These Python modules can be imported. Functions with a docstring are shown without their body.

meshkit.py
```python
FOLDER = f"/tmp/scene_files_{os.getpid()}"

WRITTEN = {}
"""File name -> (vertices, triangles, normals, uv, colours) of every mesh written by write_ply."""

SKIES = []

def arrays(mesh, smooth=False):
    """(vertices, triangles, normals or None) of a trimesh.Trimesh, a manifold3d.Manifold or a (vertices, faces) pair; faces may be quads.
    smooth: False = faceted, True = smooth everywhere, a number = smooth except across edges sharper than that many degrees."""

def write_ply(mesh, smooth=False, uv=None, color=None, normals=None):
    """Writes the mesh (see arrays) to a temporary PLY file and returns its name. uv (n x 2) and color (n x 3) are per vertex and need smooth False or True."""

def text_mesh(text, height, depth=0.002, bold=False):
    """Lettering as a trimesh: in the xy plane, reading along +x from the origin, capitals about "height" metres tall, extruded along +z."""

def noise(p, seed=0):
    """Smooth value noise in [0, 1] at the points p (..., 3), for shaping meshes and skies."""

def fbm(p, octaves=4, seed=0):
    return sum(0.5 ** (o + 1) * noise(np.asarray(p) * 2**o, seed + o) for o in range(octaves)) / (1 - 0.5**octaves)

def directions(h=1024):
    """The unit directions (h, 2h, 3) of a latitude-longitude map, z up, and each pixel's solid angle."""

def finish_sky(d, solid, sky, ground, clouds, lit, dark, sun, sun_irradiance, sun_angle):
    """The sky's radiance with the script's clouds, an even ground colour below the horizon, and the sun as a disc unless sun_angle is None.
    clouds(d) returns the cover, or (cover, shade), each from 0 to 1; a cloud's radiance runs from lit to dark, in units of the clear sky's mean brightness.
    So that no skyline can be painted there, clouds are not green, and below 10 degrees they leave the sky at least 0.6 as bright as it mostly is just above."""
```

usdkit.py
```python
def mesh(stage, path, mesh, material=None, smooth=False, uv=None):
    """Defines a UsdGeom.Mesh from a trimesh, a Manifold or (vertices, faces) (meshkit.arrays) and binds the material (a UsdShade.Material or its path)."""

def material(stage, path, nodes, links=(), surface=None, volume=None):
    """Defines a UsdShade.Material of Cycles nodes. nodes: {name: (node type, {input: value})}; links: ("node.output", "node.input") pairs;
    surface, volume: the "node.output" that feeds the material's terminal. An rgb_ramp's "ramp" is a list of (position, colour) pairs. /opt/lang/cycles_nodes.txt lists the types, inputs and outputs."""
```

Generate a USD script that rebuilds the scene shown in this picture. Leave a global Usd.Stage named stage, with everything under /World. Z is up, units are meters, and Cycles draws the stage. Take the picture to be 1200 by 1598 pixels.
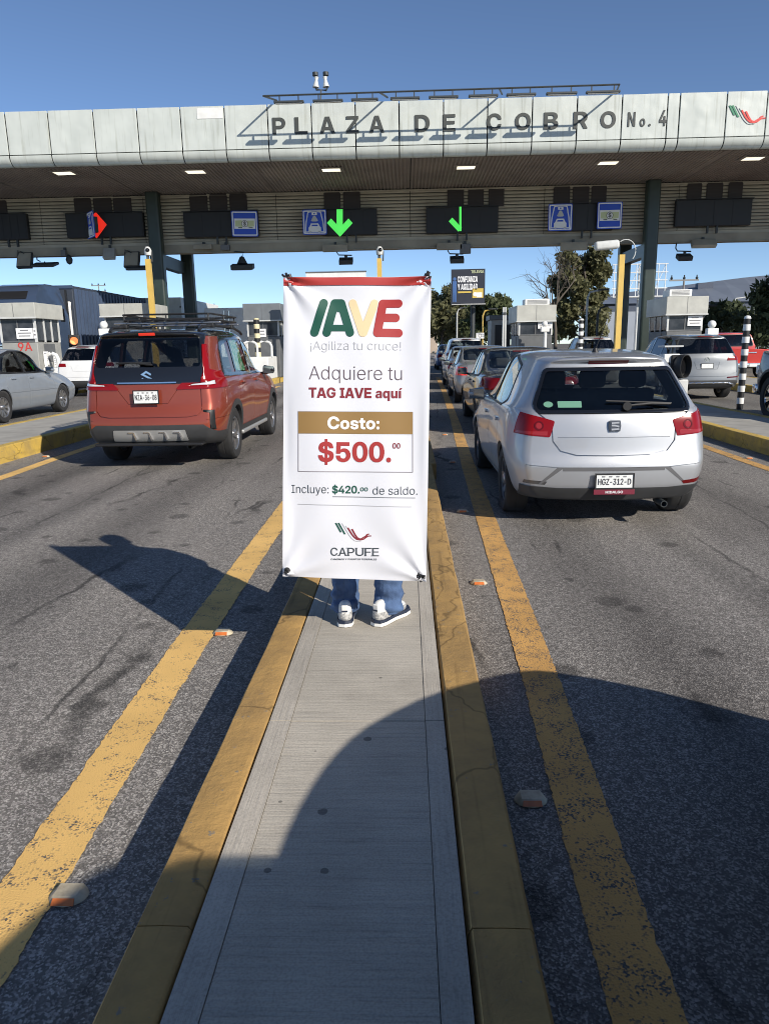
import math, random, glob
import numpy as np
import trimesh, manifold3d as m3
from shapely import affinity
from shapely.geometry import Polygon, LineString, Point, box as sbox
from shapely.ops import unary_union
from scipy.interpolate import PchipInterpolator
from pxr import Gf, Sdf, Usd, UsdGeom, UsdLux, UsdShade
import usdkit, meshkit

random.seed(7)
RNG = np.random.default_rng(7)
stage = Usd.Stage.CreateInMemory()
UsdGeom.SetStageUpAxis(stage, UsdGeom.Tokens.z)
UsdGeom.SetStageMetersPerUnit(stage, 1.0)
UsdGeom.Xform.Define(stage, '/World')

# ------------------------------------------------------------------ camera, sky, sun, exposure
F, PW, PH = 1145.0, 1200, 1598                     # focal length in pixels of the photograph
PITCH, YAW, ROLL, EYE = map(float, (math.radians(12.75), math.radians(1.85), math.radians(1.0), 1.5))
EXPOSURE = 0.30
SUN_EL, SUN_AZ = math.radians(28.5), math.radians(135.0)   # azimuth = atan2(x, y) of the direction towards the sun
SKY_STRENGTH, SUN_INTENSITY = 0.085, 1.25

_f = np.array([-math.sin(YAW) * math.cos(PITCH), math.cos(YAW) * math.cos(PITCH), -math.sin(PITCH)])
_r = np.array([math.cos(YAW), math.sin(YAW), 0.0]); _u = np.cross(_r, _f)
CR = math.cos(ROLL) * _r - math.sin(ROLL) * _u; CU = math.cos(ROLL) * _u + math.sin(ROLL) * _r; CF = _f
CAM = np.array([0, 0, EYE])
cam = UsdGeom.Camera.Define(stage, '/World/camera')
cam.CreateHorizontalApertureAttr(36.0); cam.CreateVerticalApertureAttr(36.0 * PH / PW)
cam.CreateFocalLengthAttr(36.0 * F / PW); cam.CreateClippingRangeAttr(Gf.Vec2f(0.05, 5000))
cam.CreateExposureAttr(EXPOSURE)
_m = Gf.Matrix4d(*[float(v) for v in (*CR, 0, *CU, 0, *(-CF), 0, *CAM, 1)])
cam.AddTransformOp().Set(_m)

dome = UsdLux.DomeLight.Define(stage, '/World/sky')
dome.GetPrim().SetCustomDataByKey('kind', 'structure')
sky_mat = usdkit.material(stage, '/World/Looks/sky_look', {
    'sky': ('sky_texture', {'sky_type': 'single_scattering', 'sun_disc': False, 'sun_elevation': SUN_EL, 'sun_rotation': SUN_AZ,
                            'altitude': 2200.0, 'air_density': 0.8, 'aerosol_density': 0.32, 'ozone_density': 3.0}),
    'sat': ('hsv', {'saturation': 1.0, 'value': 1.32}), 'bg': ('background_shader', {'strength': SKY_STRENGTH})}, [('sky.color', 'sat.color'), ('sat.color', 'bg.color')], surface='bg.background')
UsdShade.MaterialBindingAPI.Apply(dome.GetPrim()).Bind(sky_mat)
sun = UsdLux.DistantLight.Define(stage, '/World/sun')
sun.CreateNormalizeAttr(True); sun.CreateIntensityAttr(SUN_INTENSITY); sun.CreateAngleAttr(0.53)
sun.CreateColorAttr(Gf.Vec3f(1.0, 0.93, 0.82))
_d = np.array([math.sin(SUN_AZ) * math.cos(SUN_EL), math.cos(SUN_AZ) * math.cos(SUN_EL), math.sin(SUN_EL)])
_x = np.cross([0, 0, 1], _d); _x /= np.linalg.norm(_x); _y = np.cross(_d, _x)
sun.AddTransformOp().Set(Gf.Matrix4d(*[float(v) for v in (*_x, 0, *_y, 0, *_d, 0, 0, 0, 20, 1)]))


def at(px, py, Y):
    """The point of the vertical plane y = Y that the photograph shows at this pixel."""
    d = CF + CR * (px - PW / 2) / F - CU * (py - PH / 2) / F
    return CAM + d * (Y / d[1])


def ground(px, py, z=0.0):
    d = CF + CR * (px - PW / 2) / F - CU * (py - PH / 2) / F
    return CAM + d * ((z - EYE) / d[2])


# ------------------------------------------------------------------ prims
_count = {}


def numbered(parent, name):
    k = (parent, name); n = _count.get(k, 0); _count[k] = n + 1
    return f'{parent}/{name}' if n == 0 else f'{parent}/{name}_{n:03d}'


def data(prim, label=None, cat=None, group=None, kind=None):
    for k, v in (('label', label), ('category', cat), ('group', group), ('kind', kind)):
        if v: prim.SetCustomDataByKey(k, v)
    return prim


def thing(name, label, cat, loc=(0, 0, 0), rz=0.0, group=None):
    x = UsdGeom.Xform.Define(stage, numbered('/World', name))
    x.AddTranslateOp().Set(Gf.Vec3d(*map(float, loc)))
    if rz: x.AddRotateZOp().Set(float(rz))
    return data(x.GetPrim(), label, cat, group)


def path_of(p): return '/World' if p is None else str(p.GetPath())


def obj(name, mesh, mat, parent=None, smooth=35, label=None, cat=None, group=None, kind=None):
    p = usdkit.mesh(stage, numbered(path_of(parent), name), mesh, M[mat] if isinstance(mat, str) else mat, smooth=smooth).GetPrim()
    return data(p, label, cat, group, kind)


def dup(src, loc, rz=0.0, label=None, group=None):
    was = src.GetCustomData()
    base = src.GetName()
    if base[-4:-3] == '_' and base[-3:].isdigit(): base = base[:-4]
    x = UsdGeom.Xform.Define(stage, numbered('/World', base))
    x.GetPrim().GetReferences().AddInternalReference(src.GetPath())
    x.ClearXformOpOrder()
    x.MakeMatrixXform().Set(Gf.Matrix4d().SetRotate(Gf.Rotation(Gf.Vec3d(0, 0, 1), float(rz))) * Gf.Matrix4d().SetTranslate(Gf.Vec3d(*map(float, loc))))
    x.GetPrim().SetInstanceable(True)
    return data(x.GetPrim(), label or was.get('label'), was.get('category'), group or was.get('group'))


# ------------------------------------------------------------------ mesh helpers
def cat_(*ms):
    flat = []
    for m in ms: flat += list(m) if isinstance(m, (list, tuple)) else [m]
    return trimesh.util.concatenate(flat)


def bx(x0, x1, y0, y1, z0, z1):
    m = trimesh.creation.box((x1 - x0, y1 - y0, z1 - z0)); m.apply_translation(((x0 + x1) / 2, (y0 + y1) / 2, (z0 + z1) / 2)); return m


def rbx(x0, x1, y0, y1, z0, z1, r=0.01, n=8):
    """A box with rounded edges."""
    s = m3.Manifold.sphere(r, n)
    pts = [s.translate((x, y, z)) for x in (x0 + r, x1 - r) for y in (y0 + r, y1 - r) for z in (z0 + r, z1 - r)]
    return tm(m3.Manifold.batch_hull(pts))


def tm(man):
    m = man.to_mesh(); return trimesh.Trimesh(np.array(m.vert_properties[:, :3]), np.array(m.tri_verts), process=False)


def mf(t):
    return m3.Manifold(m3.Mesh(np.asarray(t.vertices, np.float32), np.asarray(t.faces, np.uint32)))


def tube(pts, r, n=8, r2=None):
    """A round bar along the points, capped."""
    pts = np.asarray(pts, float); k = len(pts)
    rad = np.linspace(r, r if r2 is None else r2, k)
    t = np.gradient(pts, axis=0) if k > 2 else np.repeat((pts[1] - pts[0])[None], 2, 0)
    t = t / np.linalg.norm(t, axis=1, keepdims=True)
    ref = np.array([0, 0, 1.0]) if abs(t[0][2]) < 0.9 else np.array([1.0, 0, 0])
    v = []
    for i in range(k):
        a = np.cross(t[i], ref); a /= np.linalg.norm(a); b = np.cross(t[i], a)
        th = np.arange(n) / n * 2 * np.pi
        v.append(pts[i] + rad[i] * (np.cos(th)[:, None] * a + np.sin(th)[:, None] * b))
    v = np.vstack(v + [pts[:1], pts[-1:]]); f = []
    for i in range(k - 1):
        for j in range(n):
            a, b, c, d = i * n + j, i * n + (j + 1) % n, (i + 1) * n + (j + 1) % n, (i + 1) * n + j
            f += [(a, c, b), (a, d, c)]
    for j in range(n):
        f += [(k * n, j, (j + 1) % n), (k * n + 1, (k - 1) * n + (j + 1) % n, (k - 1) * n + j)]
    m = trimesh.Trimesh(v, f, process=False)
    if m.volume < 0: m.invert()
    return m


def lathe(profile, n=24, axis='z'):
    m = trimesh.creation.revolve(np.asarray(profile, float), sections=n)
    if axis == 'x': m.apply_transform(trimesh.transformations.rotation_matrix(np.pi / 2, [0, 1, 0]))
    if axis == 'y': m.apply_transform(trimesh.transformations.rotation_matrix(-np.pi / 2, [1, 0, 0]))
    return m


def mv(m, x=0, y=0, z=0, rz=0, rx=0, ry=0):
    m = m.copy()
    for a, ax in ((rx, [1, 0, 0]), (ry, [0, 1, 0]), (rz, [0, 0, 1])):
        if a: m.apply_transform(trimesh.transformations.rotation_matrix(math.radians(a), ax))
    m.apply_translation((x, y, z)); return m


def ext(shape, depth):
    """Extrudes shapely polygons of the (x, z) plane towards -y: front face at y = -depth, back at y = 0."""
    geoms = [g for g in getattr(shape, 'geoms', [shape]) if g.area > 1e-9]
    m = trimesh.util.concatenate([trimesh.creation.extrude_polygon(g, depth, engine='earcut') for g in geoms])
    v = m.vertices; m = trimesh.Trimesh(np.column_stack([v[:, 0], -v[:, 2], v[:, 1]]), m.faces, process=False)
    return m


_font = glob.glob('/opt/blender-*/*/datafiles/fonts/Inter.woff2')
_tc = {}


def text(t, height, wght=400, align='c', spacing=0.0, wide=1.0):
    """Lettering as shapely polygons, baseline at 0, capitals 'height' tall."""
    from PIL import Image, ImageDraw, ImageFont
    key = (t, wght, spacing)
    if key not in _tc:
        size = 110
        font = ImageFont.truetype(_font[0], size)
        try: font.set_variation_by_axes([32 if wght > 500 else 14, wght])
        except Exception: pass
        geo, x = [], 0.0
        for piece in (t if spacing else [t]):
            x0, y0, x1, y1 = font.getbbox(piece, anchor='ls')
            if x1 > x0:
                im = Image.new('L', (int(x1 - x0) + 8, int(y1 - y0) + 8))
                ImageDraw.Draw(im).text((4 - x0, 4 - y0), piece, 255, font, anchor='ls')
                on = np.pad(np.asarray(im) > 127, ((0, 0), (1, 1))).astype(np.int8)
                rows, st = np.nonzero(np.diff(on, axis=1) == 1); en = np.nonzero(np.diff(on, axis=1) == -1)[1]
                sh = unary_union([sbox(a - 4 + x0, -r - 1 + 4 - y0, b - 4 + x0, -r + 4 - y0) for a, b, r in zip(st, en, rows)])
                sh = sh.buffer(0.7).buffer(-0.7).simplify(0.55)
                geo.append(affinity.translate(sh, x, 0))
            x += font.getlength(piece) + spacing * size
        cap = -font.getbbox('H', anchor='ls')[1]
        _tc[key] = (unary_union(geo), cap)
    g, cap = _tc[key]
    s = height / cap
    g = affinity.scale(g, s * wide, s, origin=(0, 0))
    b = g.bounds
    if align == 'c': g = affinity.translate(g, -(b[0] + b[2]) / 2, 0)
    if align == 'l': g = affinity.translate(g, -b[0], 0)
    if align == 'r': g = affinity.translate(g, -b[2], 0)
    return g


def fit(shape, x0, x1, z0, z1):
    """Stretches a shape into a rectangle."""
    b = shape.bounds
    return affinity.translate(affinity.scale(shape, (x1 - x0) / (b[2] - b[0]), (z1 - z0) / (b[3] - b[1]), origin=(b[0], b[1])), x0 - b[0], z0 - b[1])


# ------------------------------------------------------------------ materials
M = {}


def mat(name, col, rough=0.5, metal=0.0, var=0.0, scale=4.0, col2=None, bump=0.0, bscale=60.0, coat=0.0, spec=0.5, stretch=(1, 1, 1), world=False, emit=0.0, lo=0.35, hi=0.65, flake=0.0, detail=5.0):
    n = {'p': ('principled_bsdf', {'base_color': col, 'roughness': rough, 'metallic': metal, 'coat_weight': coat, 'coat_roughness': 0.04, 'specular_ior_level': spec})}
    l = []
    if var or col2 is not None or bump:
        if world: n['tc'] = ('geometry', {}); src = 'tc.position'
        else: n['tc'] = ('texture_coordinate', {}); src = 'tc.object'
        n['map'] = ('mapping', {'scale': stretch}); l.append((src, 'map.vector'))
    if var or col2 is not None:
        c = np.array(col); b = np.array(col2) if col2 is not None else c * (1 - var)
        n['n1'] = ('noise_texture', {'scale': scale, 'detail': detail, 'roughness': 0.6})
        n['r1'] = ('rgb_ramp', {'ramp': [(0, tuple(b)), (lo, tuple(b)), (hi, tuple(c)), (1, tuple(c))]})
        l += [('map.vector', 'n1.vector'), ('n1.fac', 'r1.fac'), ('r1.color', 'p.base_color')]
    if bump:
        n['n2'] = ('noise_texture', {'scale': bscale, 'detail': 3.0})
        n['b'] = ('bump', {'strength': 1.0, 'distance': bump})
        l += [('map.vector', 'n2.vector'), ('n2.fac', 'b.height'), ('b.normal', 'p.normal')]
    if emit:
        n['p'][1].update({'emission_color': col, 'emission_strength': emit})
    M[name] = usdkit.material(stage, f'/World/Looks/{name}', n, l, surface='p.BSDF')


def glass(name, tint, refl_rough=0.02, ior=1.5):
    M[name] = usdkit.material(stage, f'/World/Looks/{name}', {
        't': ('transparent_bsdf', {'color': tint}), 'g': ('glossy_bsdf', {'color': (1, 1, 1), 'roughness': refl_rough}),
        'f': ('fresnel', {'IOR': ior}), 'geo': ('geometry', {}), 'inv': ('math', {'math_type': 'subtract', 'value1': 1.0}),
        'mu': ('math', {'math_type': 'multiply'}), 'm': ('mix_closure', {})},
        [('geo.backfacing', 'inv.value2'), ('f.fac', 'mu.value1'), ('inv.value', 'mu.value2'), ('mu.value', 'm.fac'),
         ('t.BSDF', 'm.closure1'), ('g.BSDF', 'm.closure2')], surface='m.closure')

# plain looks
mat('concrete_light', (0.36, 0.345, 0.31), 0.9, col2=(0.27, 0.26, 0.235), scale=3.0, bump=0.002, bscale=80)
mat('booth_grey', (0.33, 0.33, 0.31), 0.55, var=0.2, scale=2.0)
mat('booth_dark', (0.12, 0.125, 0.13), 0.5, var=0.15)
mat('steel_dark', (0.035, 0.042, 0.046), 0.55, var=0.25, scale=3)
mat('column_green', (0.028, 0.043, 0.036), 0.4, var=0.3, scale=2)
mat('black', (0.012, 0.012, 0.013), 0.5)
mat('black_matt', (0.02, 0.02, 0.021), 0.85)
mat('black_gloss', (0.008, 0.008, 0.009), 0.12, coat=0.6)
mat('rubber', (0.022, 0.022, 0.023), 0.8, var=0.3, scale=14)
mat('plastic_dark', (0.035, 0.036, 0.038), 0.6, var=0.2, scale=9)
mat('plastic_grey', (0.12, 0.12, 0.125), 0.5)
mat('mirror_glass', (0.30, 0.32, 0.34), 0.05, 1.0)
mat('chrome', (0.75, 0.75, 0.76), 0.12, 1.0)
mat('alloy', (0.42, 0.42, 0.43), 0.32, 0.9)
mat('alloy_dark', (0.16, 0.16, 0.165), 0.35, 0.8)
mat('skid_silver', (0.45, 0.45, 0.44), 0.4, 0.6)
mat('white_paint', (0.72, 0.72, 0.70), 0.5, var=0.12, scale=3)
mat('white_sheet', (0.80, 0.80, 0.80), 0.55)
mat('print_grey', (0.20, 0.20, 0.21), 0.7)
mat('print_dark', (0.06, 0.055, 0.06), 0.7)
mat('pale_grey', (0.55, 0.56, 0.55), 0.6, var=0.15)
mat('yellow_pole', (0.62, 0.42, 0.10), 0.5, var=0.12, scale=3)
mat('led_box', (0.014, 0.014, 0.017), 0.55, var=0.2)
mat('led_green', (0.10, 0.85, 0.12), 0.5, emit=0.62)
mat('led_red', (0.85, 0.03, 0.015), 0.5, emit=0.62)
mat('led_amber', (1.0, 0.22, 0.08), 0.5, emit=1.2)
mat('lamp_lit', (1.0, 0.93, 0.74), 0.5, emit=0.95)
mat('sign_blue', (0.015, 0.07, 0.52), 0.45)
mat('sign_white', (0.78, 0.79, 0.80), 0.5)
mat('money_green', (0.55, 0.60, 0.36), 0.6)
M['fascia'] = usdkit.material(stage, '/World/Looks/fascia', {'g': ('geometry', {}), 'n1': ('noise_texture', {'scale': .9, 'detail': 5.0}), 'r1': ('rgb_ramp', {'ramp': [(0, (.44, .47, .445)), (.3, (.45, .48, .455)), (.7, (.54, .57, .54)), (1, (.55, .58, .55))]}),
    'm': ('mapping', {'scale': (7.0, 1.0, .35)}), 'n2': ('noise_texture', {'scale': 1.0, 'detail': 5.0, 'roughness': .65}), 'r2': ('rgb_ramp', {'ramp': [(0, (.62, .60, .55)), (.33, (.74, .73, .69)), (.46, (1, 1, 1)), (1, (1, 1, 1))]}),
    'x': ('mix_color', {'blend_type': 'multiply', 'fac': .85}), 'n3': ('noise_texture', {'scale': 1.6, 'detail': 1.0}), 'b': ('bump', {'strength': 1.0, 'distance': .03}), 'p': ('principled_bsdf', {'roughness': .40, 'specular_ior_level': .5})},
    [('g.position', 'n1.vector'), ('n1.fac', 'r1.fac'), ('g.position', 'm.vector'), ('m.vector', 'n2.vector'), ('n2.fac', 'r2.fac'), ('r1.color', 'x.a'), ('r2.color', 'x.b'), ('x.result', 'p.base_color'), ('g.position', 'n3.vector'), ('n3.fac', 'b.height'), ('b.normal', 'p.normal')], surface='p.BSDF')
mat('letter', (0.045, 0.05, 0.048), 0.6)
mat('soffit', (0.34, 0.295, 0.265), 0.7, col2=(0.22, 0.19, 0.175), scale=0.5, world=True, lo=0.3, hi=0.7)
mat('slat', (0.46, 0.42, 0.335), 0.65, col2=(0.36, 0.325, 0.26), scale=0.8, world=True)
mat('beam_tan', (0.33, 0.30, 0.235), 0.7, col2=(0.22, 0.20, 0.16), scale=0.7, world=True)
mat('roof_dark', (0.10, 0.10, 0.10), 0.9)
mat('paint_green_logo', (0.03, 0.20, 0.10), 0.5)
mat('paint_red_logo', (0.58, 0.035, 0.03), 0.5)
mat('line_grey', (0.45, 0.46, 0.46), 0.6)
mat('red_text', (0.5, 0.05, 0.04), 0.6)

# car looks
def paint(name, col, metal=0.35, rough=0.35, col2=None):
    M[name] = usdkit.material(stage, f'/World/Looks/{name}', {
        'tc': ('texture_coordinate', {}), 'n': ('noise_texture', {'scale': 2.2, 'detail': 6.0, 'roughness': 0.65}),
        'r': ('rgb_ramp', {'ramp': [(0, tuple(np.array(col) * 0.86)), (0.42, tuple(np.array(col) * 0.93)), (0.62, col), (1, col)]}),
        'rr': ('map_range', {'value': 0.5, 'from_min': 0.3, 'from_max': 0.7, 'to_min': rough + 0.10, 'to_max': rough - 0.02}),
        'p': ('principled_bsdf', {'metallic': metal, 'coat_weight': 0.8, 'coat_roughness': 0.05, 'coat_ior': 1.45})},
        [('tc.object', 'n.vector'), ('n.fac', 'r.fac'), ('r.color', 'p.base_color'), ('n.fac', 'rr.value'), ('rr.result', 'p.roughness')], surface='p.BSDF')
paint('paint_silver', (0.42, 0.43, 0.45), 0.6, 0.40)
paint('paint_orange', (0.30, 0.056, 0.028), 0.45, 0.34)
paint('paint_lightblue', (0.29, 0.32, 0.36), 0.35, 0.45)
paint('paint_white', (0.70, 0.70, 0.69), 0.0, 0.4)
paint('paint_black', (0.014, 0.013, 0.013), 0.0, 0.3)
paint('paint_grey', (0.30, 0.30, 0.30), 0.5, 0.36)
paint('paint_darkgrey', (0.075, 0.08, 0.088), 0.4, 0.36)
paint('paint_midgrey', (0.23, 0.245, 0.26), 0.5, 0.36)
paint('paint_suvgrey', (0.15, 0.16, 0.17), 0.5, 0.36)
paint('paint_red', (0.46, 0.022, 0.015), 0.1, 0.35)
paint('paint_blue', (0.05, 0.08, 0.2), 0.3, 0.35)
paint('paint_truck', (0.045, 0.070, 0.125), 0.2, 0.45)
mat('trailer_blue', (0.065, 0.095, 0.165), 0.5, var=0.2, scale=1.0)
glass('glass_tint', (0.82, 0.85, 0.85))
glass('glass_clear', (0.86, 0.89, 0.88))
glass('glass_dark', (0.42, 0.42, 0.44))
mat('glass_black', (0.010, 0.011, 0.013), 0.04, coat=0.3)
mat('lamp_red', (0.20, 0.003, 0.004), 0.16, coat=0.0, spec=.35)
mat('lamp_red_deep', (0.10, 0.003, 0.004), 0.16, coat=0.0, spec=.35)
mat('lamp_red_lens', (0.27, 0.014, 0.012), 0.12, coat=0.3)
mat('lamp_red_bright', (0.75, 0.04, 0.02), 0.2, coat=1.0, emit=0.10)
mat('lamp_white', (0.70, 0.70, 0.70), 0.08, 0.3, coat=1.0)
mat('interior', (0.045, 0.045, 0.048), 0.9, var=0.3, scale=6)
mat('interior_pale', (0.22, 0.21, 0.19), 0.9)
mat('plate', (0.72, 0.74, 0.73), 0.5, var=0.12, scale=18)
mat('plate_maroon', (0.16, 0.012, 0.03), 0.5)
mat('sticker_green', (0.11, 0.26, 0.18), 0.6)

# ground looks
def ground_look(name, dark, mid, light, cell=165.0, tone=0.55, tracks=(), bump=0.004, crack=0.0):
    """Stones in bitumen: one tone per voronoi cell, broad patches, and paler or darker wheel tracks that run with the road."""
    n = {'g': ('geometry', {}), 'v': ('voronoi_texture', {'scale': cell, 'randomness': 1.0}),
         'bw': ('separate_color', {}), 'r': ('rgb_ramp', {'ramp': [(0.0, dark), (0.45, dark), (0.72, mid), (1.0, light)]}),
         'n1': ('noise_texture', {'scale': tone, 'detail': 6.0, 'roughness': 0.65}), 'm1': ('mapping', {'scale': (1, 0.22, 1)}),
         'r1': ('rgb_ramp', {'ramp': [(0.0, (0.50, .49, .49)), (0.36, (0.66, .645, .64)), (0.50, (.92, .91, .90)), (0.66, (1.12, 1.10, 1.07)), (1.0, (1.24, 1.22, 1.18))]}),
         'n3': ('noise_texture', {'scale': 28.0, 'detail': 4.0}), 'r3': ('rgb_ramp', {'ramp': [(0, (0.6,) * 3), (0.4, (0.85,) * 3), (0.6, (1.1,) * 3), (1, (1.15,) * 3)]}),
         'x1': ('mix_color', {'blend_type': 'multiply', 'fac': 1.0}), 'x2': ('mix_color', {'blend_type': 'multiply', 'fac': 1.0}),
         'ad': ('math', {'math_type': 'multiply_add', 'value2': 0.6}), 'b': ('bump', {'strength': 0.9, 'distance': bump}),
         'p': ('principled_bsdf', {'roughness': 0.85, 'specular_ior_level': 0.35})}
    l = [('g.position', 'v.vector'), ('v.color', 'bw.color'), ('bw.r', 'r.fac'), ('g.position', 'm1.vector'), ('m1.vector', 'n1.vector'), ('n1.fac', 'r1.fac'),
         ('g.position', 'n3.vector'), ('n3.fac', 'r3.fac'), ('r.color', 'x1.a'), ('r1.color', 'x1.b'), ('x1.result', 'x2.a'), ('r3.color', 'x2.b'),
         ('v.distance', 'ad.value1'), ('bw.r', 'ad.value3'), ('ad.value', 'b.height'), ('b.normal', 'p.normal')]
    last = 'x2.result'
    n['sx'] = ('separate_xyz', {}); l.append(('g.position', 'sx.vector'))
    for i, (x, w, amount) in enumerate(tracks):        # wheel tracks: oil and tyre wear on the lane
        n[f't{i}'] = ('math', {'math_type': 'compare', 'value2': x, 'value3': w}); n[f'ts{i}'] = ('math', {'math_type': 'subtract', 'value2': x})
        n[f'ta{i}'] = ('math', {'math_type': 'absolute'}); n[f'tr{i}'] = ('map_range', {'range_type': 'smoothstep', 'from_min': 0.0, 'from_max': w, 'to_min': amount, 'to_max': 1.0, 'clamp': True})
        n[f'tw{i}'] = ('math', {'math_type': 'multiply_add', 'value2': 0.5}); n[f'tm{i}'] = ('mix_color', {'blend_type': 'multiply', 'fac': 1.0}); n[f'tc{i}'] = ('combine_color', {})
        del n[f't{i}']
        l += [('sx.x', f'tw{i}.value3'), ('n1.fac', f'tw{i}.value1'), (f'tw{i}.value', f'ts{i}.value1'), (f'ts{i}.value', f'ta{i}.value1'), (f'ta{i}.value', f'tr{i}.value'),
              (f'tr{i}.result', f'tc{i}.r'), (f'tr{i}.result', f'tc{i}.g'), (f'tr{i}.result', f'tc{i}.b'), (last, f'tm{i}.a'), (f'tc{i}.color', f'tm{i}.b')]
        last = f'tm{i}.result'
    if tracks:
        n['ov'] = ('voronoi_texture', {'dimensions': '2D', 'scale': 1.7}); n['oc'] = ('separate_color', {}); n['on'] = ('noise_texture', {'scale': 24.0, 'detail': 3.0})
        n['od'] = ('math', {'math_type': 'multiply_add', 'value2': 0.12}); n['ot'] = ('math', {'math_type': 'multiply', 'value2': 0.20}); n['os'] = ('math', {'math_type': 'subtract'}); n['om'] = ('map_range', {'from_min': -0.01, 'from_max': 0.06, 'to_min': 0.55, 'to_max': 1.0, 'clamp': True})
        n['og'] = ('combine_color', {}); n['ox'] = ('mix_color', {'blend_type': 'multiply', 'fac': 1.0})
        l += [('g.position', 'ov.vector'), ('ov.color', 'oc.color'), ('g.position', 'on.vector'), ('on.fac', 'od.value1'), ('ov.distance', 'od.value3'), ('oc.r', 'ot.value1'), ('od.value', 'os.value1'), ('ot.value', 'os.value2'), ('os.value', 'om.value'),
              ('om.result', 'og.r'), ('om.result', 'og.g'), ('om.result', 'og.b'), (last, 'ox.a'), ('og.color', 'ox.b')]
        last = 'ox.result'
    if crack:
        n['cm'] = ('mapping', {'scale': (1.0, 0.10, 1.0)}); n['cd'] = ('noise_texture', {'scale': 3.0, 'detail': 4.0}); n['cx'] = ('mix_color', {'fac': 0.10})
        n['cv'] = ('voronoi_texture', {'scale': 1.4, 'feature': 'distance_to_edge'}); n['cr'] = ('rgb_ramp', {'ramp': [(0, (0.25,) * 3), (0.008, (0.3,) * 3), (0.02, (1, 1, 1)), (1, (1, 1, 1))]})
        n['cf'] = ('noise_texture', {'scale': 0.8, 'detail': 2.0}); n['cg'] = ('map_range', {'from_min': 0.50, 'from_max': 0.62, 'to_min': 0.0, 'to_max': crack, 'clamp': True}); n['cc'] = ('mix_color', {'blend_type': 'multiply'})
        l += [('g.position', 'cd.vector'), ('g.position', 'cm.vector'), ('cm.vector', 'cx.a'), ('cd.color', 'cx.b'), ('cx.result', 'cv.vector'), ('cv.distance', 'cr.fac'),
              ('g.position', 'cf.vector'), ('cf.fac', 'cg.value'), ('cg.result', 'cc.fac'), (last, 'cc.a'), ('cr.color', 'cc.b')]
        last = 'cc.result'
    l.append((last, 'p.base_color'))
    M[name] = usdkit.material(stage, f'/World/Looks/{name}', n, l, surface='p.BSDF')
ground_look('asphalt', (0.15, 0.14, 0.13), (0.29, 0.272, 0.253), (0.46, 0.435, 0.405), tracks=[(-4.0, 0.55, 0.62), (-2.2, 0.55, 0.66), (-3.05, 0.28, 0.70), (1.45, 0.5, 0.74), (2.35, 0.25, 0.74), (3.3, 0.5, 0.74)], crack=0.9)
ground_look('asphalt_far', (0.10, 0.096, 0.09), (0.20, 0.19, 0.175), (0.34, 0.32, 0.3), cell=90)
ground_look('asphalt_pale', (0.15, 0.14, 0.125), (0.20, 0.19, 0.17), (0.27, 0.255, 0.23), cell=90)
ground_look('earth', (0.11, 0.10, 0.085), (0.15, 0.14, 0.11), (0.2, 0.18, 0.15), cell=20, tone=0.08)

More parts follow.
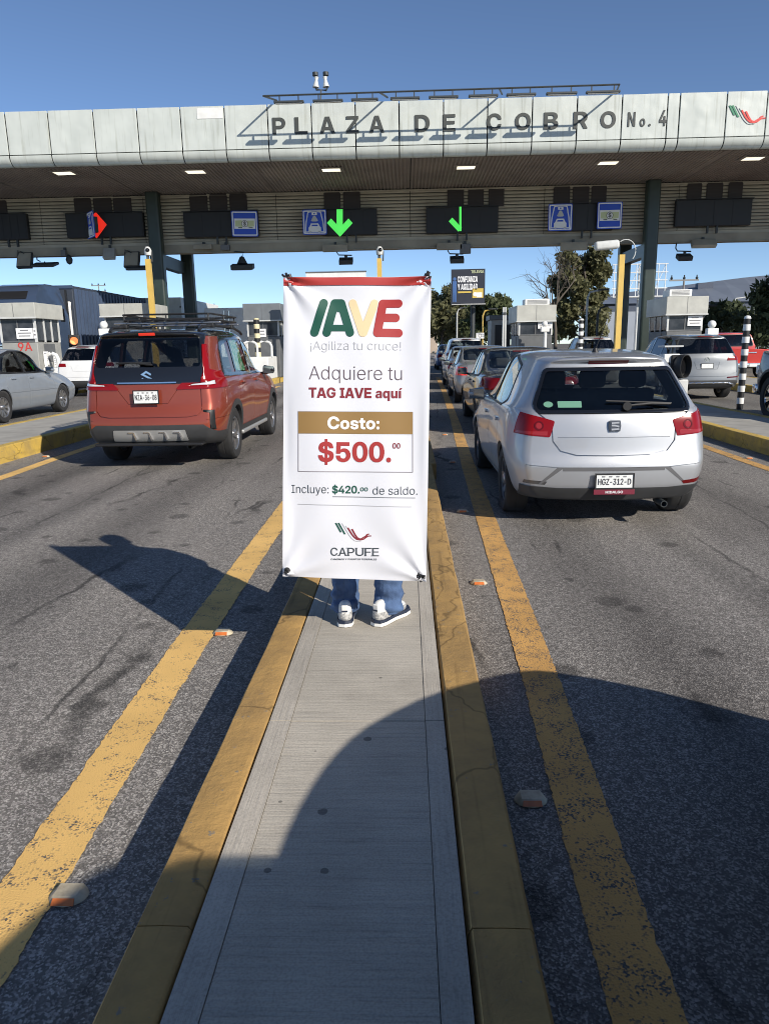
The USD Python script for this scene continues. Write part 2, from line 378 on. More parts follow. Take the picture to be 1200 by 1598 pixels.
def concrete_look(name, base, lines, stretch):
    """Broom-finished concrete: fine lines across the walk, gum spots, pits and broad stains."""
    n = {'g': ('geometry', {}), 'm': ('mapping', {'scale': stretch}), 'n1': ('noise_texture', {'scale': 1.0, 'detail': 5.0, 'roughness': 0.72}),
         'r1': ('rgb_ramp', {'ramp': [(0, (0.55,) * 3), (0.30, (0.66,) * 3), (0.42, (0.92,) * 3), (0.6, (1.04,) * 3), (1, (1.14,) * 3)]}),
         'n2': ('noise_texture', {'scale': 1.6, 'detail': 6.0, 'roughness': 0.6}), 'r2': ('rgb_ramp', {'ramp': [(0, (0.60,) * 3), (0.36, (0.80,) * 3), (0.60, (1.03,) * 3), (1, (1.08,) * 3)]}),
         'v': ('voronoi_texture', {'dimensions': '2D', 'scale': 4.2, 'randomness': 1.0}), 'nd': ('noise_texture', {'scale': 45.0, 'detail': 2.0}), 'va': ('math', {'math_type': 'multiply_add', 'value2': 0.045}),
         'sc': ('separate_color', {}), 'th': ('math', {'math_type': 'multiply', 'value2': 0.085}), 'gr': ('math', {'math_type': 'less_than'}), 'pick': ('math', {'math_type': 'greater_than', 'value2': 0.30}), 'pk': ('math', {'math_type': 'multiply'}), 'ga': ('math', {'math_type': 'multiply', 'value2': 0.62}),
         'n4': ('noise_texture', {'scale': 160.0, 'detail': 2.0}), 'r4': ('rgb_ramp', {'ramp': [(0, (0.7,) * 3), (0.36, (0.86,) * 3), (0.55, (1.02,) * 3), (1, (1.1,) * 3)]}),
         'x1': ('mix_color', {'blend_type': 'multiply', 'fac': lines, 'a': base}), 'x2': ('mix_color', {'blend_type': 'multiply', 'fac': 1.0}), 'x4': ('mix_color', {'blend_type': 'multiply', 'fac': 1.0}), 'x3': ('mix_color', {'b': (0.045, 0.045, 0.045)}),
         'b': ('bump', {'strength': 1.0, 'distance': 0.004 * lines}), 'p': ('principled_bsdf', {'roughness': 0.9, 'specular_ior_level': 0.3})}
    l = [('g.position', 'm.vector'), ('m.vector', 'n1.vector'), ('n1.fac', 'r1.fac'), ('g.position', 'n2.vector'), ('n2.fac', 'r2.fac'), ('g.position', 'v.vector'), ('g.position', 'nd.vector'),
         ('nd.fac', 'va.value1'), ('v.distance', 'va.value3'), ('v.color', 'sc.color'), ('sc.r', 'th.value1'), ('va.value', 'gr.value1'), ('th.value', 'gr.value2'), ('sc.g', 'pick.value1'), ('gr.value', 'pk.value1'), ('pick.value', 'pk.value2'), ('pk.value', 'ga.value1'),
         ('g.position', 'n4.vector'), ('n4.fac', 'r4.fac'),
         ('r1.color', 'x1.b'), ('x1.result', 'x2.a'), ('r2.color', 'x2.b'), ('x2.result', 'x4.a'), ('r4.color', 'x4.b'), ('x4.result', 'x3.a'), ('ga.value', 'x3.fac'), ('x3.result', 'p.base_color'),
         ('n1.fac', 'b.height'), ('b.normal', 'p.normal')]
    M[name] = usdkit.material(stage, f'/World/Looks/{name}', n, l, surface='p.BSDF')
concrete_look('concrete_broom', (0.45, 0.41, 0.345), 0.85, (3.5, 90.0, 20.0))
concrete_look('concrete_band', (0.44, 0.40, 0.34), 0.7, (70.0, 2.5, 20.0))

def line_look(name, col, wear):
    """Road paint worn through to the stones."""
    n = {'g': ('geometry', {}), 'v': ('voronoi_texture', {'scale': 165.0}), 'sc': ('separate_color', {}), 'n': ('noise_texture', {'scale': 9.0, 'detail': 6.0, 'roughness': 0.7}),
         'a': ('math', {'math_type': 'multiply_add', 'value2': 0.42}), 'mr': ('map_range', {'from_min': wear, 'from_max': wear + 0.14, 'clamp': True}),
         'n2': ('noise_texture', {'scale': 2.0, 'detail': 3.0}), 'r2': ('rgb_ramp', {'ramp': [(0, tuple(np.array(col) * 0.68)), (0.35, tuple(np.array(col) * 0.8)), (0.65, col), (1, col)]}),
         'x': ('mix_color', {'a': (0.09, 0.085, 0.08)}), 'b': ('bump', {'strength': 0.8, 'distance': 0.0018}), 'p': ('principled_bsdf', {'roughness': 0.8, 'specular_ior_level': 0.35})}
    l = [('g.position', 'v.vector'), ('v.color', 'sc.color'), ('g.position', 'n.vector'), ('sc.r', 'a.value1'), ('n.fac', 'a.value3'), ('a.value', 'mr.value'), ('mr.result', 'x.fac'),
         ('g.position', 'n2.vector'), ('n2.fac', 'r2.fac'), ('r2.color', 'x.b'), ('x.result', 'p.base_color'), ('v.distance', 'b.height'), ('b.normal', 'p.normal')]
    M[name] = usdkit.material(stage, f'/World/Looks/{name}', n, l, surface='p.BSDF')
line_look('line_yellow', (0.78, 0.49, 0.165), 0.43)
line_look('line_yellow_worn', (0.62, 0.35, 0.11), 0.50)
line_look('line_white', (0.55, 0.52, 0.42), 0.44)


def kerb_look(name, col, old, chip):
    """Brushed-on kerb paint: patchy coats, hairline cracks, tyre scuffs and chips down to the concrete."""
    n = {'g': ('geometry', {}), 'n1': ('noise_texture', {'scale': 3.0, 'detail': 7.0, 'roughness': 0.7}), 'r1': ('rgb_ramp', {'ramp': [(0, old), (.36, old), (.6, col), (1, tuple(np.array(col) * 1.08))]}),
         'n2': ('noise_texture', {'scale': 26.0, 'detail': 5.0, 'roughness': 0.7}), 'r2': ('map_range', {'from_min': chip, 'from_max': chip + .03, 'clamp': True}), 'x1': ('mix_color', {'b': (0.22, 0.18, 0.13)}),
         'm': ('mapping', {'scale': (1.0, .35, 1.0)}), 'nd': ('noise_texture', {'scale': 5.0, 'detail': 3.0}), 'mx': ('mix_color', {'fac': .12}), 'v': ('voronoi_texture', {'scale': 3.4, 'feature': 'distance_to_edge'}), 'rv': ('rgb_ramp', {'ramp': [(0, (.35,) * 3), (.006, (.5,) * 3), (.016, (1,) * 3), (1, (1,) * 3)]}),
         'ms': ('mapping', {'scale': (30.0, 1.3, 8.0)}), 'n3': ('noise_texture', {'scale': 1.0, 'detail': 4.0}), 'r3': ('rgb_ramp', {'ramp': [(0, (.45,) * 3), (.30, (.62,) * 3), (.42, (1,) * 3), (1, (1,) * 3)]}),
         'x2': ('mix_color', {'blend_type': 'multiply', 'fac': .7}), 'x3': ('mix_color', {'blend_type': 'multiply', 'fac': .6}), 'b': ('bump', {'strength': 1.0, 'distance': .006}), 'p': ('principled_bsdf', {'roughness': .8, 'specular_ior_level': .35})}
    l = [('g.position', 'n1.vector'), ('n1.fac', 'r1.fac'), ('g.position', 'n2.vector'), ('n2.fac', 'r2.value'), ('r2.result', 'x1.fac'), ('r1.color', 'x1.a'), ('g.position', 'nd.vector'), ('g.position', 'm.vector'), ('m.vector', 'mx.a'), ('nd.color', 'mx.b'), ('mx.result', 'v.vector'), ('v.distance', 'rv.fac'),
         ('g.position', 'ms.vector'), ('ms.vector', 'n3.vector'), ('n3.fac', 'r3.fac'), ('x1.result', 'x2.a'), ('rv.color', 'x2.b'), ('x2.result', 'x3.a'), ('r3.color', 'x3.b'), ('x3.result', 'p.base_color'), ('n2.fac', 'b.height'), ('b.normal', 'p.normal')]
    M[name] = usdkit.material(stage, f'/World/Looks/{name}', n, l, surface='p.BSDF')
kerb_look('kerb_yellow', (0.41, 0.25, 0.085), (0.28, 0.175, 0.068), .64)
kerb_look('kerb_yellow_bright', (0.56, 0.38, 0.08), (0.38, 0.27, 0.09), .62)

# ------------------------------------------------------------------ the ground, the lanes and the islands
KZ = 0.18
def sheet(x0, x1, y0, y1, z, nx=1, ny=1):
    X, Y = np.meshgrid(np.linspace(x0, x1, nx + 1), np.linspace(y0, y1, ny + 1)); v = np.column_stack([X.ravel(), Y.ravel(), np.full(X.size, z)])
    f = []
    for j in range(ny):
        for i in range(nx):
            a = j * (nx + 1) + i; f.append((a, a + 1, a + nx + 2)); f.append((a, a + nx + 2, a + nx + 1))
    return trimesh.Trimesh(v, f, process=False)


def ribbon(pts, w, z):
    """A painted line on the road along (x, y) points, w wide."""
    p = np.asarray(pts, float); f0 = PchipInterpolator(p[:, 1], p[:, 0]); yy = np.r_[np.arange(p[0, 1], 9, .02), np.arange(9, p[-1, 1], .25)]; p = np.column_stack([f0(yy), yy]); t = np.gradient(p, axis=0); t /= np.linalg.norm(t, axis=1, keepdims=True); nrm = np.column_stack([t[:, 1], -t[:, 0]])
    rj = np.random.default_rng(int(abs(pts[0][0]) * 100)); jit = lambda: (rj.normal(size=len(p)) * .0025 + .008 * (meshkit.fbm(np.column_stack([yy * 6, yy * 0 + rj.random() * 99, yy * 0]), 4) - .5))[:, None]
    v = np.vstack([np.column_stack([p - nrm * (w / 2 + jit()), np.full(len(p), z)]), np.column_stack([p + nrm * (w / 2 + jit()), np.full(len(p), z)])]); k = len(p)
    f = []
    for i in range(k - 1): f += [(i, k + i, k + i + 1), (i, k + i + 1, i + 1)]
    return trimesh.Trimesh(v, f, process=False)


obj('ground', sheet(-900, 900, -60, 1500, -0.03, 20, 20), 'earth', smooth=False, kind='structure')
obj('road', sheet(-60, 60, -15, 160, 0.0, 12, 12), 'asphalt', smooth=False, kind='structure')
obj('raised_lane', bx(-11.0, -7.3, -15, 120, -0.02, 0.12), 'asphalt_far', smooth=False, kind='structure')
obj('far_lane', bx(-60, -13.4, -15, 120, -0.02, 0.10), 'asphalt_far', smooth=False, kind='structure')
obj('concrete_lane', sheet(6.3, 10.0, -15, 26, 0.004), 'asphalt_pale', smooth=False, kind='structure')
obj('cross_road', sheet(12.3, 60, -15, 60, 0.004), 'asphalt_pale', smooth=False, kind='structure')

# our island: slabs, trowelled bands and yellow kerbs, each its own piece
isl = UsdGeom.Xform.Define(stage, '/World/traffic_island').GetPrim(); data(isl, kind='structure')
data(isl, 'narrow concrete island with yellow kerbs that the banner stands on', 'traffic island')
XL0, XL1, XR0, XR1 = -0.655, -0.515, 0.130, 0.283


def kerb_piece(x0, x1, y0, y1, z, seed, lumps=0.006):
    ny = max(2, int((y1 - y0) / 0.12)); nx = 5
    prof = [(x0, -0.05), (x0, z - 0.02), (x0 + 0.012, z), (x0 + (x1 - x0) * 0.5, z + 0.002), (x1 - 0.010, z), (x1, z - 0.014), (x1, -0.05)]
    v = []
    for y in np.linspace(y0, y1, ny + 1):
        for x, zz in prof: v.append((x, y, zz))
    v = np.array(v); k = len(prof)
    w = meshkit.fbm(v * [9, 5, 9] + seed, 3, seed) - 0.5
    v[:, 0] += w * lumps * 2 * (v[:, 2] > 0.02); v[:, 2] += (meshkit.fbm(v * [7, 4, 7] + seed + 40, 3, seed) - 0.5) * lumps * (v[:, 2] > 0.1)
    f = []
    for i in range(ny):
        for j in range(k):
            a, b, c, d = i * k + j, i * k + (j + 1) % k, (i + 1) * k + (j + 1) % k, (i + 1) * k + j
            f += [(a, b, c), (a, c, d)]
    for j in range(1, k - 1): f += [(0, j + 1, j), (ny * k, ny * k + j, ny * k + j + 1)]
    m = trimesh.Trimesh(v, f, process=False)
    if m.volume < 0: m.invert()
    return m


ys = [-4, -1.6, 0.55, 2.42, 4.9, 7.4, 10, 13, 16.5, 20, 24, 28, 34, 42]
for a, b in zip(ys[:-1], ys[1:]):
    obj('slab', bx(XL1 + 0.085, XR0 - 0.075, a + 0.003, b - 0.003, 0, KZ - 0.004), 'concrete_broom', isl, smooth=False)
    obj('edge_band', bx(XL1 + 0.007, XL1 + 0.083, a + 0.003, b - 0.003, 0, KZ - 0.0015), 'concrete_band', isl, smooth=False)
    obj('edge_band', bx(XR0 - 0.073, XR0 - 0.007, a + 0.003, b - 0.003, 0, KZ - 0.0015), 'concrete_band', isl, smooth=False)
for i, (a, b) in enumerate(zip(ys[:-1], ys[1:])):
    a2, b2 = a + (0.9 if i else 0), b + (0.9 if b < 42 else 0)
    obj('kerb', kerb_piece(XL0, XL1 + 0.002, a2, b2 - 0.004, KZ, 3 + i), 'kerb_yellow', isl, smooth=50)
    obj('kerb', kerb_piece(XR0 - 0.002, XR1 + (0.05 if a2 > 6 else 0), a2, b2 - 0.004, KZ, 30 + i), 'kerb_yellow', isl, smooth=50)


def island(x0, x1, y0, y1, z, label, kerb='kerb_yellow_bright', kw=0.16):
    p = UsdGeom.Xform.Define(stage, numbered('/World', 'traffic_island')).GetPrim(); data(p, label, 'traffic island', kind='structure')
    step = 4.0; n = int(math.ceil((y1 - y0) / step))
    for i in range(n):
        a, b = y0 + i * step, min(y1, y0 + (i + 1) * step)
        obj('slab', bx(x0 + kw + 0.004, x1 - kw - 0.004, a + kw * (i == 0), b - 0.005, 0, z - 0.003), 'concrete_light', p, smooth=False)
        obj('kerb', kerb_piece(x0, x0 + kw, a, b - 0.004, z, 60 + i), kerb, p, smooth=50)
        obj('kerb', kerb_piece(x1 - kw, x1, a, b - 0.004, z, 90 + i), kerb, p, smooth=50)
    obj('kerb', bx(x0 + kw + 0.002, x1 - kw - 0.002, y0 + 0.003, y0 + kw - 0.002, 0, z), kerb, p, smooth=False)
    return p


island(-7.3, -5.6, -6, 42, 0.23, 'wide concrete island with bright yellow kerb left of the orange SUV')
island(4.78, 6.3, -6, 42, 0.20, 'concrete island with shaded kerb right of the silver hatchback')
island(-13.4, -11.0, 2, 44, 0.22, 'concrete island carrying the booth marked 9A')
island(10.0, 12.3, 15, 44, 0.20, 'concrete island under the right canopy column')

# painted lines and road studs
ln = lambda name, pts, w, m, label: data(obj(name, ribbon(pts, w, 0.004), m, smooth=False), label, 'road marking', kind='structure')
ln('painted_line', [(-1.07, -3), (-1.09, 1.5), (-1.14, 3.6), (-1.16, 7), (-1.2, 14), (-1.35, 30)], 0.185, 'line_yellow', 'bright yellow edge line on the asphalt left of the narrow island')
ln('painted_line', [(0.47, -3), (0.535, 1.37), (0.60, 3.09), (0.69, 6.35), (0.80, 10), (1.0, 15.8), (1.5, 36)], 0.17, 'line_yellow_worn', 'worn yellow edge line on the asphalt right of the narrow island')
ln('painted_line', [(-4.95, -3), (-4.98, 8.7), (-5.05, 10.3), (-5.1, 14), (-5.1, 30)], 0.17, 'line_yellow', 'yellow edge line under the left side of the orange SUV')
ln('painted_line', [(4.25, -3), (4.28, 9), (4.32, 12), (4.34, 18), (4.4, 36)], 0.15, 'line_yellow_worn', 'yellow edge line beside the shaded right kerb')


def stud(x, y, label, z=0.003):
    t = thing('road_stud', label, 'road stud', (x, y, z), group='raised road studs along the edge lines')
    s = m3.Manifold.batch_hull([m3.Manifold.cylinder(0.002, 0.055, 0.055, 20).scale((1.0, 0.80, 1)), m3.Manifold.cube((0.066, 0.05, 0.001), True).translate((0, 0, 0.020))])
    obj('stud_body', tm(s), 'stud_body', t)
    a = np.array([[-0.032, -0.0430, 0.0035], [0.032, -0.0430, 0.0035], [0.030, -0.0290, 0.0165], [-0.030, -0.0290, 0.0165]])
    nrm = np.array([0, -0.8, 0.6]); v = np.vstack([a + nrm * 0.0035, a])
    f = [(0, 1, 2), (0, 2, 3), (4, 6, 5), (4, 7, 6), (0, 4, 5), (0, 5, 1), (1, 5, 6), (1, 6, 2), (2, 6, 7), (2, 7, 3), (3, 7, 4), (3, 4, 0)]
    obj('reflector', trimesh.Trimesh(v, f, process=False), 'stud_orange', t, smooth=False)
    return t


mat('stud_body', (0.50, 0.44, 0.32), 0.6, col2=(0.33, 0.28, 0.2), scale=25)
mat('stud_orange', (0.62, 0.17, 0.04), 0.3, var=0.25, scale=30, coat=0.4)
for px_, py_, lab in [(108, 1400, 'orange road stud at the edge of the big shadow, nearest the camera on the left'), (348, 989, 'road stud in the shadow of the banner'),
                    (828, 1250, 'shaded road stud between the right kerb and the worn yellow line'), (747, 911, 'sunlit road stud right of the banner, level with its lower edge'),
                    (722, 799, 'road stud at the tip of the silver hatchback shadow'), (706, 722, 'road stud inside the silver hatchback shadow'), (694, 679, 'road stud on the sunlit strip behind the dark sedan'),
                    (1168, 716, 'road stud on the yellow line beside the right kerb'), (72, 713, 'road stud at the corner of the orange SUV shadow')]:
    g = ground(px_, py_)
    stud(g[0], g[1], lab)


# ------------------------------------------------------------------ the toll canopy
YF, YB, YE = 30.0, 36.0, 43.0                       # fascia, sign board, rear edge
ZS, ZT, ZM = 8.50, 10.40, 8.86                      # soffit, top of the fascia, lower joint of the fascia panels
can = thing('toll_canopy', 'long grey toll plaza canopy with lettered fascia spanning all lanes', 'canopy', (0, 0, 0))
joint_px = [5, 72, 143, 212, 280, 349, 416.5, 485, 554, 622.5, 692, 761, 831, 901, 971, 1042, 1061, 1134, 1197]
JX = [at(p, 165, YF)[0] for p in joint_px]
JX = [JX[0] - 1.7 * k for k in range(7, 0, -1)] + JX + [JX[-1] + 1.7 * k for k in range(1, 8)]
gap = 0.022
for i, (a, b) in enumerate(zip(JX[:-1], JX[1:])):
    off = 0.012 * (RNG.random() - 0.5)
    panel = rbx(a + gap, b - gap, YF + off, YF + 0.06 + off, ZM + gap, ZT, 0.012, 6)
    # slightly dished sheet
    obj('fascia_panel', panel, 'fascia', can, smooth=30)
    th = np.linspace(0, np.pi / 2, 8); r = ZM - ZS - 0.02; prof = [(YF + off + r * (1 - np.cos(t)), ZM - gap - r * np.sin(t)) for t in th]
    prof = [(YF + off, ZM - gap)] + prof[1:]
    v, f = [], []
    for x in (a + gap, b - gap):
        for y, z in prof: v.append((x, y, z))
        for y, z in prof[::-1]: v.append((x, y + 0.02, z + 0.02))
    k = len(prof) * 2
    for j in range(k):
        f += [(j, k + j, k + (j + 1) % k), (j, k + (j + 1) % k, (j + 1) % k)]
    for j in range(len(prof) - 1):
        f += [(j, j + 1, k - 1 - j), (j + 1, k - 2 - j, k - 1 - j), (k + j, 2 * k - 1 - j, k + j + 1), (k + j + 1, 2 * k - 1 - j, 2 * k - 2 - j)]
    lip = trimesh.Trimesh(v, f, process=False)
    if lip.volume < 0: lip.invert()
    obj('fascia_lip', lip, 'fascia', can, smooth=40)
X0, X1 = JX[0], JX[-1]
obj('roof_deck', bx(X0, X1, YF + 0.10, YE, ZT - 0.14, ZT - 0.05), 'roof_dark', can, smooth=False)
obj('fascia_backing', bx(X0, X1, YF + 0.075, YF + 0.095, ZM - 0.03, ZT - 0.15), 'black_matt', can, smooth=False)
obj('rear_fascia', bx(X0, X1, YE + 0.01, YE + 0.06, ZS, ZT - 0.05), 'fascia', can, smooth=False)


def corrugated(x0, x1, y0, y1, z, pitch, depth):
    n = int((x1 - x0) / pitch); xs, zs = [], []
    for i in range(n):
        for fx, fz in ((0, 0), (0.55, 0), (0.62, depth), (0.93, depth)):
            xs.append(x0 + (i + fx) * pitch); zs.append(z + fz)
    xs.append(x1); zs.append(z); k = len(xs)
    v = [(x, y0, zz) for x, zz in zip(xs, zs)] + [(x, y1, zz) for x, zz in zip(xs, zs)] + [(x0, y0, z + depth + .03), (x1, y0, z + depth + .03), (x0, y1, z + depth + .03), (x1, y1, z + depth + .03)]
    f = []
    for i in range(k - 1): f += [(i, k + i, k + i + 1), (i, k + i + 1, i + 1)]
    o = 2 * k; f += [(o, o + 1, o + 3), (o, o + 3, o + 2)]
    return trimesh.Trimesh(v, f, process=False)


bays = [X0, *[at(p, 300, YB)[0] for p in (-340, -150, 60, 222, 430, 640, 850, 1060, 1240)], X1]
for a, b in zip(bays[:-1], bays[1:]):
    obj('soffit_panel', corrugated(a + 0.02, b - 0.02, YF + 0.42, YB - 0.02, ZS, 0.155, 0.035), 'soffit', can, smooth=False)
    obj('soffit_panel', corrugated(a + 0.02, b - 0.02, YB + 0.35, YE, ZS, 0.155, 0.035), 'soffit', can, smooth=False)

# the slatted board that carries the lane signs, and its beam
zb0, zb1 = 6.42, ZS - 0.03
nsl = 14; hs = (zb1 - zb0) / nsl
for a, b in zip(bays[:-1], bays[1:]):
    for k in range(nsl):
        z = zb0 + k * hs
        prof = [(YB + 0.0, z + 0.012), (YB - 0.035, z + hs * 0.45), (YB + 0.0, z + hs - 0.022), (YB + 0.03, z + hs - 0.022), (YB + 0.03, z + 0.012)]
        v = [(x, y, zz) for x in (a + 0.015, b - 0.015) for y, zz in prof]; n = len(prof)
        f = [q for j in range(n) for q in ((j, n + j, n + (j + 1) % n), (j, n + (j + 1) % n, (j + 1) % n))] + [(0, j, j + 1) for j in range(1, n - 1)] + [(n, n + j + 1, n + j) for j in range(1, n - 1)]
        m = trimesh.Trimesh(v, f, process=False)
        if m.volume < 0: m.invert()
        obj('slat', m, 'slat', can, smooth=False)
obj('board_backing', bx(X0, X1, YB + 0.05, YB + 0.25, zb0 - 0.02, ZS + 0.03), 'black_matt', can, smooth=False)
obj('lower_trim', bx(X0, X1, YB - 0.05, YB + 0.04, zb0 - 0.13, zb0 - 0.004), 'slat', can, smooth=False)
obj('lower_beam', cat_(bx(X0, X1, YB - 0.12, YB + 0.28, 5.93, zb0 - 0.135), bx(X0, X1, YB - 0.17, YB + 0.33, 5.90, 5.928)), 'beam_tan', can, smooth=False)
obj('top_trim', bx(X0, X1, YB - 0.06, YB - 0.005, ZS - 0.10, ZS - 0.03), 'slat', can, smooth=False)

mat('louvre_brown', (0.035, 0.026, 0.026), 0.6)
# dark louvre openings above each lane panel
for px0, px1, py0, py1 in [(117, 141, 302, 332), (147, 173, 302, 332), (178, 204, 302, 332), (297, 323, 300, 330), (328, 354, 300, 330), (359, 385, 300, 330), (506, 531, 298, 327), (536, 562, 297, 327),
                           (698, 724, 294, 322), (730, 755, 294, 322), (762, 787, 293, 322), (863, 890, 289, 318), (893, 920, 289, 318), (922, 947, 288, 318), (1071, 1096, 284, 311), (1101, 1129, 283, 311), (1135, 1160, 282, 311), (-8, 9, 306, 334)]:
    a, b = at(px0, py1, YB - .04), at(px1, py0, YB - .04)
    fr = cat_(bx(a[0], b[0], YB - 0.055, YB - 0.040, a[2], b[2]))
    lo = [bx(a[0] + .03, b[0] - .03, YB - 0.070, YB - 0.056, a[2] + (k + .15) * (b[2] - a[2]) / 6, a[2] + (k + .72) * (b[2] - a[2]) / 6) for k in range(6)]
    obj('louvre', cat_(fr, lo), 'louvre_brown', can, smooth=False)
# downlights set into the soffit
for px_, py_ in [(100, 268), (305, 266), (517, 263), (727, 259), (949, 252), (1175, 245)]:
    g = ground(px_, py_, ZS)
    fr = obj('downlight', bx(g[0] - .50, g[0] + .50, g[1] - .34, g[1] + .34, ZS - .045, ZS - .005), 'soffit', can, smooth=False)
    obj('lamp_glass', bx(g[0] - .36, g[0] + .36, g[1] - .24, g[1] + .24, ZS - .055, ZS - .047), 'lamp_lit', fr, smooth=False)
# columns: a front and a rear shaft with a bracket between
for xf, lab in ((-11.45, 0), (11.10, 1), (-23.0, 0), (22.6, 0)):
    for y, r in ((35.45, 0.30), (39.4, 0.30)):
        x = xf + (0.25 if y > 36 and xf < 0 else 0)
        h = [(x - r, y - .26), (x + r, y - .26), (x + r, y + .26), (x - r, y + .26)]
        c = Polygon(h).buffer(0.10).buffer(-0.02)
        m = trimesh.creation.extrude_polygon(Polygon(h).buffer(-.12).buffer(.12), ZS - 0.02 - 0.1); m.apply_translation((0, 0, 0.1))
        obj('column', m, 'column_green', can, smooth=40)
    obj('bracket', bx(xf - .2, xf + .2, 35.74, 39.13, 5.3, 5.86), 'column_green', can, smooth=False)
    obj('column_plinth', bx(xf - .5, xf + .5, 34.9, 39.95, 0.19, 1.05), 'concrete_light', can, smooth=False)
# painted letters
def on_fascia(shape, name, m, d=0.02, label=None):
    e = ext(shape, d); e.apply_translation((0, YF - 0.008, 0)); return obj(name, e, m, can, smooth=False, label=label)


line = [('P', 435.5), ('L', 470), ('A', 511), ('Z', 550), ('A', 588), ('D', 659), ('E', 701), ('C', 771), ('O', 816), ('B', 860), ('R', 906), ('O', 949)]
for ch, px_ in line:
    cy = 196 - (px_ - 435) * 0.0195
    hw = 11.5 if ch in 'CODBAR' else 9.5
    if ch == 'O': hw = 12.5
    a, b = at(px_ - hw, cy + 13.5, YF - .01), at(px_ + hw, cy - 13.5, YF - .01)
    on_fascia(fit(text(ch, 1, 700), a[0], b[0], a[2], b[2]), 'letter', 'letter')
for ch, x0, x1, y0, y1 in [('N', 979, 992, 174, 197), ('o', 998, 1007, 184, 197), ('.', 1011.5, 1015.5, 192.5, 196.5), ('4', 1028, 1041, 171, 196)]:
    a, b = at(x0, y1, YF - .01), at(x1, y0, YF - .01)
    on_fascia(fit(text(ch, 1, 700), a[0], b[0], a[2], b[2]), 'letter', 'letter')


def swoosh(pts, w):
    return LineString(pts).buffer(w / 2, cap_style=2, join_style=1)


def road_emblem(x, z, s, y, parent, place):
    """The three-coloured double stripes: green falling strokes, a pale outline, red strokes that turn up to the right."""
    q = lambda l: [(x + a * s, z + b * s) for a, b in l]
    g = unary_union([swoosh(q([(0.0, 1.0), (0.16, 0.52)]), .055 * s), swoosh(q([(0.085, 1.0), (0.285, 0.42)]), .055 * s)])
    curve = lambda o: [(0.37 + o, 0.76 - o * .5), (0.50 + o * .7, 0.42 - o * .0), (0.58 + o * .6, 0.26), (0.66 + o * .5, 0.16 + o * .25), (0.76 + o * .3, 0.13 + o * .5), (0.86, 0.17 + o * .75), (0.94, 0.27 + o * .5), (1.0 - o * .2, 0.33 + o * .65), (1.10 - o * .5, 0.345 + o * .75)]
    rr = unary_union([swoosh(q(curve(0)), .055 * s), swoosh(q(curve(0.13)), .055 * s)])
    w = unary_union([swoosh(q([(0.19, 0.98), (0.42, 0.36), (0.50, 0.20), (0.58, 0.09), (0.68, 0.05), (0.78, 0.06)]), .022 * s), swoosh(q([(0.30, 0.86), (0.36, 0.72)]), .022 * s)])
    place(g, 'emblem_green', 'paint_green_logo'); place(rr, 'emblem_red', 'paint_red_logo'); place(w, 'emblem_pale', 'line_grey')


a, b = at(1136, 196, YF), at(1212, 162, YF)
road_emblem(a[0], a[2], b[2] - a[2], YF, can, lambda s, n, m: on_fascia(affinity.scale(s, 1.75, 1, origin=(a[0], 0)), n, m))
# pale patch left on one panel
a, b = at(308, 185, YF), at(347, 167, YF)
obj('pale_patch', bx(a[0], b[0], YF - 0.016, YF - 0.010, a[2], b[2]), 'white_paint', can, smooth=False)

# the lamp rack in front of the fascia, standing on the roof edge
YR = YF - 1.25
rk = thing('lamp_rack', 'dark steel rail with nine tube lamps above the canopy lettering', 'light rack', (0, 0, 0))
pl, pr = at(410, 149, YR), at(967, 131, YR)
zr_ = lambda x: pl[2] + (pr[2] - pl[2]) * (x - pl[0]) / (pr[0] - pl[0])
obj('rail', tube([pl, pr], 0.032, 6), 'steel_dark', rk)
for px_ in (411, 592, 779, 966):
    x = at(px_, 140, YR)[0]
    obj('bracket', tube([(x, YR, zr_(x)), (x + .26, YF + .05, ZT + .14), (x + .26, YF + .05, ZT - .03)], 0.035, 6), 'steel_dark', rk)
for x0, x1 in [(427, 474), (488, 535), (548, 590), (609, 655), (669, 715), (731, 777), (790, 836), (852, 900), (914, 967)]:
    a, b = at(x0, 145, YR)[0], at(x1, 145, YR)[0]; z = zr_((a + b) / 2) - .20
    lf = obj('tube_lamp', rbx(a, b, YR - .12, YR + .05, z - .075, z, 0.015, 6), 'steel_dark', rk)
    obj('tube_glass', bx(a + .06, b - .06, YR - .09, YR + .02, z - .095, z - .077), 'pale_grey', lf, smooth=False)
    for x in (a + .2, b - .2): obj('hanger', bx(x - .02, x + .02, YR - .03, YR + .02, z + .002, z + .16), 'steel_dark', lf, smooth=False)
w = thing('roof_antenna', 'small mast with two dish-shaped sirens on the canopy roof', 'antenna', (0, 0, 0))
a = at(499, 160, YF + 1); b = at(501, 139, YF + 1)
obj('mast', tube([(a[0], YF + 1, ZT - .06), (b[0], YF + 1, b[2])], 0.03, 6), 'steel_dark', w)
obj('cradle', tube([(b[0] - .22, YF + 1, b[2] + .15), (b[0] - .18, YF + 1, b[2]), (b[0] + .2, YF + 1, b[2] - .03), (b[0] + .26, YF + 1, b[2] + .1)], 0.04, 6), 'steel_dark', w)
for s in (-1, 1):
    horn = lathe([(0, 0), (0.13, 0), (0.10, .1), (.06, .25), (.09, .36), (.0, .40)], 12)
    obj('siren', mv(horn, b[0] + s * .2, YF + 1, b[2] + .08, ry=-6 * s), 'pale_grey', w)
    obj('siren_cap', mv(lathe([(0, 0), (.11, 0), (.11, .12), (0, .14)], 12), b[0] + s * .2, YF + 1, b[2] + .48), 'steel_dark', w)

# ------------------------------------------------------------------ lane signs on the board


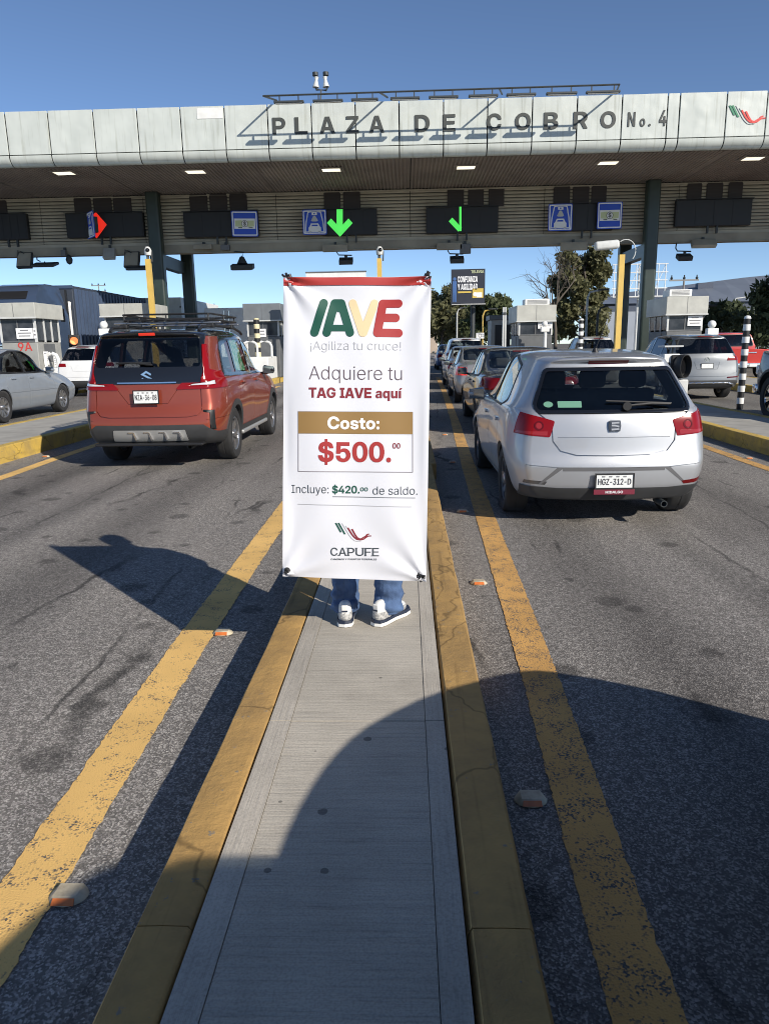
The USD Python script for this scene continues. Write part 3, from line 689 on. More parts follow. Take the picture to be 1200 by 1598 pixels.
def led_panel(x0, x1, y0, y1, label):
    a, b = at(x0, y1, YB - .3), at(x1, y0, YB - .3)
    t = thing('lane_signal', label, 'lane signal', ((a[0] + b[0]) / 2, YB - .3, a[2]), group=None)
    w, h = (b[0] - a[0]) / 2, b[2] - a[2]
    obj('cabinet', rbx(-w, w, 0.0, 0.24, 0, h, 0.02, 6), 'led_box', t)
    obj('visor', bx(-w - .03, w + .03, -0.10, 0.0, h + .003, h + .03), 'led_box', t, smooth=False)
    n = 4
    for k in range(n):
        obj('display', bx(-w + .05 + k * (2 * w - .1) / n + .012, -w + .05 + (k + 1) * (2 * w - .1) / n - .012, -0.012, -0.002, .05, h - .05), 'led_box', t, smooth=False)
    obj('bracket', bx(-.25, -.17, .0, .1, -.32, -.003), 'steel_dark', t, smooth=False); obj('bracket', bx(.17, .25, 0, .1, -.32, -.003), 'steel_dark', t, smooth=False)
    return t, (lambda X, Y, YY=YB - .32: at(X, Y, YY)), ((a[0] + b[0]) / 2, a[2])


def lit(t, org, pts, m, w):
    q = [(at(x, y, YB - .32)[0] - org[0], at(x, y, YB - .32)[2] - org[1]) for x, y in pts]
    return LineString(q).buffer(w / 2, cap_style=2, join_style=2)


for rect, lab in [((-6, 40, 332, 374), 'unlit black lane signal at the left edge of the board'), ((105, 222, 330, 371), 'lane signal with a lit red chevron'), ((288, 402, 328, 370), 'unlit black lane signal behind the left banknote sign'),
                  ((508, 588, 325, 367), 'lane signal with a full lit green arrow'), ((665, 778, 321, 364), 'lane signal with half a lit green arrow'), ((876, 958, 316, 360), 'unlit black lane signal between two blue signs'), ((1053, 1175, 309, 353), 'wide unlit lane signal right of the right column')]:
    t, _, org = led_panel(*rect, lab)
    if 'full' in lab:
        s = unary_union([lit(t, org, [(530, 325), (530, 362)], 0, .28), lit(t, org, [(513.5, 344), (530.5, 362), (547, 344)], 0, .27)])
        e = ext(s, .016); e.apply_translation((0, -.014, 0)); obj('lit_arrow', e, 'led_green', t, smooth=False)
    if 'chevron' in lab:
        s = lit(t, org, [(146, 334), (160, 350), (147, 368)], 0, .30)
        e = ext(s, .016); e.apply_translation((0, -.014, 0)); obj('lit_chevron', e, 'led_red', t, smooth=False)
    if 'half' in lab:
        s = unary_union([lit(t, org, [(718.5, 322), (718.5, 360)], 0, .10), lit(t, org, [(703, 342), (718, 358)], 0, .22)])
        e = ext(s, .016); e.apply_translation((0, -.014, 0)); obj('lit_arrow', e, 'led_green', t, smooth=False)


def blue_sign(x0, x1, y0, y1, kind, label, rz=0, wide=None):
    Y = YB - .52
    a, b = at(x0, y1, Y), at(x1, y0, Y)
    w = (b[0] - a[0]) / 2 if wide is None else wide
    t = thing('lane_sign', label, 'road sign', ((a[0] + b[0]) / 2, Y, a[2]), rz); h = b[2] - a[2]
    rr = lambda x, z, X, Z, r: sbox(x + r, z + r, X - r, Z - r).buffer(r)
    e = lambda s, y: mv(ext(s, .006), 0, y, 0)
    obj('plate', mv(ext(rr(-w, 0, w, h, .06), .03), 0, .03, 0), 'sign_blue', t, smooth=False)
    obj('border', e(rr(-w + .035, .035, w - .035, h - .035, .05).difference(rr(-w + .085, .085, w - .085, h - .085, .03)), -.001), 'sign_white', t, smooth=False)
    obj('back_box', bx(-w * .6, w * .6, .033, .26, h * .2, h * .8), 'steel_dark', t, smooth=False)
    S = lambda pts: Polygon([(p * w, q * h) for p, q in pts])
    if kind == 'money':
        obj('note', e(S([(-.80, .30), (.80, .30), (.80, .70), (-.80, .70)]), -.001), 'sign_white', t, smooth=False)
        obj('note_print', mv(ext(unary_union([S([(-.72, .40), (-.2, .36), (-.2, .64), (-.72, .62)]), S([(.2, .36), (.7, .40), (.72, .62), (.2, .62)])]), .004), 0, -.008, 0), 'money_green', t, smooth=False)
        obj('coin', mv(ext(Point(0, h * .5).buffer(h * .125), .005), 0, -.009, 0), 'sign_white', t, smooth=False)
        obj('coin_ring', mv(ext(Point(0, h * .5).buffer(h * .135).difference(Point(0, h * .5).buffer(h * .115)), .006), 0, -.010, 0), 'print_dark', t, smooth=False)
        obj('dollar', mv(ext(affinity.translate(text('$', h * .15, 700), 0, h * .43), .006), 0, -.015, 0), 'print_dark', t, smooth=False)
        obj('print_line', mv(ext(unary_union([S([(-.5, .33), (-.2, .33), (-.2, .36), (-.5, .36)]), S([(.3, .33), (.6, .33), (.6, .36), (.3, .36)])]), .004), 0, -.008, 0), 'print_dark', t, smooth=False)
    else:
        lane = unary_union([LineString([(s * .78 * w, h * .10), (s * .70 * w, h * .5), (s * .52 * w, h * .90), (s * .25 * w, h * .92)]).buffer(.022) for s in (-1, 1)] + [LineString([(-.7 * w, h * .115), (.7 * w, h * .115)]).buffer(.015)])
        obj('gantry_outline', e(lane, -.001), 'sign_white', t, smooth=False)
        obj('reader', e(S([(-.22, .78), (.22, .78), (.22, .90), (-.22, .90)]), -.001), 'sign_white', t, smooth=False)
        obj('reader_dot', mv(ext(S([(-.07, .81), (.05, .81), (.05, .86), (-.07, .86)]), .004), 0, -.008, 0), 'sign_blue', t, smooth=False)
        obj('signal_cone', e(S([(-.08, .75), (.08, .75), (.30, .56), (.18, .53), (-.18, .53), (-.30, .56)]), -.001), 'pale_grey', t, smooth=False)
        car = S([(-.52, .13), (.52, .13), (.52, .28), (.42, .33), (.30, .45), (-.30, .45), (-.42, .33), (-.52, .28)]).difference(S([(-.27, .34), (.27, .34), (.24, .40), (-.24, .40)]))
        obj('car_symbol', e(unary_union([car, S([(-.46, .09), (-.3, .09), (-.3, .14), (-.46, .14)]), S([(.3, .09), (.46, .09), (.46, .14), (.3, .14)])]), -.001), 'sign_white', t, smooth=False)
    return t


blue_sign(363, 401, 328, 369, 'money', 'blue sign with a banknote left of the lit green arrow', 8)
blue_sign(473, 509, 326, 366, 'tag', 'blue electronic toll sign beside the lit green arrow')
blue_sign(855, 894, 317, 360, 'tag', 'blue electronic toll sign on the right half of the board')
blue_sign(931, 972, 314, 357, 'money', 'blue sign with a banknote beside the right column')
blue_sign(134, 147, 330, 371, 'tag', 'blue sign seen nearly edge-on beside the red chevron', -50, wide=.55)


# ------------------------------------------------------------------ lamps and boxes under the beam
def flood(px_, py_, kind, label, Y=YB - .25):
    top = 5.88; p = at(px_, py_, Y)
    t = thing('floodlight', label, 'floodlight', (p[0], Y, p[2]))
    dz = top - p[2]
    if kind == 'flat':
        obj('arm', cat_(tube([(-.35, 0, dz), (-.35, 0, .18), (-.2, 0, .10), (.25, 0, .10)], .03, 6), bx(-.02, .02, -.02, .02, .02, .1)), 'steel_dark', t)
        obj('lamp_head', mv(rbx(-.55, .55, -.3, .3, -.10, .02, .02, 6), rx=16), 'steel_dark', t)
        obj('lamp_lens', mv(bx(-.48, .48, -.25, .25, -.118, -.103), rx=16), 'pale_grey', t, smooth=False)
    if kind == 'square':
        obj('arm', tube([(-.30, 0, dz), (-.28, 0, .45), (-.1, 0, .38), (0, 0, .32)], .03, 6), 'steel_dark', t)
        obj('lamp_head', mv(rbx(-.36, .36, -.08, .10, -.38, .38, .02, 6), rx=-22), 'plastic_dark', t)
        obj('lamp_lens', mv(bx(-.31, .31, -.105, -.083, -.32, .32), rx=-22), 'beam_tan', t, smooth=False)
    if kind == 'small':
        obj('arm', tube([(-.40, 0, dz), (-.42, 0, .38), (-.34, 0, .25), (.28, 0, .22)], .03, 6), 'steel_dark', t)
        obj('neck', tube([(0, 0, .22), (0, 0, .08)], .07, 8), 'steel_dark', t)
        obj('lamp_head', mv(rbx(-.32, .32, -.24, .24, -.13, .08, .02, 6), rx=24), 'steel_dark', t)
    if kind == 'double':
        obj('arm', tube([(-.35, 0, dz), (-.30, 0, .55), (.1, 0, .50), (0, 0, .30)], .03, 6), 'steel_dark', t)
        obj('neck', mv(lathe([(0, .0), (.25, .0), (.10, .30), (0, .34)], 10), 0, 0, 0), 'steel_dark', t)
        obj('lamp_head', mv(rbx(-.52, .52, -.25, .25, -.25, -.03, .02, 6), rx=14), 'steel_dark', t)
        obj('lamp_lens', mv(bx(-.45, .45, -.2, .2, -.27, -.253), rx=14), 'pale_grey', t, smooth=False)
    if kind == 'bulb':
        obj('arm', tube([(0, 0, dz), (0, 0, .15)], .025, 6), 'steel_dark', t)
        obj('lamp_head', lathe([(0, -.25), (.12, -.18), (.16, -.02), (.10, .14), (.04, .20), (0, .21)], 12), 'steel_dark', t)
    return t


flood(39, 406, 'square', 'square floodlight hanging from the beam, farthest left')
flood(70, 411, 'flat', 'flat floodlight on a bent arm beside the leftmost square floodlight')
flood(108, 404, 'bulb', 'small bulb lamp hanging from the beam at the far left')
flood(206, 405, 'square', 'square floodlight hanging left of the left column')
flood(217, 416, 'flat', 'flat floodlight hanging behind the left yellow camera pole')
flood(378, 411, 'double', 'two-tier floodlight hanging below the beam right of the left column')
flood(540, 406, 'small', 'small floodlight hanging below the lit green arrow')
flood(713, 404, 'small', 'small floodlight hanging below the half-lit green arrow')
flood(1068, 400, 'small', 'small floodlight hanging right of the right column')


def beam_box(px_, py_, w, h, lab, m='beam_tan', tilt=0):
    p = at(px_, py_, YB - .3)
    t = thing('junction_box', lab, 'equipment box', (p[0], YB - .3, p[2]))
    obj('casing', mv(rbx(-w / 2, w / 2, -.12, .10, -h / 2, h / 2, .015, 6), rx=tilt), m, t); obj('mount', bx(-.05, .05, .08, .2, -h * .2, h * .62 + .1), 'steel_dark', t, smooth=False)


beam_box(523, 387, 1.15, .30, 'tan box under the beam below the lit green arrow')
beam_box(701, 384, 1.15, .30, 'tan box under the beam below the half-lit green arrow')
beam_box(726, 388, .5, .42, 'small dark box under the beam right of a tan box', 'plastic_grey')
beam_box(895, 384, 1.2, .35, 'tan box under the beam in front of the tall tree')
beam_box(1098, 380, 1.1, .34, 'tan plate under the beam above the right booth', tilt=-35)
beam_box(171, 396, .55, .5, 'tilted grey box under the beam left of the left column', 'booth_grey', tilt=-25)
beam_box(100, 395, .22, .28, 'small round-edged box under the beam at the far left', 'plastic_grey')
beam_box(317, 385, .85, .22, 'tan box under the beam just right of the left column')
beam_box(352, 386, .4, .24, 'dark box under the beam beside the two-tier floodlight', 'plastic_grey')

# ------------------------------------------------------------------ vehicles
def pch(knots):
    k = np.array(sorted(knots)); return PchipInterpolator(k[:, 0], k[:, 1], extrapolate=True)


def clamp_f(knots):
    f = pch(knots); lo, hi = min(k[0] for k in knots), max(k[0] for k in knots)
    return lambda z: f(np.clip(z, lo, hi))


class Loft:
    """A car body: cross-sections along the length; the section's Y follows the rear and the front silhouettes."""
    def __init__(self, L, curves, rear, front, rc=.13, rl=.32, bulge_r=.05, bulge_f=.12, rounds=3, dense=30):
        self.L, self.c = L, {k: pch(v) for k, v in curves.items()}
        self.rear, self.front = clamp_f(rear), clamp_f(front)
        s = np.unique(np.r_[0, .003, .008, .016, .028, .045, .068, np.linspace(.09, .91, dense), .935, .958, .975, .988, .996, 1])
        g = lambda n: self.c[n](s)
        d = np.minimum(s, 1 - s) * L
        shrink = rc * (1 - np.sqrt(np.clip(1 - np.clip(1 - d / rl, 0, 1) ** 2, 0, 1)))
        wb, wm, ws, wr = g('wb') - shrink, g('wm') - shrink, g('ws') - shrink * .95, g('wr') - shrink * .6
        zb, zm, zs, zr = g('zb'), g('zm'), g('zs'), g('zr')
        h5 = np.minimum(.12, (zr - zs) * .42)
        Q = np.stack([np.stack([0 * s, zb + .004], 1), np.stack([wb * .86, zb], 1), np.stack([wb, zb + .05], 1), np.stack([wm - .01, zm - .10], 1), np.stack([wm, zm + .06], 1), np.stack([ws, zs], 1), np.stack([ws - .035, zs + .025], 1),
                      np.stack([wr + .02, zr - h5], 1), np.stack([wr - .06, zr - .022], 1), np.stack([wr * .5, zr - .002], 1), np.stack([0 * s, zr], 1)], 1)
        for _ in range(rounds):
            a, b = Q[:, :-1], Q[:, 1:]
            Q = np.concatenate([Q[:, :1], np.stack([.75 * a + .25 * b, .25 * a + .75 * b], 2).reshape(len(s), -1, 2), Q[:, -1:]], 1)
        N, S = Q.shape[1], len(s)
        x, z = Q[..., 0], Q[..., 1]
        y = self.rear(z) + s[:, None] * (self.front(z) - self.rear(z))
        ring = np.concatenate([np.stack([x, y, z], -1), np.stack([-x, y, z], -1)[:, N - 2:0:-1]], 1)
        n = ring.shape[1]; V = [ring.reshape(-1, 3)]; Fc = []
        for i in range(S - 1):
            for j in range(n):
                a, b, c, e = i * n + j, i * n + (j + 1) % n, (i + 1) * n + (j + 1) % n, (i + 1) * n + j
                Fc += [(a, b, c), (a, c, e)]
        base = S * n
        K = 10
        for end, bul, sg in ((0, bulge_r, -1), (S - 1, bulge_f, 1)):
            o = end * n; idx = np.full((N, K + 1), -1)
            idx[0, :] = o; idx[N - 1, :] = o + N - 1
            new = []
            t = np.linspace(-1, 1, K + 1)
            for j in range(1, N - 1):
                idx[j, K] = o + j; idx[j, 0] = o + (2 * N - 2 - j)
                for k in range(1, K):
                    new.append((x[end, j] * t[k], y[end, j] + sg * bul * (1 - t[k] ** 2) * (1 if x[end, j] > .3 else x[end, j] / .3), z[end, j])); idx[j, k] = base + len(new) - 1
            V.append(np.array(new)); base += len(new)
            for j in range(N - 1):
                for k in range(K):
                    a, b, c, e = idx[j, k], idx[j, k + 1], idx[j + 1, k + 1], idx[j + 1, k]
                    tri = [(a, b, c), (a, c, e)]
                    for q in tri:
                        if len(set(q)) == 3: Fc.append(q[::-1] if end == 0 else q)
        self.t = trimesh.Trimesh(np.vstack(V), np.array(Fc), process=False)
        if self.t.volume < 0: self.t.invert()
        self.nrm = np.array(self.t.vertex_normals); self.cache = {}

    def man(self, d=0.0):
        if d not in self.cache:
            self.cache[d] = mf(trimesh.Trimesh(self.t.vertices + self.nrm * d, self.t.faces, process=False))
        return self.cache[d]

    def shell(self, out, inn): return self.man(out) - self.man(inn)


def cs(poly):
    geoms = getattr(poly, 'geoms', [poly]); loops = []
    for g in geoms:
        loops.append(np.array(g.exterior.coords)[:-1]); loops += [np.array(r.coords)[:-1] for r in g.interiors]
    return m3.CrossSection([l.tolist() for l in loops], m3.FillRule.EvenOdd)


def as_poly(p): return p if hasattr(p, 'geom_type') else Polygon(p)


def pxz(poly, y0, y1):
    m = m3.Manifold.extrude(cs(as_poly(poly)), y1 - y0)
    return m.transform([[1, 0, 0, 0], [0, 0, -1, y1], [0, 1, 0, 0]])


def pyz(poly, x0, x1):
    m = m3.Manifold.extrude(cs(as_poly(poly)), x1 - x0)
    return m.transform([[0, 0, 1, x0], [1, 0, 0, 0], [0, 1, 0, 0]])


def mir(pts): return [(-a, b) for a, b in pts][::-1]


def soft(pts, r): return Polygon(pts).buffer(-r).buffer(2 * r).buffer(-r)


def cylx(y, z, r, x0, x1, n=40):
    return m3.Manifold.cylinder(x1 - x0, r, r, n).transform([[0, 0, 1, x0], [1, 0, 0, y], [0, 1, 0, z]])


def wheel(parent, x, y, r, w, side, spokes=5, look='alloy', style='twin', parts=True, name='wheel'):
    """A wheel whose outer face looks along side * x."""
    wh = UsdGeom.Xform.Define(stage, numbered(str(parent.GetPath()), name)); wh.AddTranslateOp().Set(Gf.Vec3d(x, y, r)); wp = wh.GetPrim()
    rr = r * .66
    prof = [(rr, -w * .42), (rr * 1.06, -w * .48), (r * .93, -w * .5), (r * .985, -w * .42), (r, -w * .28), (r, -w * .05), (r * .992, -w * .04), (r * .992, w * .04), (r, w * .05), (r, w * .28), (r * .985, w * .42), (r * .93, w * .5), (rr * 1.06, w * .48), (rr, w * .42), (rr, -w * .42)]
    ty = lathe(prof, 36, 'x')
    if parts:
        # tread blocks
        bl = [mv(bx(-w * .40, w * .40, -.006, .006, -.004, .0025), 0, 0, 0) for _ in range(1)]
    obj('tyre', ty, 'rubber', wp, smooth=40)
    o = side * w * .36
    rim = [lathe([(rr * .90, -w * .4), (rr * 1.0, -w * .4), (rr * 1.0, w * .42), (rr * .965, w * .44), (rr * .92, w * .40), (rr * .90, -w * .4)], 36, 'x')]
    sp = []
    for k in range(spokes):
        a = 2 * math.pi * k / spokes + .3
        for da in ((-.13, .13) if style == 'twin' else (0,)):
            wd = rr * (.085 if style == 'twin' else .15)
            q = [(-wd * .8, rr * .16), (wd * .8, rr * .16), (wd, rr * .93), (-wd, rr * .93)]
            m = trimesh.creation.extrude_polygon(Polygon(q), .018)     # in xy, z thickness
            m.vertices[:, 2] += -.018 * (np.hypot(m.vertices[:, 0], m.vertices[:, 1]) < rr * .5)
            m.apply_transform(trimesh.transformations.rotation_matrix(a + da, [0, 0, 1]))
            v = m.vertices; m = trimesh.Trimesh(np.column_stack([o - .02 * side + v[:, 2] * side, v[:, 0], v[:, 1]]), m.faces, process=False)
            if m.volume < 0: m.invert()
            sp.append(m)
    hub = mv(lathe([(0, -.03), (rr * .24, -.03), (rr * .24, .01), (rr * .16, .02), (0, .022)], 20, 'x'), o)
    if side < 0: hub = mv(lathe([(0, -.022), (rr * .16, -.02), (rr * .24, -.01), (rr * .24, .03), (0, .03)], 20, 'x'), o)
    obj('rim', cat_(rim, sp, hub), look, wp, smooth=35)
    obj('brake_disc', mv(lathe([(0, -.01), (rr * .85, -.01), (rr * .85, .01), (0, .01)], 24, 'x'), side * w * .05), 'steel_dark', wp, smooth=35)
    return wp


def mirror(parent, x, y, z, side, m):
    c = UsdGeom.Xform.Define(stage, numbered(str(parent.GetPath()), 'door_mirror')); c.AddTranslateOp().Set(Gf.Vec3d(side * x, y, z)); p = c.GetPrim()
    s = m3.Manifold.sphere(1, 20)
    h = m3.Manifold.batch_hull([s.scale((.035, .045, .075)).translate((side * .07, 0, .02)), s.scale((.03, .04, .05)).translate((side * .20, -.01, .02)), s.scale((.03, .07, .05)).translate((side * .12, .03, .02))])
    obj('mirror_shell', tm(h), m, p, smooth=60)
    obj('mirror_glass', mv(rbx(-.085, .085, -.004, .004, -.055, .055, .003, 6), side * .135, -.048, .02, rz=side * 6), 'mirror_glass', p, smooth=30)
    obj('mirror_stalk', tube([(-side * .04, 0, -.05), (side * .07, 0, -.02)], .022, 8), 'black', p)


def car(name, label, cat, loc, L, curves, rear, front, paint_, wheels, side_win=(), rear_win=None, front_win=None, lamps=(), grooves_rear=(), grooves_side=(), trims=(), plate=None, mirror_at=None, group=None,
        body_kw=None, arch=.05, arch_trim=None, hollow=True, glass_side='glass_tint', glass_rear='glass_tint', wheel_kw=None, under=.30, rz=0, interior=True, seat_y=None, wr=.31, ww=.20, gap=.008, extra=None, roof_look=None, scale=1.0):
    lf = Loft(L, curves, rear, front, **(body_kw or {}))
    t = thing(name, label, cat, loc, rz, group)
    if scale != 1.0: UsdGeom.Xformable(t).AddScaleOp().Set(Gf.Vec3f(scale, scale, scale))
    W = float(np.max(lf.t.vertices[:, 0]))
    body = lf.man(0)
    if hollow:
        tubb = lf.man(-.045) ^ m3.Manifold.cube((4, L - .31, 4)).translate((-2, .06, .52))
        body = body - tubb
    cut = []
    wins = []
    for pts in side_win:
        pg = as_poly(pts)
        for sd in (-1, 1): wins.append((pyz(pg, .25 * sd if sd > 0 else -2, 2 if sd > 0 else -.25), glass_side, 'side_window'))
    if rear_win is not None: wins.append((pxz(as_poly(rear_win[0]), -.5, rear_win[1]), glass_rear, 'rear_window'))
    if front_win is not None: wins.append((pxz(as_poly(front_win[0]), front_win[1], L + .5), 'glass_tint', 'windscreen'))
    sh_cut = lf.man(.02) - lf.man(-.06)
    pane = lf.man(-.004) - lf.man(-.010) if hollow else lf.man(.0012) - lf.man(-.02)
    pieces = []
    for pr, lk, nm in wins:
        if hollow: cut.append(pr ^ sh_cut)
        pieces.append((nm, pr ^ pane, lk if hollow else 'glass_black', None))
    for nm, pr, lk, out, inn in lamps:
        pr = pr if isinstance(pr, m3.Manifold) else pr
        cut.append(pr ^ (lf.man(.02) - lf.man(inn - .004)))
        pieces.append((nm, pr ^ lf.shell(out, inn), lk, None))
    for nm, pr, lk, out, inn in trims:
        pieces.append((nm, pr ^ lf.shell(out, inn), lk, None))
    gsh = lf.man(.02) - lf.man(-.014)
    for lines, w in grooves_rear:
        cut.append(pxz(LineString(lines).buffer(w / 2), -.4, L * .25) ^ gsh)
    for lines, w in grooves_side:
        g = LineString(lines).buffer(w / 2); cut.append((pyz(g, .3, 2) + pyz(g, -2, -.3)) ^ gsh)
    arches = []
    for y in wheels:
        for sd in (-1, 1):
            a, b = (W - .34, 2) if sd > 0 else (-2, -(W - .34))
            arches.append(cylx(y, wr, wr + arch, a, b))
            body_l = (cylx(y, wr, wr + arch + .012, *((W - .34, W - .03) if sd > 0 else (-(W - .03), -(W - .34)))) - cylx(y, wr, wr + arch - .004, *((W - .32, 2) if sd > 0 else (-2, -(W - .32)))))
            pieces.append(('wheel_well', body_l ^ lf.man(-.012), 'black_matt', None))
            if arch_trim: pieces.append(('arch_trim', (cylx(y, wr, wr + arch + arch_trim, *((.4, 2) if sd > 0 else (-2, -.4))) - cylx(y, wr, wr + arch - .002, *((.3, 3) if sd > 0 else (-3, -.3)))) ^ lf.shell(.014, -.02), 'plastic_dark', None))
    body = body - m3.Manifold.batch_boolean(cut + arches, m3.OpType.Add)
    if roof_look:
        rc, look2, nm2 = roof_look
        obj(nm2, tm(body ^ rc), look2, t, smooth=32); body = body - rc
    obj('body', tm(body), paint_, t, smooth=32)
    if hollow:
        lining = ((lf.man(-.0455) - lf.man(-.054)) ^ m3.Manifold.cube((4, L - .33, 4)).translate((-2, .05, .53)))
        if wins: lining = lining - m3.Manifold.batch_boolean([pr ^ sh_cut for pr, _, _ in wins], m3.OpType.Add)
        obj('cabin_lining', tm(lining), 'interior', t, smooth=32)
    allarch = m3.Manifold.batch_boolean(arches, m3.OpType.Add) if arches else None
    for nm, mm, lk, lab in pieces:
        if nm not in ('wheel_well', 'arch_trim', 'side_window', 'rear_window', 'windscreen') and allarch is not None: mm = mm - allarch
        if mm.num_tri() > 0: obj(nm, tm(mm), lk, t, smooth=32, label=lab)
    for y in wheels:
        for sd in (-1, 1): wheel(t, sd * (W - ww / 2 - .025), y, wr, ww, sd, **(wheel_kw or {}))
    if mirror_at:
        for sd in (-1, 1): mirror(t, mirror_at[0], mirror_at[1], mirror_at[2], sd, mirror_at[3])
    if plate:
        px_, yy, z, w, h, txt, tilt = plate
        pp = obj('number_plate', mv(rbx(-w / 2, w / 2, -.006, .004, -h / 2, h / 2, .003, 6), px_, yy, z, rx=tilt), 'plate', t, smooth=30)
        if txt:
            e = ext(fit(text(txt, h * .42, 500), -w * .44, w * .44, -h * .24, h * .20), .003); obj('plate_number', mv(e, px_, yy - .007, z, rx=tilt), 'print_dark', pp, smooth=False)
            for q in range(4): obj('plate_mark', mv(ext(sbox(-w * .34 + q * w * .19, h * .30, -w * .26 + q * w * .19, h * .39), .002), px_, yy - .007, z, rx=tilt), 'print_grey', pp, smooth=False)
        obj('plate_frame', mv(ext(sbox(-w / 2 - .008, -h / 2 - .008, w / 2 + .008, h / 2 + .008).difference(sbox(-w / 2 + .004, -h / 2 + .004, w / 2 - .004, h / 2 - .004)), .008), px_, yy - .001, z, rx=tilt), 'black', pp, smooth=False)
    if interior and hollow:
        y0, y1 = seat_y or (L * .30, L * .50)
        fl = lf.man(-.05) ^ m3.Manifold.cube((4, L - .8, .5), True).translate((0, L / 2, .50))
        obj('cabin_floor', tm(fl), 'interior', t, smooth=30)
        def seat(x, y, w, nm):
            s = cat_(rbx(x - w / 2, x + w / 2, y - .10, y + .40, .70, .84, .05, 8), mv(rbx(-w / 2, w / 2, -.06, .06, 0, .36, .05, 8), x, y - .06, .74, rx=12))
            q = obj(nm, s, 'interior', t, smooth=60)
            for hx in ((x,) if w < .7 else (x - .36, x, x + .36)): obj('headrest', cat_(mv(rbx(-.12, .12, -.05, .05, 0, .16, .04, 8), hx, y - .17, 1.10), tube([(hx - .04, y - .15, 1.04), (hx - .04, y - .17, 1.14)], .008, 6), tube([(hx + .04, y - .15, 1.04), (hx + .04, y - .17, 1.14)], .008, 6)), 'interior', q, smooth=60)
        seat(0, y0, 1.15, 'rear_seat'); seat(-.36, y1, .48, 'front_seat'); seat(.36, y1, .48, 'front_seat')
        obj('dashboard', rbx(-.62, .62, y1 + .62, y1 + .92, .78, .98, .06, 8), 'interior', t, smooth=60)
        ring = trimesh.creation.torus(.18, .016, major_sections=24, minor_sections=8); obj('steering_wheel', mv(ring, -.36, y1 + .52, 1.0, rx=65), 'interior', t, smooth=60)
    if extra: extra(t, lf)
    return t, lf


# ---- silver hatchback
def hatch_extra(t, lf):
    sh = lambda poly, lk, nm, out, inn=-.02, ymax=.6: obj(nm, tm(pxz(as_poly(poly), -.4, ymax) ^ lf.shell(out, inn)), lk, t, smooth=32)
    # bumper crease, lower valance, reflectors
    # emblem
    e = soft([(-.042, -.045), (.042, -.045), (.048, .0), (.042, .045), (-.042, .045), (-.048, 0)], .008)
    y = -.035 + .05
    def yrear(z): return float(lf.rear(z)) - lf_b
    lf_b = .06
    em = obj('emblem', mv(ext(e, .012), 0, yrear(.84) + .004, .84, rx=-6), 'alloy_dark', t, smooth=30)
    obj('emblem_field', mv(ext(e.buffer(-.006), .003), 0, yrear(.84) - .009, .84, rx=-6), 'emblem_dark', em, smooth=False)
    S = unary_union([swoosh([(-.03, .024), (.03, .028)], .013), swoosh([(-.030, .006), (.0, .004), (.03, -.004)], .013), swoosh([(-.03, -.027), (.03, -.023)], .013)])
    obj('emblem_letter', mv(ext(S, .003), 0, yrear(.84) - .0125, .84, rx=-6), 'emblem_light', em, smooth=False)
    # wiper
    wy = lambda z: float(lf.rear(z)) - .06
    wp = obj('rear_wiper', cat_(tube([(.13, wy(1.0) - .03, 1.0), (.30, wy(1.01) - .02, 1.012), (.46, wy(1.0) + .01, 1.005)], .010, 6), tube([(-.06, wy(1.03) - .012, 1.035), (.47, wy(1.02) + .0, 1.01)], .008, 6)), 'black', t)
    obj('wiper_hub', mv(lathe([(0, -.03), (.035, -.03), (.028, .02), (0, .03)], 12, 'y'), .10, wy(1.0) - .015, .995), 'black', wp)
    obj('antenna', cat_(mv(lathe([(0, 0), (.035, 0), (.022, .035), (.010, .06), (0, .062)], 12), -.02, .66, 1.405), tube([(-.02, .66, 1.44), (.02, .50, 1.66)], .006, 6, .003)), 'black', t)
    # number plate surround with a state name
    pf = obj('plate_holder', mv(rbx(-.165, .165, -.012, .004, -.022, .022, .003, 6), 0, -.062, .312), 'plate_maroon', t, smooth=30)
    obj('holder_text', mv(ext(fit(text('HIDALGO', .02, 600), -.07, .07, -.010, .010), .002), 0, -.075, .312), 'sign_white', pf, smooth=False)
    obj('exhaust', mv(lathe([(.022, -.1), (.028, -.1), (.028, .1), (.022, .1), (.022, -.1)], 12, 'y'), .42, .06, .20), 'steel_dark', t)
    # stickers on the rear glass and a sun shade on the left rear door
    for sd, lim in ((-1, (-2, -.3)),):
        obj('sun_shade', tm(pyz(soft([(.86, 1.03), (1.0, 1.28), (1.45, 1.35), (1.63, 1.36), (1.63, .97), (.98, .98)], .03), *lim) ^ (lf.man(-.014) - lf.man(-.019))), 'screen_green', t, smooth=30, label='green patterned sun shade inside the left rear window')
    st = obj('window_sticker', tm(pxz(soft([(-.44, .985), (-.25, .985), (-.25, 1.035), (-.44, 1.035)], .006), -.4, .8) ^ (lf.man(-.0015) - lf.man(-.0035))), 'sticker_green', t, smooth=30)
    obj('window_sticker', tm(pxz(affinity.scale(Point(-.515, 1.01).buffer(.03), 1.25, .75), -.4, .8) ^ (lf.man(-.0015) - lf.man(-.0035))), 'sticker_green', t, smooth=30)


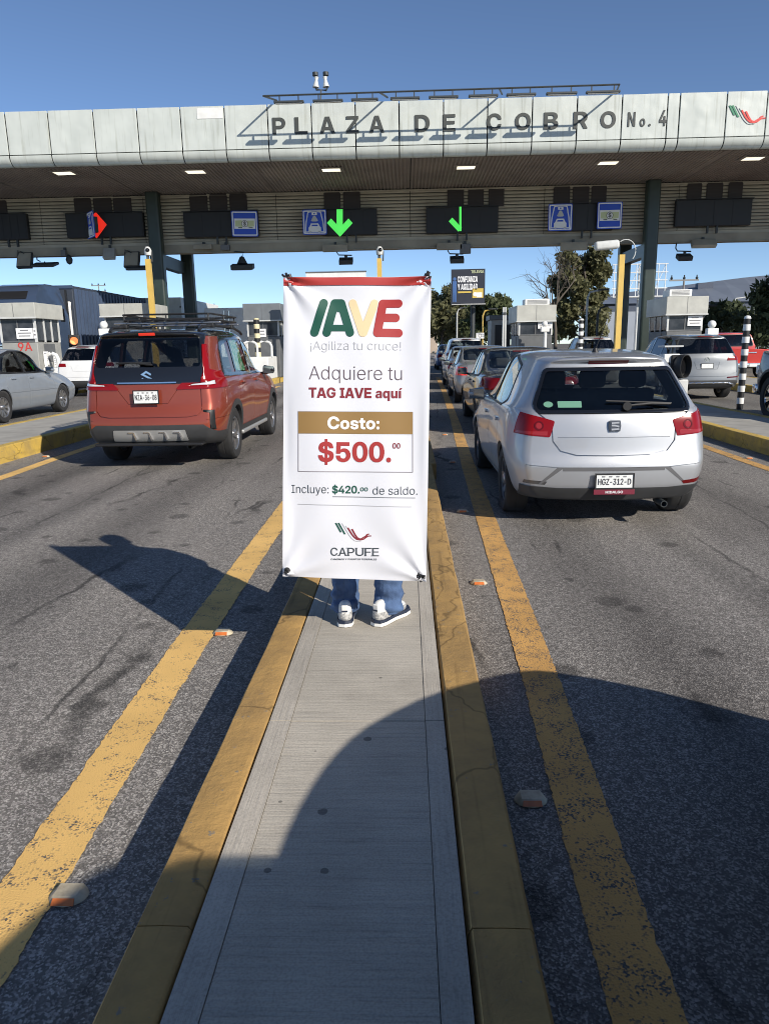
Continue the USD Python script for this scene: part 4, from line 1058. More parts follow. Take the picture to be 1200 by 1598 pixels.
mat('emblem_dark', (0.03, 0.04, 0.06), 0.5); mat('emblem_light', (0.30, 0.32, 0.36), 0.5); mat('bumper_grey', (0.10, 0.10, 0.105), 0.55)
mat('screen_green', (0.10, 0.34, 0.16), 0.75, col2=(0.45, 0.52, 0.40), scale=16, lo=.48, hi=.52)
hl = dict(zb=[(0, .235), (.1, .20), (.5, .17), (.9, .18), (1, .22)], wb=[(0, .74), (.15, .77), (.5, .78), (.85, .77), (1, .72)], wm=[(0, .795), (.12, .842), (.3, .838), (.5, .83), (.8, .835), (1, .78)], zm=[(0, .58), (.2, .62), (.5, .60), (1, .5)],
          ws=[(0, .74), (.12, .80), (.3, .805), (.5, .80), (.75, .78), (.9, .73), (1, .66)], zs=[(0, .955), (.2, .955), (.5, .92), (.72, .90), (.85, .78), (1, .62)],
          wr=[(0, .568), (.15, .588), (.35, .60), (.47, .59), (.70, .63), (.8, .62), (1, .50)], zr=[(0, 1.385), (.08, 1.415), (.25, 1.445), (.45, 1.43), (.55, 1.30), (.70, 1.02), (.80, .95), (.92, .82), (1, .70)])
hr = [(.17, .10), (.25, .06), (.36, .01), (.50, .0), (.62, .03), (.80, .055), (.93, .085), (.97, .115), (1.10, .20), (1.28, .325), (1.33, .345), (1.36, .31), (1.40, .30), (1.45, .36)]
hf = [(.17, 3.95), (.30, 4.03), (.5, 4.06), (.65, 4.02), (.8, 3.95), (1.0, 3.9), (1.5, 3.9)]
rw = soft([(-.625, .962), (-.605, 1.03), (-.508, 1.275), (.508, 1.275), (.605, 1.03), (.625, .962)], .04)
lampR = soft([(.472, .882), (.60, .918), (.90, .990), (.90, .785), (.512, .752)], .015)
lampL = Polygon(mir(list(lampR.exterior.coords)))
lid = [(.60, .94), (.50, .86), (.49, .72), (.43, .64), (.30, .605), (0, .60)]
lid = lid + [(-a, b) for a, b in lid[::-1][1:]]
inl = soft([(.53, .90), (.62, .91), (.70, .92), (.69, .80), (.56, .785)], .02)
seat, seat_lf = car('silver_hatchback', 'silver five-door hatchback seen from behind, right of the banner', 'car', (1.677, 5.97, 0), 4.06, hl, hr, hf, 'paint_silver', (.66, 3.13),
    side_win=[soft([(.80, 1.02), (.98, 1.30), (1.45, 1.375), (1.66, 1.385), (1.66, .955), (.95, .965)], .03), soft([(1.73, .955), (1.73, 1.385), (2.05, 1.36), (2.42, 1.22), (2.80, .985), (2.80, .955)], .02)],
    rear_win=(rw, .75), front_win=(soft([(-.62, 1.03), (-.53, 1.36), (.53, 1.36), (.62, 1.03)], .04), 1.9),
    lamps=[('tail_lamp', pxz(lampR, -.4, .27), 'lamp_red', .004, -.03), ('tail_lamp', pxz(lampL, -.4, .21), 'lamp_red', .004, -.03),
           ('brake_lamp', pxz(soft([(-.165, 1.325), (.165, 1.325), (.165, 1.352), (-.165, 1.352)], .006), -.4, .6), 'lamp_red_deep', .003, -.02),
           ('rear_reflector', pxz(Polygon([(.56, .388), (.74, .410), (.74, .375), (.58, .362)]), -.4, .4), 'lamp_red_deep', .003, -.015),
           ('reflector_socket', pxz(Polygon(mir([(.53, .392), (.71, .405), (.72, .375), (.55, .362)])), -.4, .4), 'alloy_dark', -.004, -.015)],
    trims=[('lamp_lens', pxz(Point(.60, .845).buffer(.024), -.4, .3), 'lamp_red_lens', .0062, -.01), ('lamp_lens', pxz(Point(-.60, .845).buffer(.024), -.4, .3), 'lamp_red_lens', .0062, -.01),
           ('lamp_lens', pxz(Polygon([(.53, .80), (.535, .765), (.78, .785), (.78, .80)]), -.4, .22), 'lamp_red_lens', .0055, -.01), ('lamp_lens', pxz(Polygon(mir([(.53, .80), (.535, .765), (.78, .785), (.78, .80)])), -.4, .22), 'lamp_red_lens', .0055, -.01),
           ('lamp_ring', pxz(Point(.60, .845).buffer(.038).difference(Point(.60, .845).buffer(.028)), -.4, .4), 'lamp_red_deep', .0065, -.01), ('lamp_ring', pxz(Point(-.60, .845).buffer(.038).difference(Point(-.60, .845).buffer(.028)), -.4, .4), 'lamp_red_deep', .0065, -.01),
           ('lower_valance', pxz(Polygon([(-.72, .20), (-.74, .355), (-.62, .352), (-.45, .338), (.45, .338), (.62, .352), (.74, .355), (.72, .20)]), -.4, .45), 'plastic_dark', .010, -.02),
           ('bumper_crease', pxz(unary_union([LineString([(-.41, .494), (.41, .494)]).buffer(.014, cap_style=2), Polygon([(.40, .508), (.455, .508), (.60, .372), (.575, .372)]), Polygon(mir([(.40, .508), (.455, .508), (.60, .372), (.575, .372)]))]), -.4, .4), 'bumper_grey', .0015, -.02),
           ('window_frame', pxz(rw.buffer(.026).difference(rw.buffer(-.004)), -.4, .75), 'black_gloss', .0035, -.012),
           ('door_trim', pyz(soft([(.76, 1.0), (.95, 1.32), (1.45, 1.40), (2.05, 1.385), (2.47, 1.23), (2.90, .945), (.95, .945)], .02).difference(unary_union([soft([(.80, 1.02), (.98, 1.30), (1.45, 1.375), (1.66, 1.385), (1.66, .955), (.95, .965)], .03), soft([(1.73, .955), (1.73, 1.385), (2.05, 1.36), (2.42, 1.22), (2.80, .985), (2.80, .955)], .02)])), -2, -.3), 'black', .003, -.01),
           ('door_trim', pyz(soft([(.76, 1.0), (.95, 1.32), (1.45, 1.40), (2.05, 1.385), (2.47, 1.23), (2.90, .945), (.95, .945)], .02).difference(unary_union([soft([(.80, 1.02), (.98, 1.30), (1.45, 1.375), (1.66, 1.385), (1.66, .955), (.95, .965)], .03), soft([(1.73, .955), (1.73, 1.385), (2.05, 1.36), (2.42, 1.22), (2.80, .985), (2.80, .955)], .02)])), .3, 2), 'black', .003, -.01),
           ('door_handle', pyz(soft([(1.00, .80), (1.17, .80), (1.17, .83), (1.00, .83)], .01), -2, -.5), 'paint_silver', .022, -.01), ('door_handle', pyz(soft([(1.98, .79), (2.15, .79), (2.15, .82), (1.98, .82)], .01), -2, -.5), 'paint_silver', .022, -.01)],
    grooves_rear=[(lid, .011), ([(-.70, .53), (-.44, .508), (.44, .508), (.70, .53)], .005), ([(-.45, .748), (.45, .748)], .004)],
    grooves_side=[([(.98, .95), (.93, .70), (1.02, .34)], .008), ([(1.70, 1.39), (1.70, .30)], .008), ([(2.80, .95), (2.86, .6), (2.80, .30)], .008), ([(1.0, .30), (2.8, .30)], .007)],
    plate=(0, -.068, .400, .30, .115, 'HGZ-312-D', 0), mirror_at=(.735, 2.62, .93, 'paint_silver'), wr=.30, ww=.20, wheel_kw=dict(spokes=7, style='single'), seat_y=(.98, 1.85), extra=hatch_extra)

# ---- orange seven-seat SUV
def suv_extra(t, lf):
    yr = lambda z, b=.05: float(lf.rear(z)) - b
    # emblem: an angular S
    e = LineString([(.048, .026), (0, .056), (-.048, .026), (.048, -.026), (0, -.056), (-.048, -.026)]).buffer(.011, join_style=2)
    obj('emblem', mv(ext(e, .012), .0, yr(1.13) + .006, 1.125, rx=-4), 'chrome', t, smooth=False)
    obj('badge', mv(ext(fit(text('XL7', .04, 700), .40, .60, .80, .832), .006), 0, yr(.82) + .030, 0, rz=7), 'alloy', t, smooth=False)
    obj('badge', mv(ext(unary_union([sbox(-.58 + q * .026, .815, -.562 + q * .026, .815 + (.026, .018, .018, .014, .018, .024, .024)[q]) for q in range(7)]), .006), 0, yr(.82) + .030, 0, rz=-7), 'chrome', t, smooth=False, kind='stuff')
    obj('rear_wiper', cat_(tube([(-.36, yr(1.285) - .02, 1.285), (-.1, yr(1.29) - .03, 1.292), (.06, yr(1.285) - .02, 1.282)], .012, 6), tube([(-.12, yr(1.28) - .04, 1.288), (.08, yr(1.26) - .03, 1.262)], .014, 6)), 'black', t)
    obj('bumper_bar', cat_(rbx(-.66, .66, -.10, .06, .30, .33, .01, 6)), 'black', t, smooth=30)
    sk = []
    for x in (-.22, -.03, .16, .34):
        sk.append(mv(bx(-.035, .035, -.012, .03, .0, .014), x, yr(.42) - .028, .452)); sk.append(mv(bx(-.008, .008, -.012, .03, -.09, .004), x + .034, yr(.42) - .028, .452, ry=-18))
    for k in range(4): obj('skid_rib', cat_(sk[2 * k], sk[2 * k + 1]), 'chrome', t, smooth=False)
    obj('exhaust', mv(lathe([(.024, -.1), (.03, -.1), (.03, .1), (.024, .1), (.024, -.1)], 12, 'y'), .45, .18, .26), 'steel_dark', t)
    obj('sun_shade', tm(pyz(soft([(1.30, 1.15), (1.30, 1.54), (1.75, 1.56), (1.95, 1.13)], .03), .3, 2) ^ (lf.man(-.014) - lf.man(-.019))), 'screen_green', t, smooth=30, label='green patterned sun shade inside the right rear window')
    # side sill step
    for s in (-1, 1):
        obj('side_step', rbx(s * .80 - .05, s * .80 + .05, 1.35, 3.15, .27, .33, .02, 8), 'skid_silver', t)
    # roof rails
    for s in (-1, 1):
        obj('roof_rail', tube([(s * .56, .45, 1.665), (s * .57, .55, 1.715), (s * .58, 1.2, 1.745), (s * .58, 2.2, 1.74), (s * .56, 2.75, 1.69), (s * .56, 2.85, 1.655)], .020, 8), 'black', t)


xl = dict(zb=[(0, .30), (.1, .26), (.5, .24), (.9, .25), (1, .30)], wb=[(0, .80), (.15, .815), (.5, .82), (.85, .81), (1, .76)], wm=[(0, .845), (.12, .888), (.3, .885), (.5, .875), (.8, .885), (1, .82)], zm=[(0, .72), (.2, .74), (.5, .70), (1, .6)],
          ws=[(0, .80), (.12, .85), (.3, .85), (.5, .845), (.75, .83), (.9, .80), (1, .74)], zs=[(0, 1.06), (.2, 1.07), (.5, 1.05), (.72, 1.03), (.85, .98), (1, .80)],
          wr=[(0, .69), (.15, .70), (.35, .70), (.55, .67), (.70, .69), (.8, .70), (1, .60)], zr=[(0, 1.655), (.08, 1.685), (.25, 1.71), (.45, 1.70), (.58, 1.58), (.73, 1.12), (.82, 1.08), (.92, 1.02), (1, .90)])
xr = [(.22, .22), (.30, .12), (.40, .03), (.52, .0), (.66, .015), (.80, .05), (1.0, .065), (1.08, .075), (1.25, .115), (1.45, .20), (1.585, .265), (1.61, .225), (1.66, .21), (1.75, .3)]
xf = [(.22, 4.30), (.35, 4.42), (.6, 4.45), (.8, 4.43), (1.0, 4.36), (1.2, 4.3), (1.8, 4.3)]
W1 = soft([(-.655, 1.235), (-.61, 1.585), (.61, 1.585), (.655, 1.235)], .05)
black_panel = Polygon([(-.70, 1.035), (-.685, 1.25), (-.655, 1.66), (.655, 1.66), (.685, 1.25), (.70, 1.035)])
tlR = unary_union([soft([(.34, .965), (.42, 1.045), (.95, 1.045), (.95, .975)], .012), soft([(.63, .985), (.64, 1.06), (.672, 1.18), (.640, 1.50), (.690, 1.50), (.735, 1.20), (.95, 1.12), (.95, .99)], .010)])
tlW = soft([(.52, 1.010), (.53, 1.028), (.70, 1.045), (.79, 1.07), (.80, 1.02)], .006)
lower = Polygon([(-1, .20), (-1, .40), (-.80, .45), (-.66, .545), (.66, .545), (.80, .45), (1, .40), (1, .20)])
skid = soft([(-.46, .345), (-.44, .485), (.44, .485), (.46, .345)], .012)
M_ = lambda p: Polygon(mir(list(p.exterior.coords)))
sidew = [soft([(.62, 1.22), (.80, 1.48), (1.22, 1.555), (1.22, 1.13), (.78, 1.14)], .03), soft([(1.29, 1.13), (1.29, 1.56), (2.10, 1.575), (2.10, 1.11)], .03), soft([(2.17, 1.11), (2.17, 1.57), (2.45, 1.53), (2.80, 1.36), (3.10, 1.10)], .03)]
frame_side = soft([(.50, 1.10), (.62, 1.45), (.8, 1.60), (2.3, 1.625), (2.65, 1.52), (3.28, 1.06), (2.1, 1.07), (.9, 1.09)], .02).difference(unary_union(sidew))
door_lines = [([(1.25, 1.09), (1.15, .80), (1.22, .36)], .009), ([(2.13, 1.07), (2.13, .36)], .009), ([(3.15, 1.04), (3.22, .7), (3.12, .36)], .009), ([(.10, 1.05), (.30, .98), (.62, .98)], .006)]
suv, suv_lf = car('orange_suv', 'burnt orange SUV with black roof rack seen from behind, left of the banner', 'car', (-3.27, 9.27, 0), 4.45, xl, xr, xf, 'paint_orange', (.86, 3.60),
    side_win=sidew, rear_win=(W1, .62), front_win=(soft([(-.66, 1.14), (-.58, 1.58), (.58, 1.58), (.66, 1.14)], .04), 2.2), glass_rear='glass_dark', glass_side='glass_tint',
    lamps=[('tail_lamp', (pxz(tlR.difference(tlW) & sbox(-2, 0, 2, 1.15), -.4, .50) + pxz(tlR.difference(tlW) & sbox(-2, 1.15, 2, 2), -.4, .46)), 'lamp_red', .012, -.03), ('tail_lamp', (pxz(M_(tlR).difference(M_(tlW)) & sbox(-2, 0, 2, 1.15), -.4, .50) + pxz(M_(tlR).difference(M_(tlW)) & sbox(-2, 1.15, 2, 2), -.4, .46)), 'lamp_red', .012, -.03),
           ('reversing_lamp', pxz(tlW, -.4, .6), 'lamp_white', .011, -.03), ('reversing_lamp', pxz(M_(tlW), -.4, .6), 'lamp_white', .011, -.03),
           ('brake_lamp', pxz(soft([(-.10, 1.605), (.10, 1.605), (.10, 1.64), (-.10, 1.64)], .005), -.4, .6), 'lamp_red_bright', .004, -.02),
           ('bumper_vent', pxz(soft([(.735, .48), (.735, .68), (.66, .695), (.66, .72), (.79, .715), (.79, .47)], .006), -.4, .5), 'black', .0, -.03), ('bumper_vent', pxz(M_(soft([(.735, .48), (.735, .68), (.66, .695), (.66, .72), (.79, .715), (.79, .47)], .006)), -.4, .5), 'black', .0, -.03)],
    trims=[('tailgate_panel', pxz(black_panel.difference(W1).difference(tlR).difference(M_(tlR)), -.4, .62), 'black_gloss', .003, -.02),
           ('chrome_strip', pxz(soft([(-.36, 1.045), (-.36, 1.06), (.36, 1.06), (.36, 1.045)], .003), -.4, .4), 'chrome', .022, -.01),
           ('lower_bumper', pxz(lower.difference(skid), -.4, .50), 'plastic_dark', .012, -.02), ('skid_plate', pxz(skid, -.4, .4), 'skid_silver', .020, -.01),
           ('sill_trim', pyz(Polygon([(.5, .2), (.5, .40), (4.0, .40), (4.0, .2)]), -2, -.5), 'plastic_dark', .012, -.02), ('sill_trim', pyz(Polygon([(.5, .2), (.5, .40), (4.0, .40), (4.0, .2)]), .5, 2), 'plastic_dark', .012, -.02),
           ('window_surround', pyz(frame_side, .4, 2), 'black_gloss', .003, -.012), ('window_surround', pyz(frame_side, -2, -.4), 'black_gloss', .003, -.012),
           ('door_handle', pyz(soft([(1.34, .98), (1.54, .98), (1.54, 1.01), (1.34, 1.01)], .012), .4, 2), 'paint_orange', .028, -.01), ('door_handle', pyz(soft([(2.30, .97), (2.50, .97), (2.50, 1.0), (2.30, 1.0)], .012), .4, 2), 'paint_orange', .028, -.01)],
    grooves_rear=[([(-.64, 1.03), (-.645, .72), (-.60, .655), (-.48, .635), (.48, .635), (.60, .655), (.645, .72), (.64, 1.03)], .012), ([(-.36, .96), (-.24, .80), (.24, .80), (.36, .96)], .006), ([(-.9, .62), (-.7, .60)], .005), ([(.9, .62), (.7, .60)], .005)],
    grooves_side=door_lines, arch_trim=.075, plate=(0, -.045, .885, .30, .15, 'NZA-36-08', -2), mirror_at=(.80, 3.02, 1.08, 'black_gloss'), wr=.335, ww=.21, wheel_kw=dict(spokes=6, style='twin', look='alloy'), seat_y=(1.35, 2.15), scale=1.045,
    extra=suv_extra, roof_look=(m3.Manifold.cube((4, 6, 1), True).translate((0, 2, 1.598 + .5)) - m3.Manifold.cube((.22, .6, .06), True).translate((0, .2, 1.622)), 'black_gloss', 'roof'))
# roof rack with a basket
rr = thing('roof_rack', 'black and silver luggage rack with bars on the roof of the orange SUV', 'roof rack', (-3.27, 9.27, 0))
for y in (1.05, 2.15):
    obj('cross_bar', rbx(-.74, .74, y - .03, y + .03, 1.845, 1.875, .012, 8), 'alloy', rr)
    for s in (-1, 1): obj('bar_clamp', cat_(rbx(s * .60 - .05, s * .60 + .05, y - .06, y + .06, 1.79, 1.848, .012, 6)), 'black', rr)
for k in range(7): obj('basket_slat', tube([(-.52 + k * 1.04 / 6, .98, 1.892), (-.52 + k * 1.04 / 6, 2.5, 1.892)], .012, 6), 'black', rr)
for z in (1.90, 1.975):
    obj('basket_rail', tube([(-.58, 1.0, z), (.58, 1.0, z), (.62, 1.08, z), (.62, 2.48, z), (.58, 2.54, z), (-.58, 2.54, z), (-.62, 2.48, z), (-.62, 1.08, z), (-.58, 1.0, z)], .014, 6), 'black', rr)
for x, y in [(-.58, 1.0), (0, 1.0), (.58, 1.0), (.62, 1.7), (-.62, 1.7), (.58, 2.54), (-.58, 2.54), (0, 2.54)]: obj('basket_post', tube([(x, y, 1.89), (x, y, 1.98)], .010, 6), 'black', rr)

# ---- simpler vehicle types
def sedan_spec(L=4.4, H=1.46, W=1.73):
    w = W / 2; k = H / 1.46
    return dict(zb=[(0, .26), (.1, .21), (.5, .18), (.9, .19), (1, .24)], wb=[(0, w - .09), (.15, w - .07), (.5, w - .06), (.85, w - .07), (1, w - .12)], wm=[(0, w - .05), (.12, w), (.5, w - .01), (.85, w), (1, w - .07)], zm=[(0, .60), (.3, .60), (1, .52)],
                ws=[(0, w - .13), (.12, w - .07), (.5, w - .05), (.8, w - .08), (1, w - .17)], zs=[(0, .90 * k), (.1, .95 * k), (.3, .95 * k), (.72, .90 * k), (.85, .84 * k), (1, .66)],
                wr=[(0, w - .26), (.10, w - .24), (.16, w - .22), (.32, w - .245), (.5, w - .25), (.68, w - .22), (.8, w - .22), (1, w - .3)],
                zr=[(0, 1.02 * k), (.06, 1.055 * k), (.13, 1.07 * k), (.19, 1.16 * k), (.30, 1.40 * k), (.40, H), (.50, H - .01), (.58, 1.36 * k), (.71, 1.0 * k), (.82, .94 * k), (.93, .84 * k), (1, .74)]), \
        [(.17, .14), (.3, .04), (.5, 0), (.65, .03), (.85, .06), (.98, .10), (1.05, .12), (1.6, .2)], [(.17, L - .12), (.3, L - .03), (.5, L), (.65, L - .04), (.8, L - .12), (1.6, L - .16)]


def suv_spec(L=4.5, H=1.67, W=1.84, hf=1.0):
    w = W / 2; k = H / 1.67; j = k * hf
    return dict(zb=[(0, .32), (.1, .26), (.5, .24), (.9, .25), (1, .3)], wb=[(0, w - .08), (.15, w - .07), (.5, w - .06), (.85, w - .07), (1, w - .12)], wm=[(0, w - .04), (.12, w), (.5, w - .01), (.85, w), (1, w - .06)], zm=[(0, .70), (.3, .72), (1, .6)],
                ws=[(0, w - .09), (.12, w - .04), (.5, w - .04), (.8, w - .06), (1, w - .14)], zs=[(0, 1.06 * k), (.3, 1.06 * k), (.72, 1.02 * j), (.85, .98 * j), (1, .8 * hf)],
                wr=[(0, w - .30), (.15, w - .27), (.4, w - .26), (.55, w - .27), (.72, w - .2), (1, w - .28)],
                zr=[(0, 1.60 * k), (.08, 1.63 * k), (.25, H), (.45, H - .01), (.56, 1.58 * k), (.71, 1.12 * j), (.82, 1.07 * j), (.93, 1.0 * j), (1, .9 * j)]), \
        [(.22, .2), (.32, .08), (.45, .0), (.62, .02), (.85, .06), (1.06 * k, .09), (1.25 * k, .17), (1.5 * k, .30), (1.56 * k, .33), (1.6 * k, .28), (1.9, .3)], [(.22, L - .14), (.35, L - .03), (.6, L), (.8, L - .02), (1.0, L - .1), (1.9, L - .16)]


def win_sedan(L, H):
    k = H / 1.46; q = lambda pts: soft([(a * L, b * k) for a, b in pts], .03)
    return [q([(.235, .99), (.31, 1.30), (.415, 1.385), (.435, 1.385), (.435, .965)]), q([(.45, .965), (.45, 1.385), (.52, 1.375), (.58, 1.25), (.685, .985), (.685, .95)])], (q([(0, 0), (0, .1), (.01, .1)]), 0)


def win_suv(L, H):
    k = H / 1.67; q = lambda pts: soft([(a * L, b * k) for a, b in pts], .03)
    return [q([(.135, 1.20), (.17, 1.50), (.25, 1.56), (.25, 1.12), (.16, 1.13)]), q([(.265, 1.12), (.265, 1.565), (.44, 1.575), (.44, 1.10)]), q([(.455, 1.10), (.455, 1.57), (.52, 1.55), (.58, 1.40), (.675, 1.09)])]


def rear_sedan(W, H):
    w = W / 2; k = H / 1.46
    return (soft([(-w + .27, 1.10 * k), (-w + .32, 1.385 * k), (w - .32, 1.385 * k), (w - .27, 1.10 * k)], .04), 2.0)


SH = lambda p: [p, M_(p)]


def sedan(label, loc, paint_, L=4.4, H=1.46, W=1.73, lamp='lamp_red', lamp_pts=None, hollow=True, plate_z=.82, group=None, name='sedan', rz=0, wheels=True, look='alloy', mirror_m=None, side='glass_tint', extra=None, no_group=True):
    cv, re, fr = sedan_spec(L, H, W); w = W / 2; k = H / 1.46
    sw, _ = win_sedan(L, H)
    lp = soft(lamp_pts or [(w - .36, .74 * k), (w - .34, .88 * k), (w + .1, .92 * k), (w + .1, .72 * k), (w - .15, .70 * k)], .015)
    frame = soft([(.20 * L, .96 * k), (.30 * L, 1.33 * k), (.40 * L, 1.42 * k), (.52 * L, 1.41 * k), (.60 * L, 1.26 * k), (.71 * L, .93 * k), (.45 * L, .935 * k)], .02).difference(unary_union(sw))
    lid_ = [(-w + .30, 1.05 * k), (-w + .32, .70), (-.4, .60), (.4, .60), (w - .32, .70), (w - .30, 1.05 * k)]
    return car(name, label, 'car', loc, L, cv, re, fr, paint_, (.20 * L, .20 * L + .59 * L), side_win=sw, rear_win=rear_sedan(W, H), front_win=(soft([(-w + .24, 1.02 * k), (-w + .34, 1.37 * k), (w - .34, 1.37 * k), (w - .24, 1.02 * k)], .04), L * .46),
               lamps=[('tail_lamp', pxz(q, -.4, .42), lamp, .006, -.03) for q in SH(lp)] + [('brake_lamp', pxz(soft([(-.15, 1.375 * k), (.15, 1.375 * k), (.15, 1.395 * k), (-.15, 1.395 * k)], .003), -.2, 2), 'lamp_red_deep', .003, -.01)],
               trims=[('bumper_trim', pxz(Polygon([(-w, .18), (-w, .30), (w, .30), (w, .18)]), -.4, .5), 'plastic_dark', .008, -.02)] + [('window_surround', pyz(frame, a, b), 'black', .003, -.01) for a, b in ((.3, 2), (-2, -.3))] +
                     [('door_handle', pyz(soft([(c * L, .84 * k), (c * L + .18, .84 * k), (c * L + .18, .87 * k), (c * L, .87 * k)], .01), a, b), paint_, .025, -.01) for c in (.29, .46) for a, b in ((.3, 2), (-2, -.3))],
               grooves_rear=[(lid_, .010), ([(-w, .50), (w, .50)], .006)], grooves_side=[([(.26 * L, .95 * k), (.24 * L, .7), (.29 * L, .28)], .008), ([(.443 * L, 1.4 * k), (.443 * L, .28)], .008), ([(.695 * L, .93 * k), (.71 * L, .6), (.70 * L, .28)], .008), ([(.14 * L, .58), (.86 * L, .56)], .006)],
               plate=(0, float(clamp_f(re)(plate_z)) - .055, plate_z, .30, .12, None, 0), mirror_at=(w - .08, .64 * L, .97 * k, mirror_m or paint_), wr=.31, ww=.20, wheel_kw=dict(spokes=10, style='single', look=look), hollow=hollow, seat_y=(L * .31, L * .47), group=group, rz=rz, glass_side=side, extra=extra, body_kw=dict(rounds=2, dense=34))


def suv_car(label, loc, paint_, L=4.5, H=1.67, W=1.84, lamp='lamp_red', lamp_pts=None, win=None, name='suv', rz=0, extra=None, plate_z=.86, hollow=True, look='alloy', mirror_m=None, glass_rear='glass_dark', roof=None, trim_lo='plastic_dark', brake=True, group=None, bodyx=None, hf=1.0):
    cv, re, fr = suv_spec(L, H, W, hf); w = W / 2; k = H / 1.67
    sw = win_suv(L, H)
    lp = soft(lamp_pts or [(w - .40, .98 * k), (w - .38, 1.08 * k), (w + .1, 1.10 * k), (w + .1, .98 * k)], .012)
    rwin = soft(win or [(-w + .17, 1.17 * k), (-w + .28, 1.54 * k), (w - .28, 1.54 * k), (w - .17, 1.17 * k)], .05)
    frame = soft([(.11 * L, 1.10 * k), (.16 * L, 1.5 * k), (.22 * L, 1.60 * k), (.50 * L, 1.615 * k), (.58 * L, 1.5 * k), (.72 * L, 1.04 * k), (.4 * L, 1.06 * k)], .02).difference(unary_union(sw))
    return car(name, label, 'car', loc, L, cv, re, fr, paint_, (.195 * L, .195 * L + .60 * L), side_win=sw, rear_win=(rwin, .75), front_win=(soft([(-w + .2, 1.14 * k), (-w + .3, 1.57 * k), (w - .3, 1.57 * k), (w - .2, 1.14 * k)], .04), L * .46), glass_rear=glass_rear, glass_side='glass_dark' if glass_rear == 'glass_dark' else 'glass_tint',
               lamps=[('tail_lamp', pxz(q, -.4, .5), lamp, .008, -.03) for q in SH(lp)] + ([('brake_lamp', pxz(soft([(-.2, 1.585 * k), (.2, 1.585 * k), (.2, 1.615 * k), (-.2, 1.615 * k)], .004), -.4, .8), 'lamp_red', .004, -.02)] if brake else []),
               trims=[('lower_bumper', pxz(Polygon([(-w - .1, .2), (-w - .1, .44), (-w + .2, .50), (w - .2, .50), (w + .1, .44), (w + .1, .2)]), -.4, .5), trim_lo, .010, -.02)] + [('window_surround', pyz(frame, a, b), 'black_gloss', .003, -.01) for a, b in ((.3, 2), (-2, -.3))] +
                     [('door_handle', pyz(soft([(c * L, .97 * k), (c * L + .18, .97 * k), (c * L + .18, 1.0 * k), (c * L, 1.0 * k)], .01), a, b), paint_, .025, -.01) for c in (.285, .47) for a, b in ((.3, 2), (-2, -.3))],
               grooves_rear=[([(-w + .14, 1.1 * k), (-w + .16, .70), (-.5, .60), (.5, .60), (w - .16, .70), (w - .14, 1.1 * k)], .010), ([(-.32, .96), (-.26, .78), (.26, .78), (.32, .96)], .006)], grooves_side=[([(.257 * L, 1.6 * k), (.235 * L, .8), (.27 * L, .3)], .008), ([(.447 * L, 1.6 * k), (.447 * L, .3)], .008), ([(.69 * L, 1.04 * k), (.71 * L, .7), (.70 * L, .3)], .008)],
               plate=(0, float(clamp_f(re)(plate_z)) - .056, plate_z, .30, .12, None, 0) if plate_z else None, mirror_at=(w - .07, .65 * L, 1.08 * k, mirror_m or paint_), wr=.345, ww=.22, wheel_kw=dict(spokes=5, style='twin', look=look), hollow=hollow, arch_trim=.05, seat_y=(L * .30, L * .47), rz=rz, extra=extra, body_kw=dict(rounds=2, dense=34, **(bodyx or {})), group=group)


# the queue beside the right of the banner
sedan('black sedan queuing directly ahead of the silver hatchback', (2.08, 12.25, 0), 'paint_black', L=4.62, H=1.45, W=1.78, lamp='lamp_red_deep', lamp_pts=[(.42, .80), (.46, .95), (1.0, .98), (1.0, .80), (.70, .76)])
sedan('silver grey sedan with a bright red tail lamp ahead of the black sedan', (2.12, 19.0, 0), 'paint_grey', L=4.5, H=1.47, W=1.76, lamp='lamp_red_bright', lamp_pts=[(.56, .74), (.58, .94), (1.0, .97), (1.0, .74)])
sedan('dark silver sedan half hidden ahead of the silver grey sedan', (2.25, 25.4, 0), 'paint_midgrey', L=4.4, H=1.46)
suv_car('white SUV far ahead in the queue, its roof above the sedans', (2.60, 32.2, 0), 'paint_white', H=1.80, W=1.85, lamp='lamp_red_deep')
sedan('dark blue car at the far head of the queue beside the banner', (2.7, 46, 0), 'paint_blue', H=1.55)
# left lanes
sedan('pale blue grey sedan in side view at the left edge', (-8.88, 13.72, .12), 'paint_lightblue', L=4.4, H=1.47, W=1.70, side='glass_dark')
suv_car('white hatchback partly hidden behind the orange SUV on its left', (-9.95, 22.6, .12), 'paint_white', L=4.1, H=1.58, W=1.74, plate_z=None)


# right lanes
def grey_extra(t, lf):
    y = float(lf.rear(1.03)) - .05
    obj('emblem', mv(ext(Point(0, 0).buffer(.062).difference(Point(0, 0).buffer(.050)).union(unary_union([swoosh([(-.035, .03), (-.012, -.03), (0, 0), (.012, -.03), (.035, .03)], .012)])), .01), 0, y, 1.02), 'chrome', t, smooth=False)
    w = .92
    obj('bumper_strip', tm(pxz(LineString([(-.74, .34), (-.66, .40), (-.5, .43), (.5, .43), (.66, .40), (.74, .34)]).buffer(.018), -.4, .5) ^ lf.shell(.022, 0)), 'chrome', t, smooth=30)
    obj('rear_reflector', tm(pxz(Polygon([(.52, .555), (.80, .57), (.80, .60), (.52, .585)]), -.4, .4) ^ lf.shell(.014, -.01)), 'lamp_red_deep', t, smooth=30)


suv_car('grey SUV with white plate waiting right of the silver hatchback', (7.68, 19.3, .005), 'paint_suvgrey', L=4.5, H=1.67, W=1.84, lamp='lamp_red', lamp_pts=[(.50, .99), (.54, 1.09), (1.0, 1.13), (1.0, 1.00)], extra=grey_extra)
suv_car('white SUV with dark rear glass far ahead, seen above the silver hatchback roof', (8.05, 31.5, 0), 'paint_white', L=4.4, H=1.75, W=1.82, plate_z=.84)


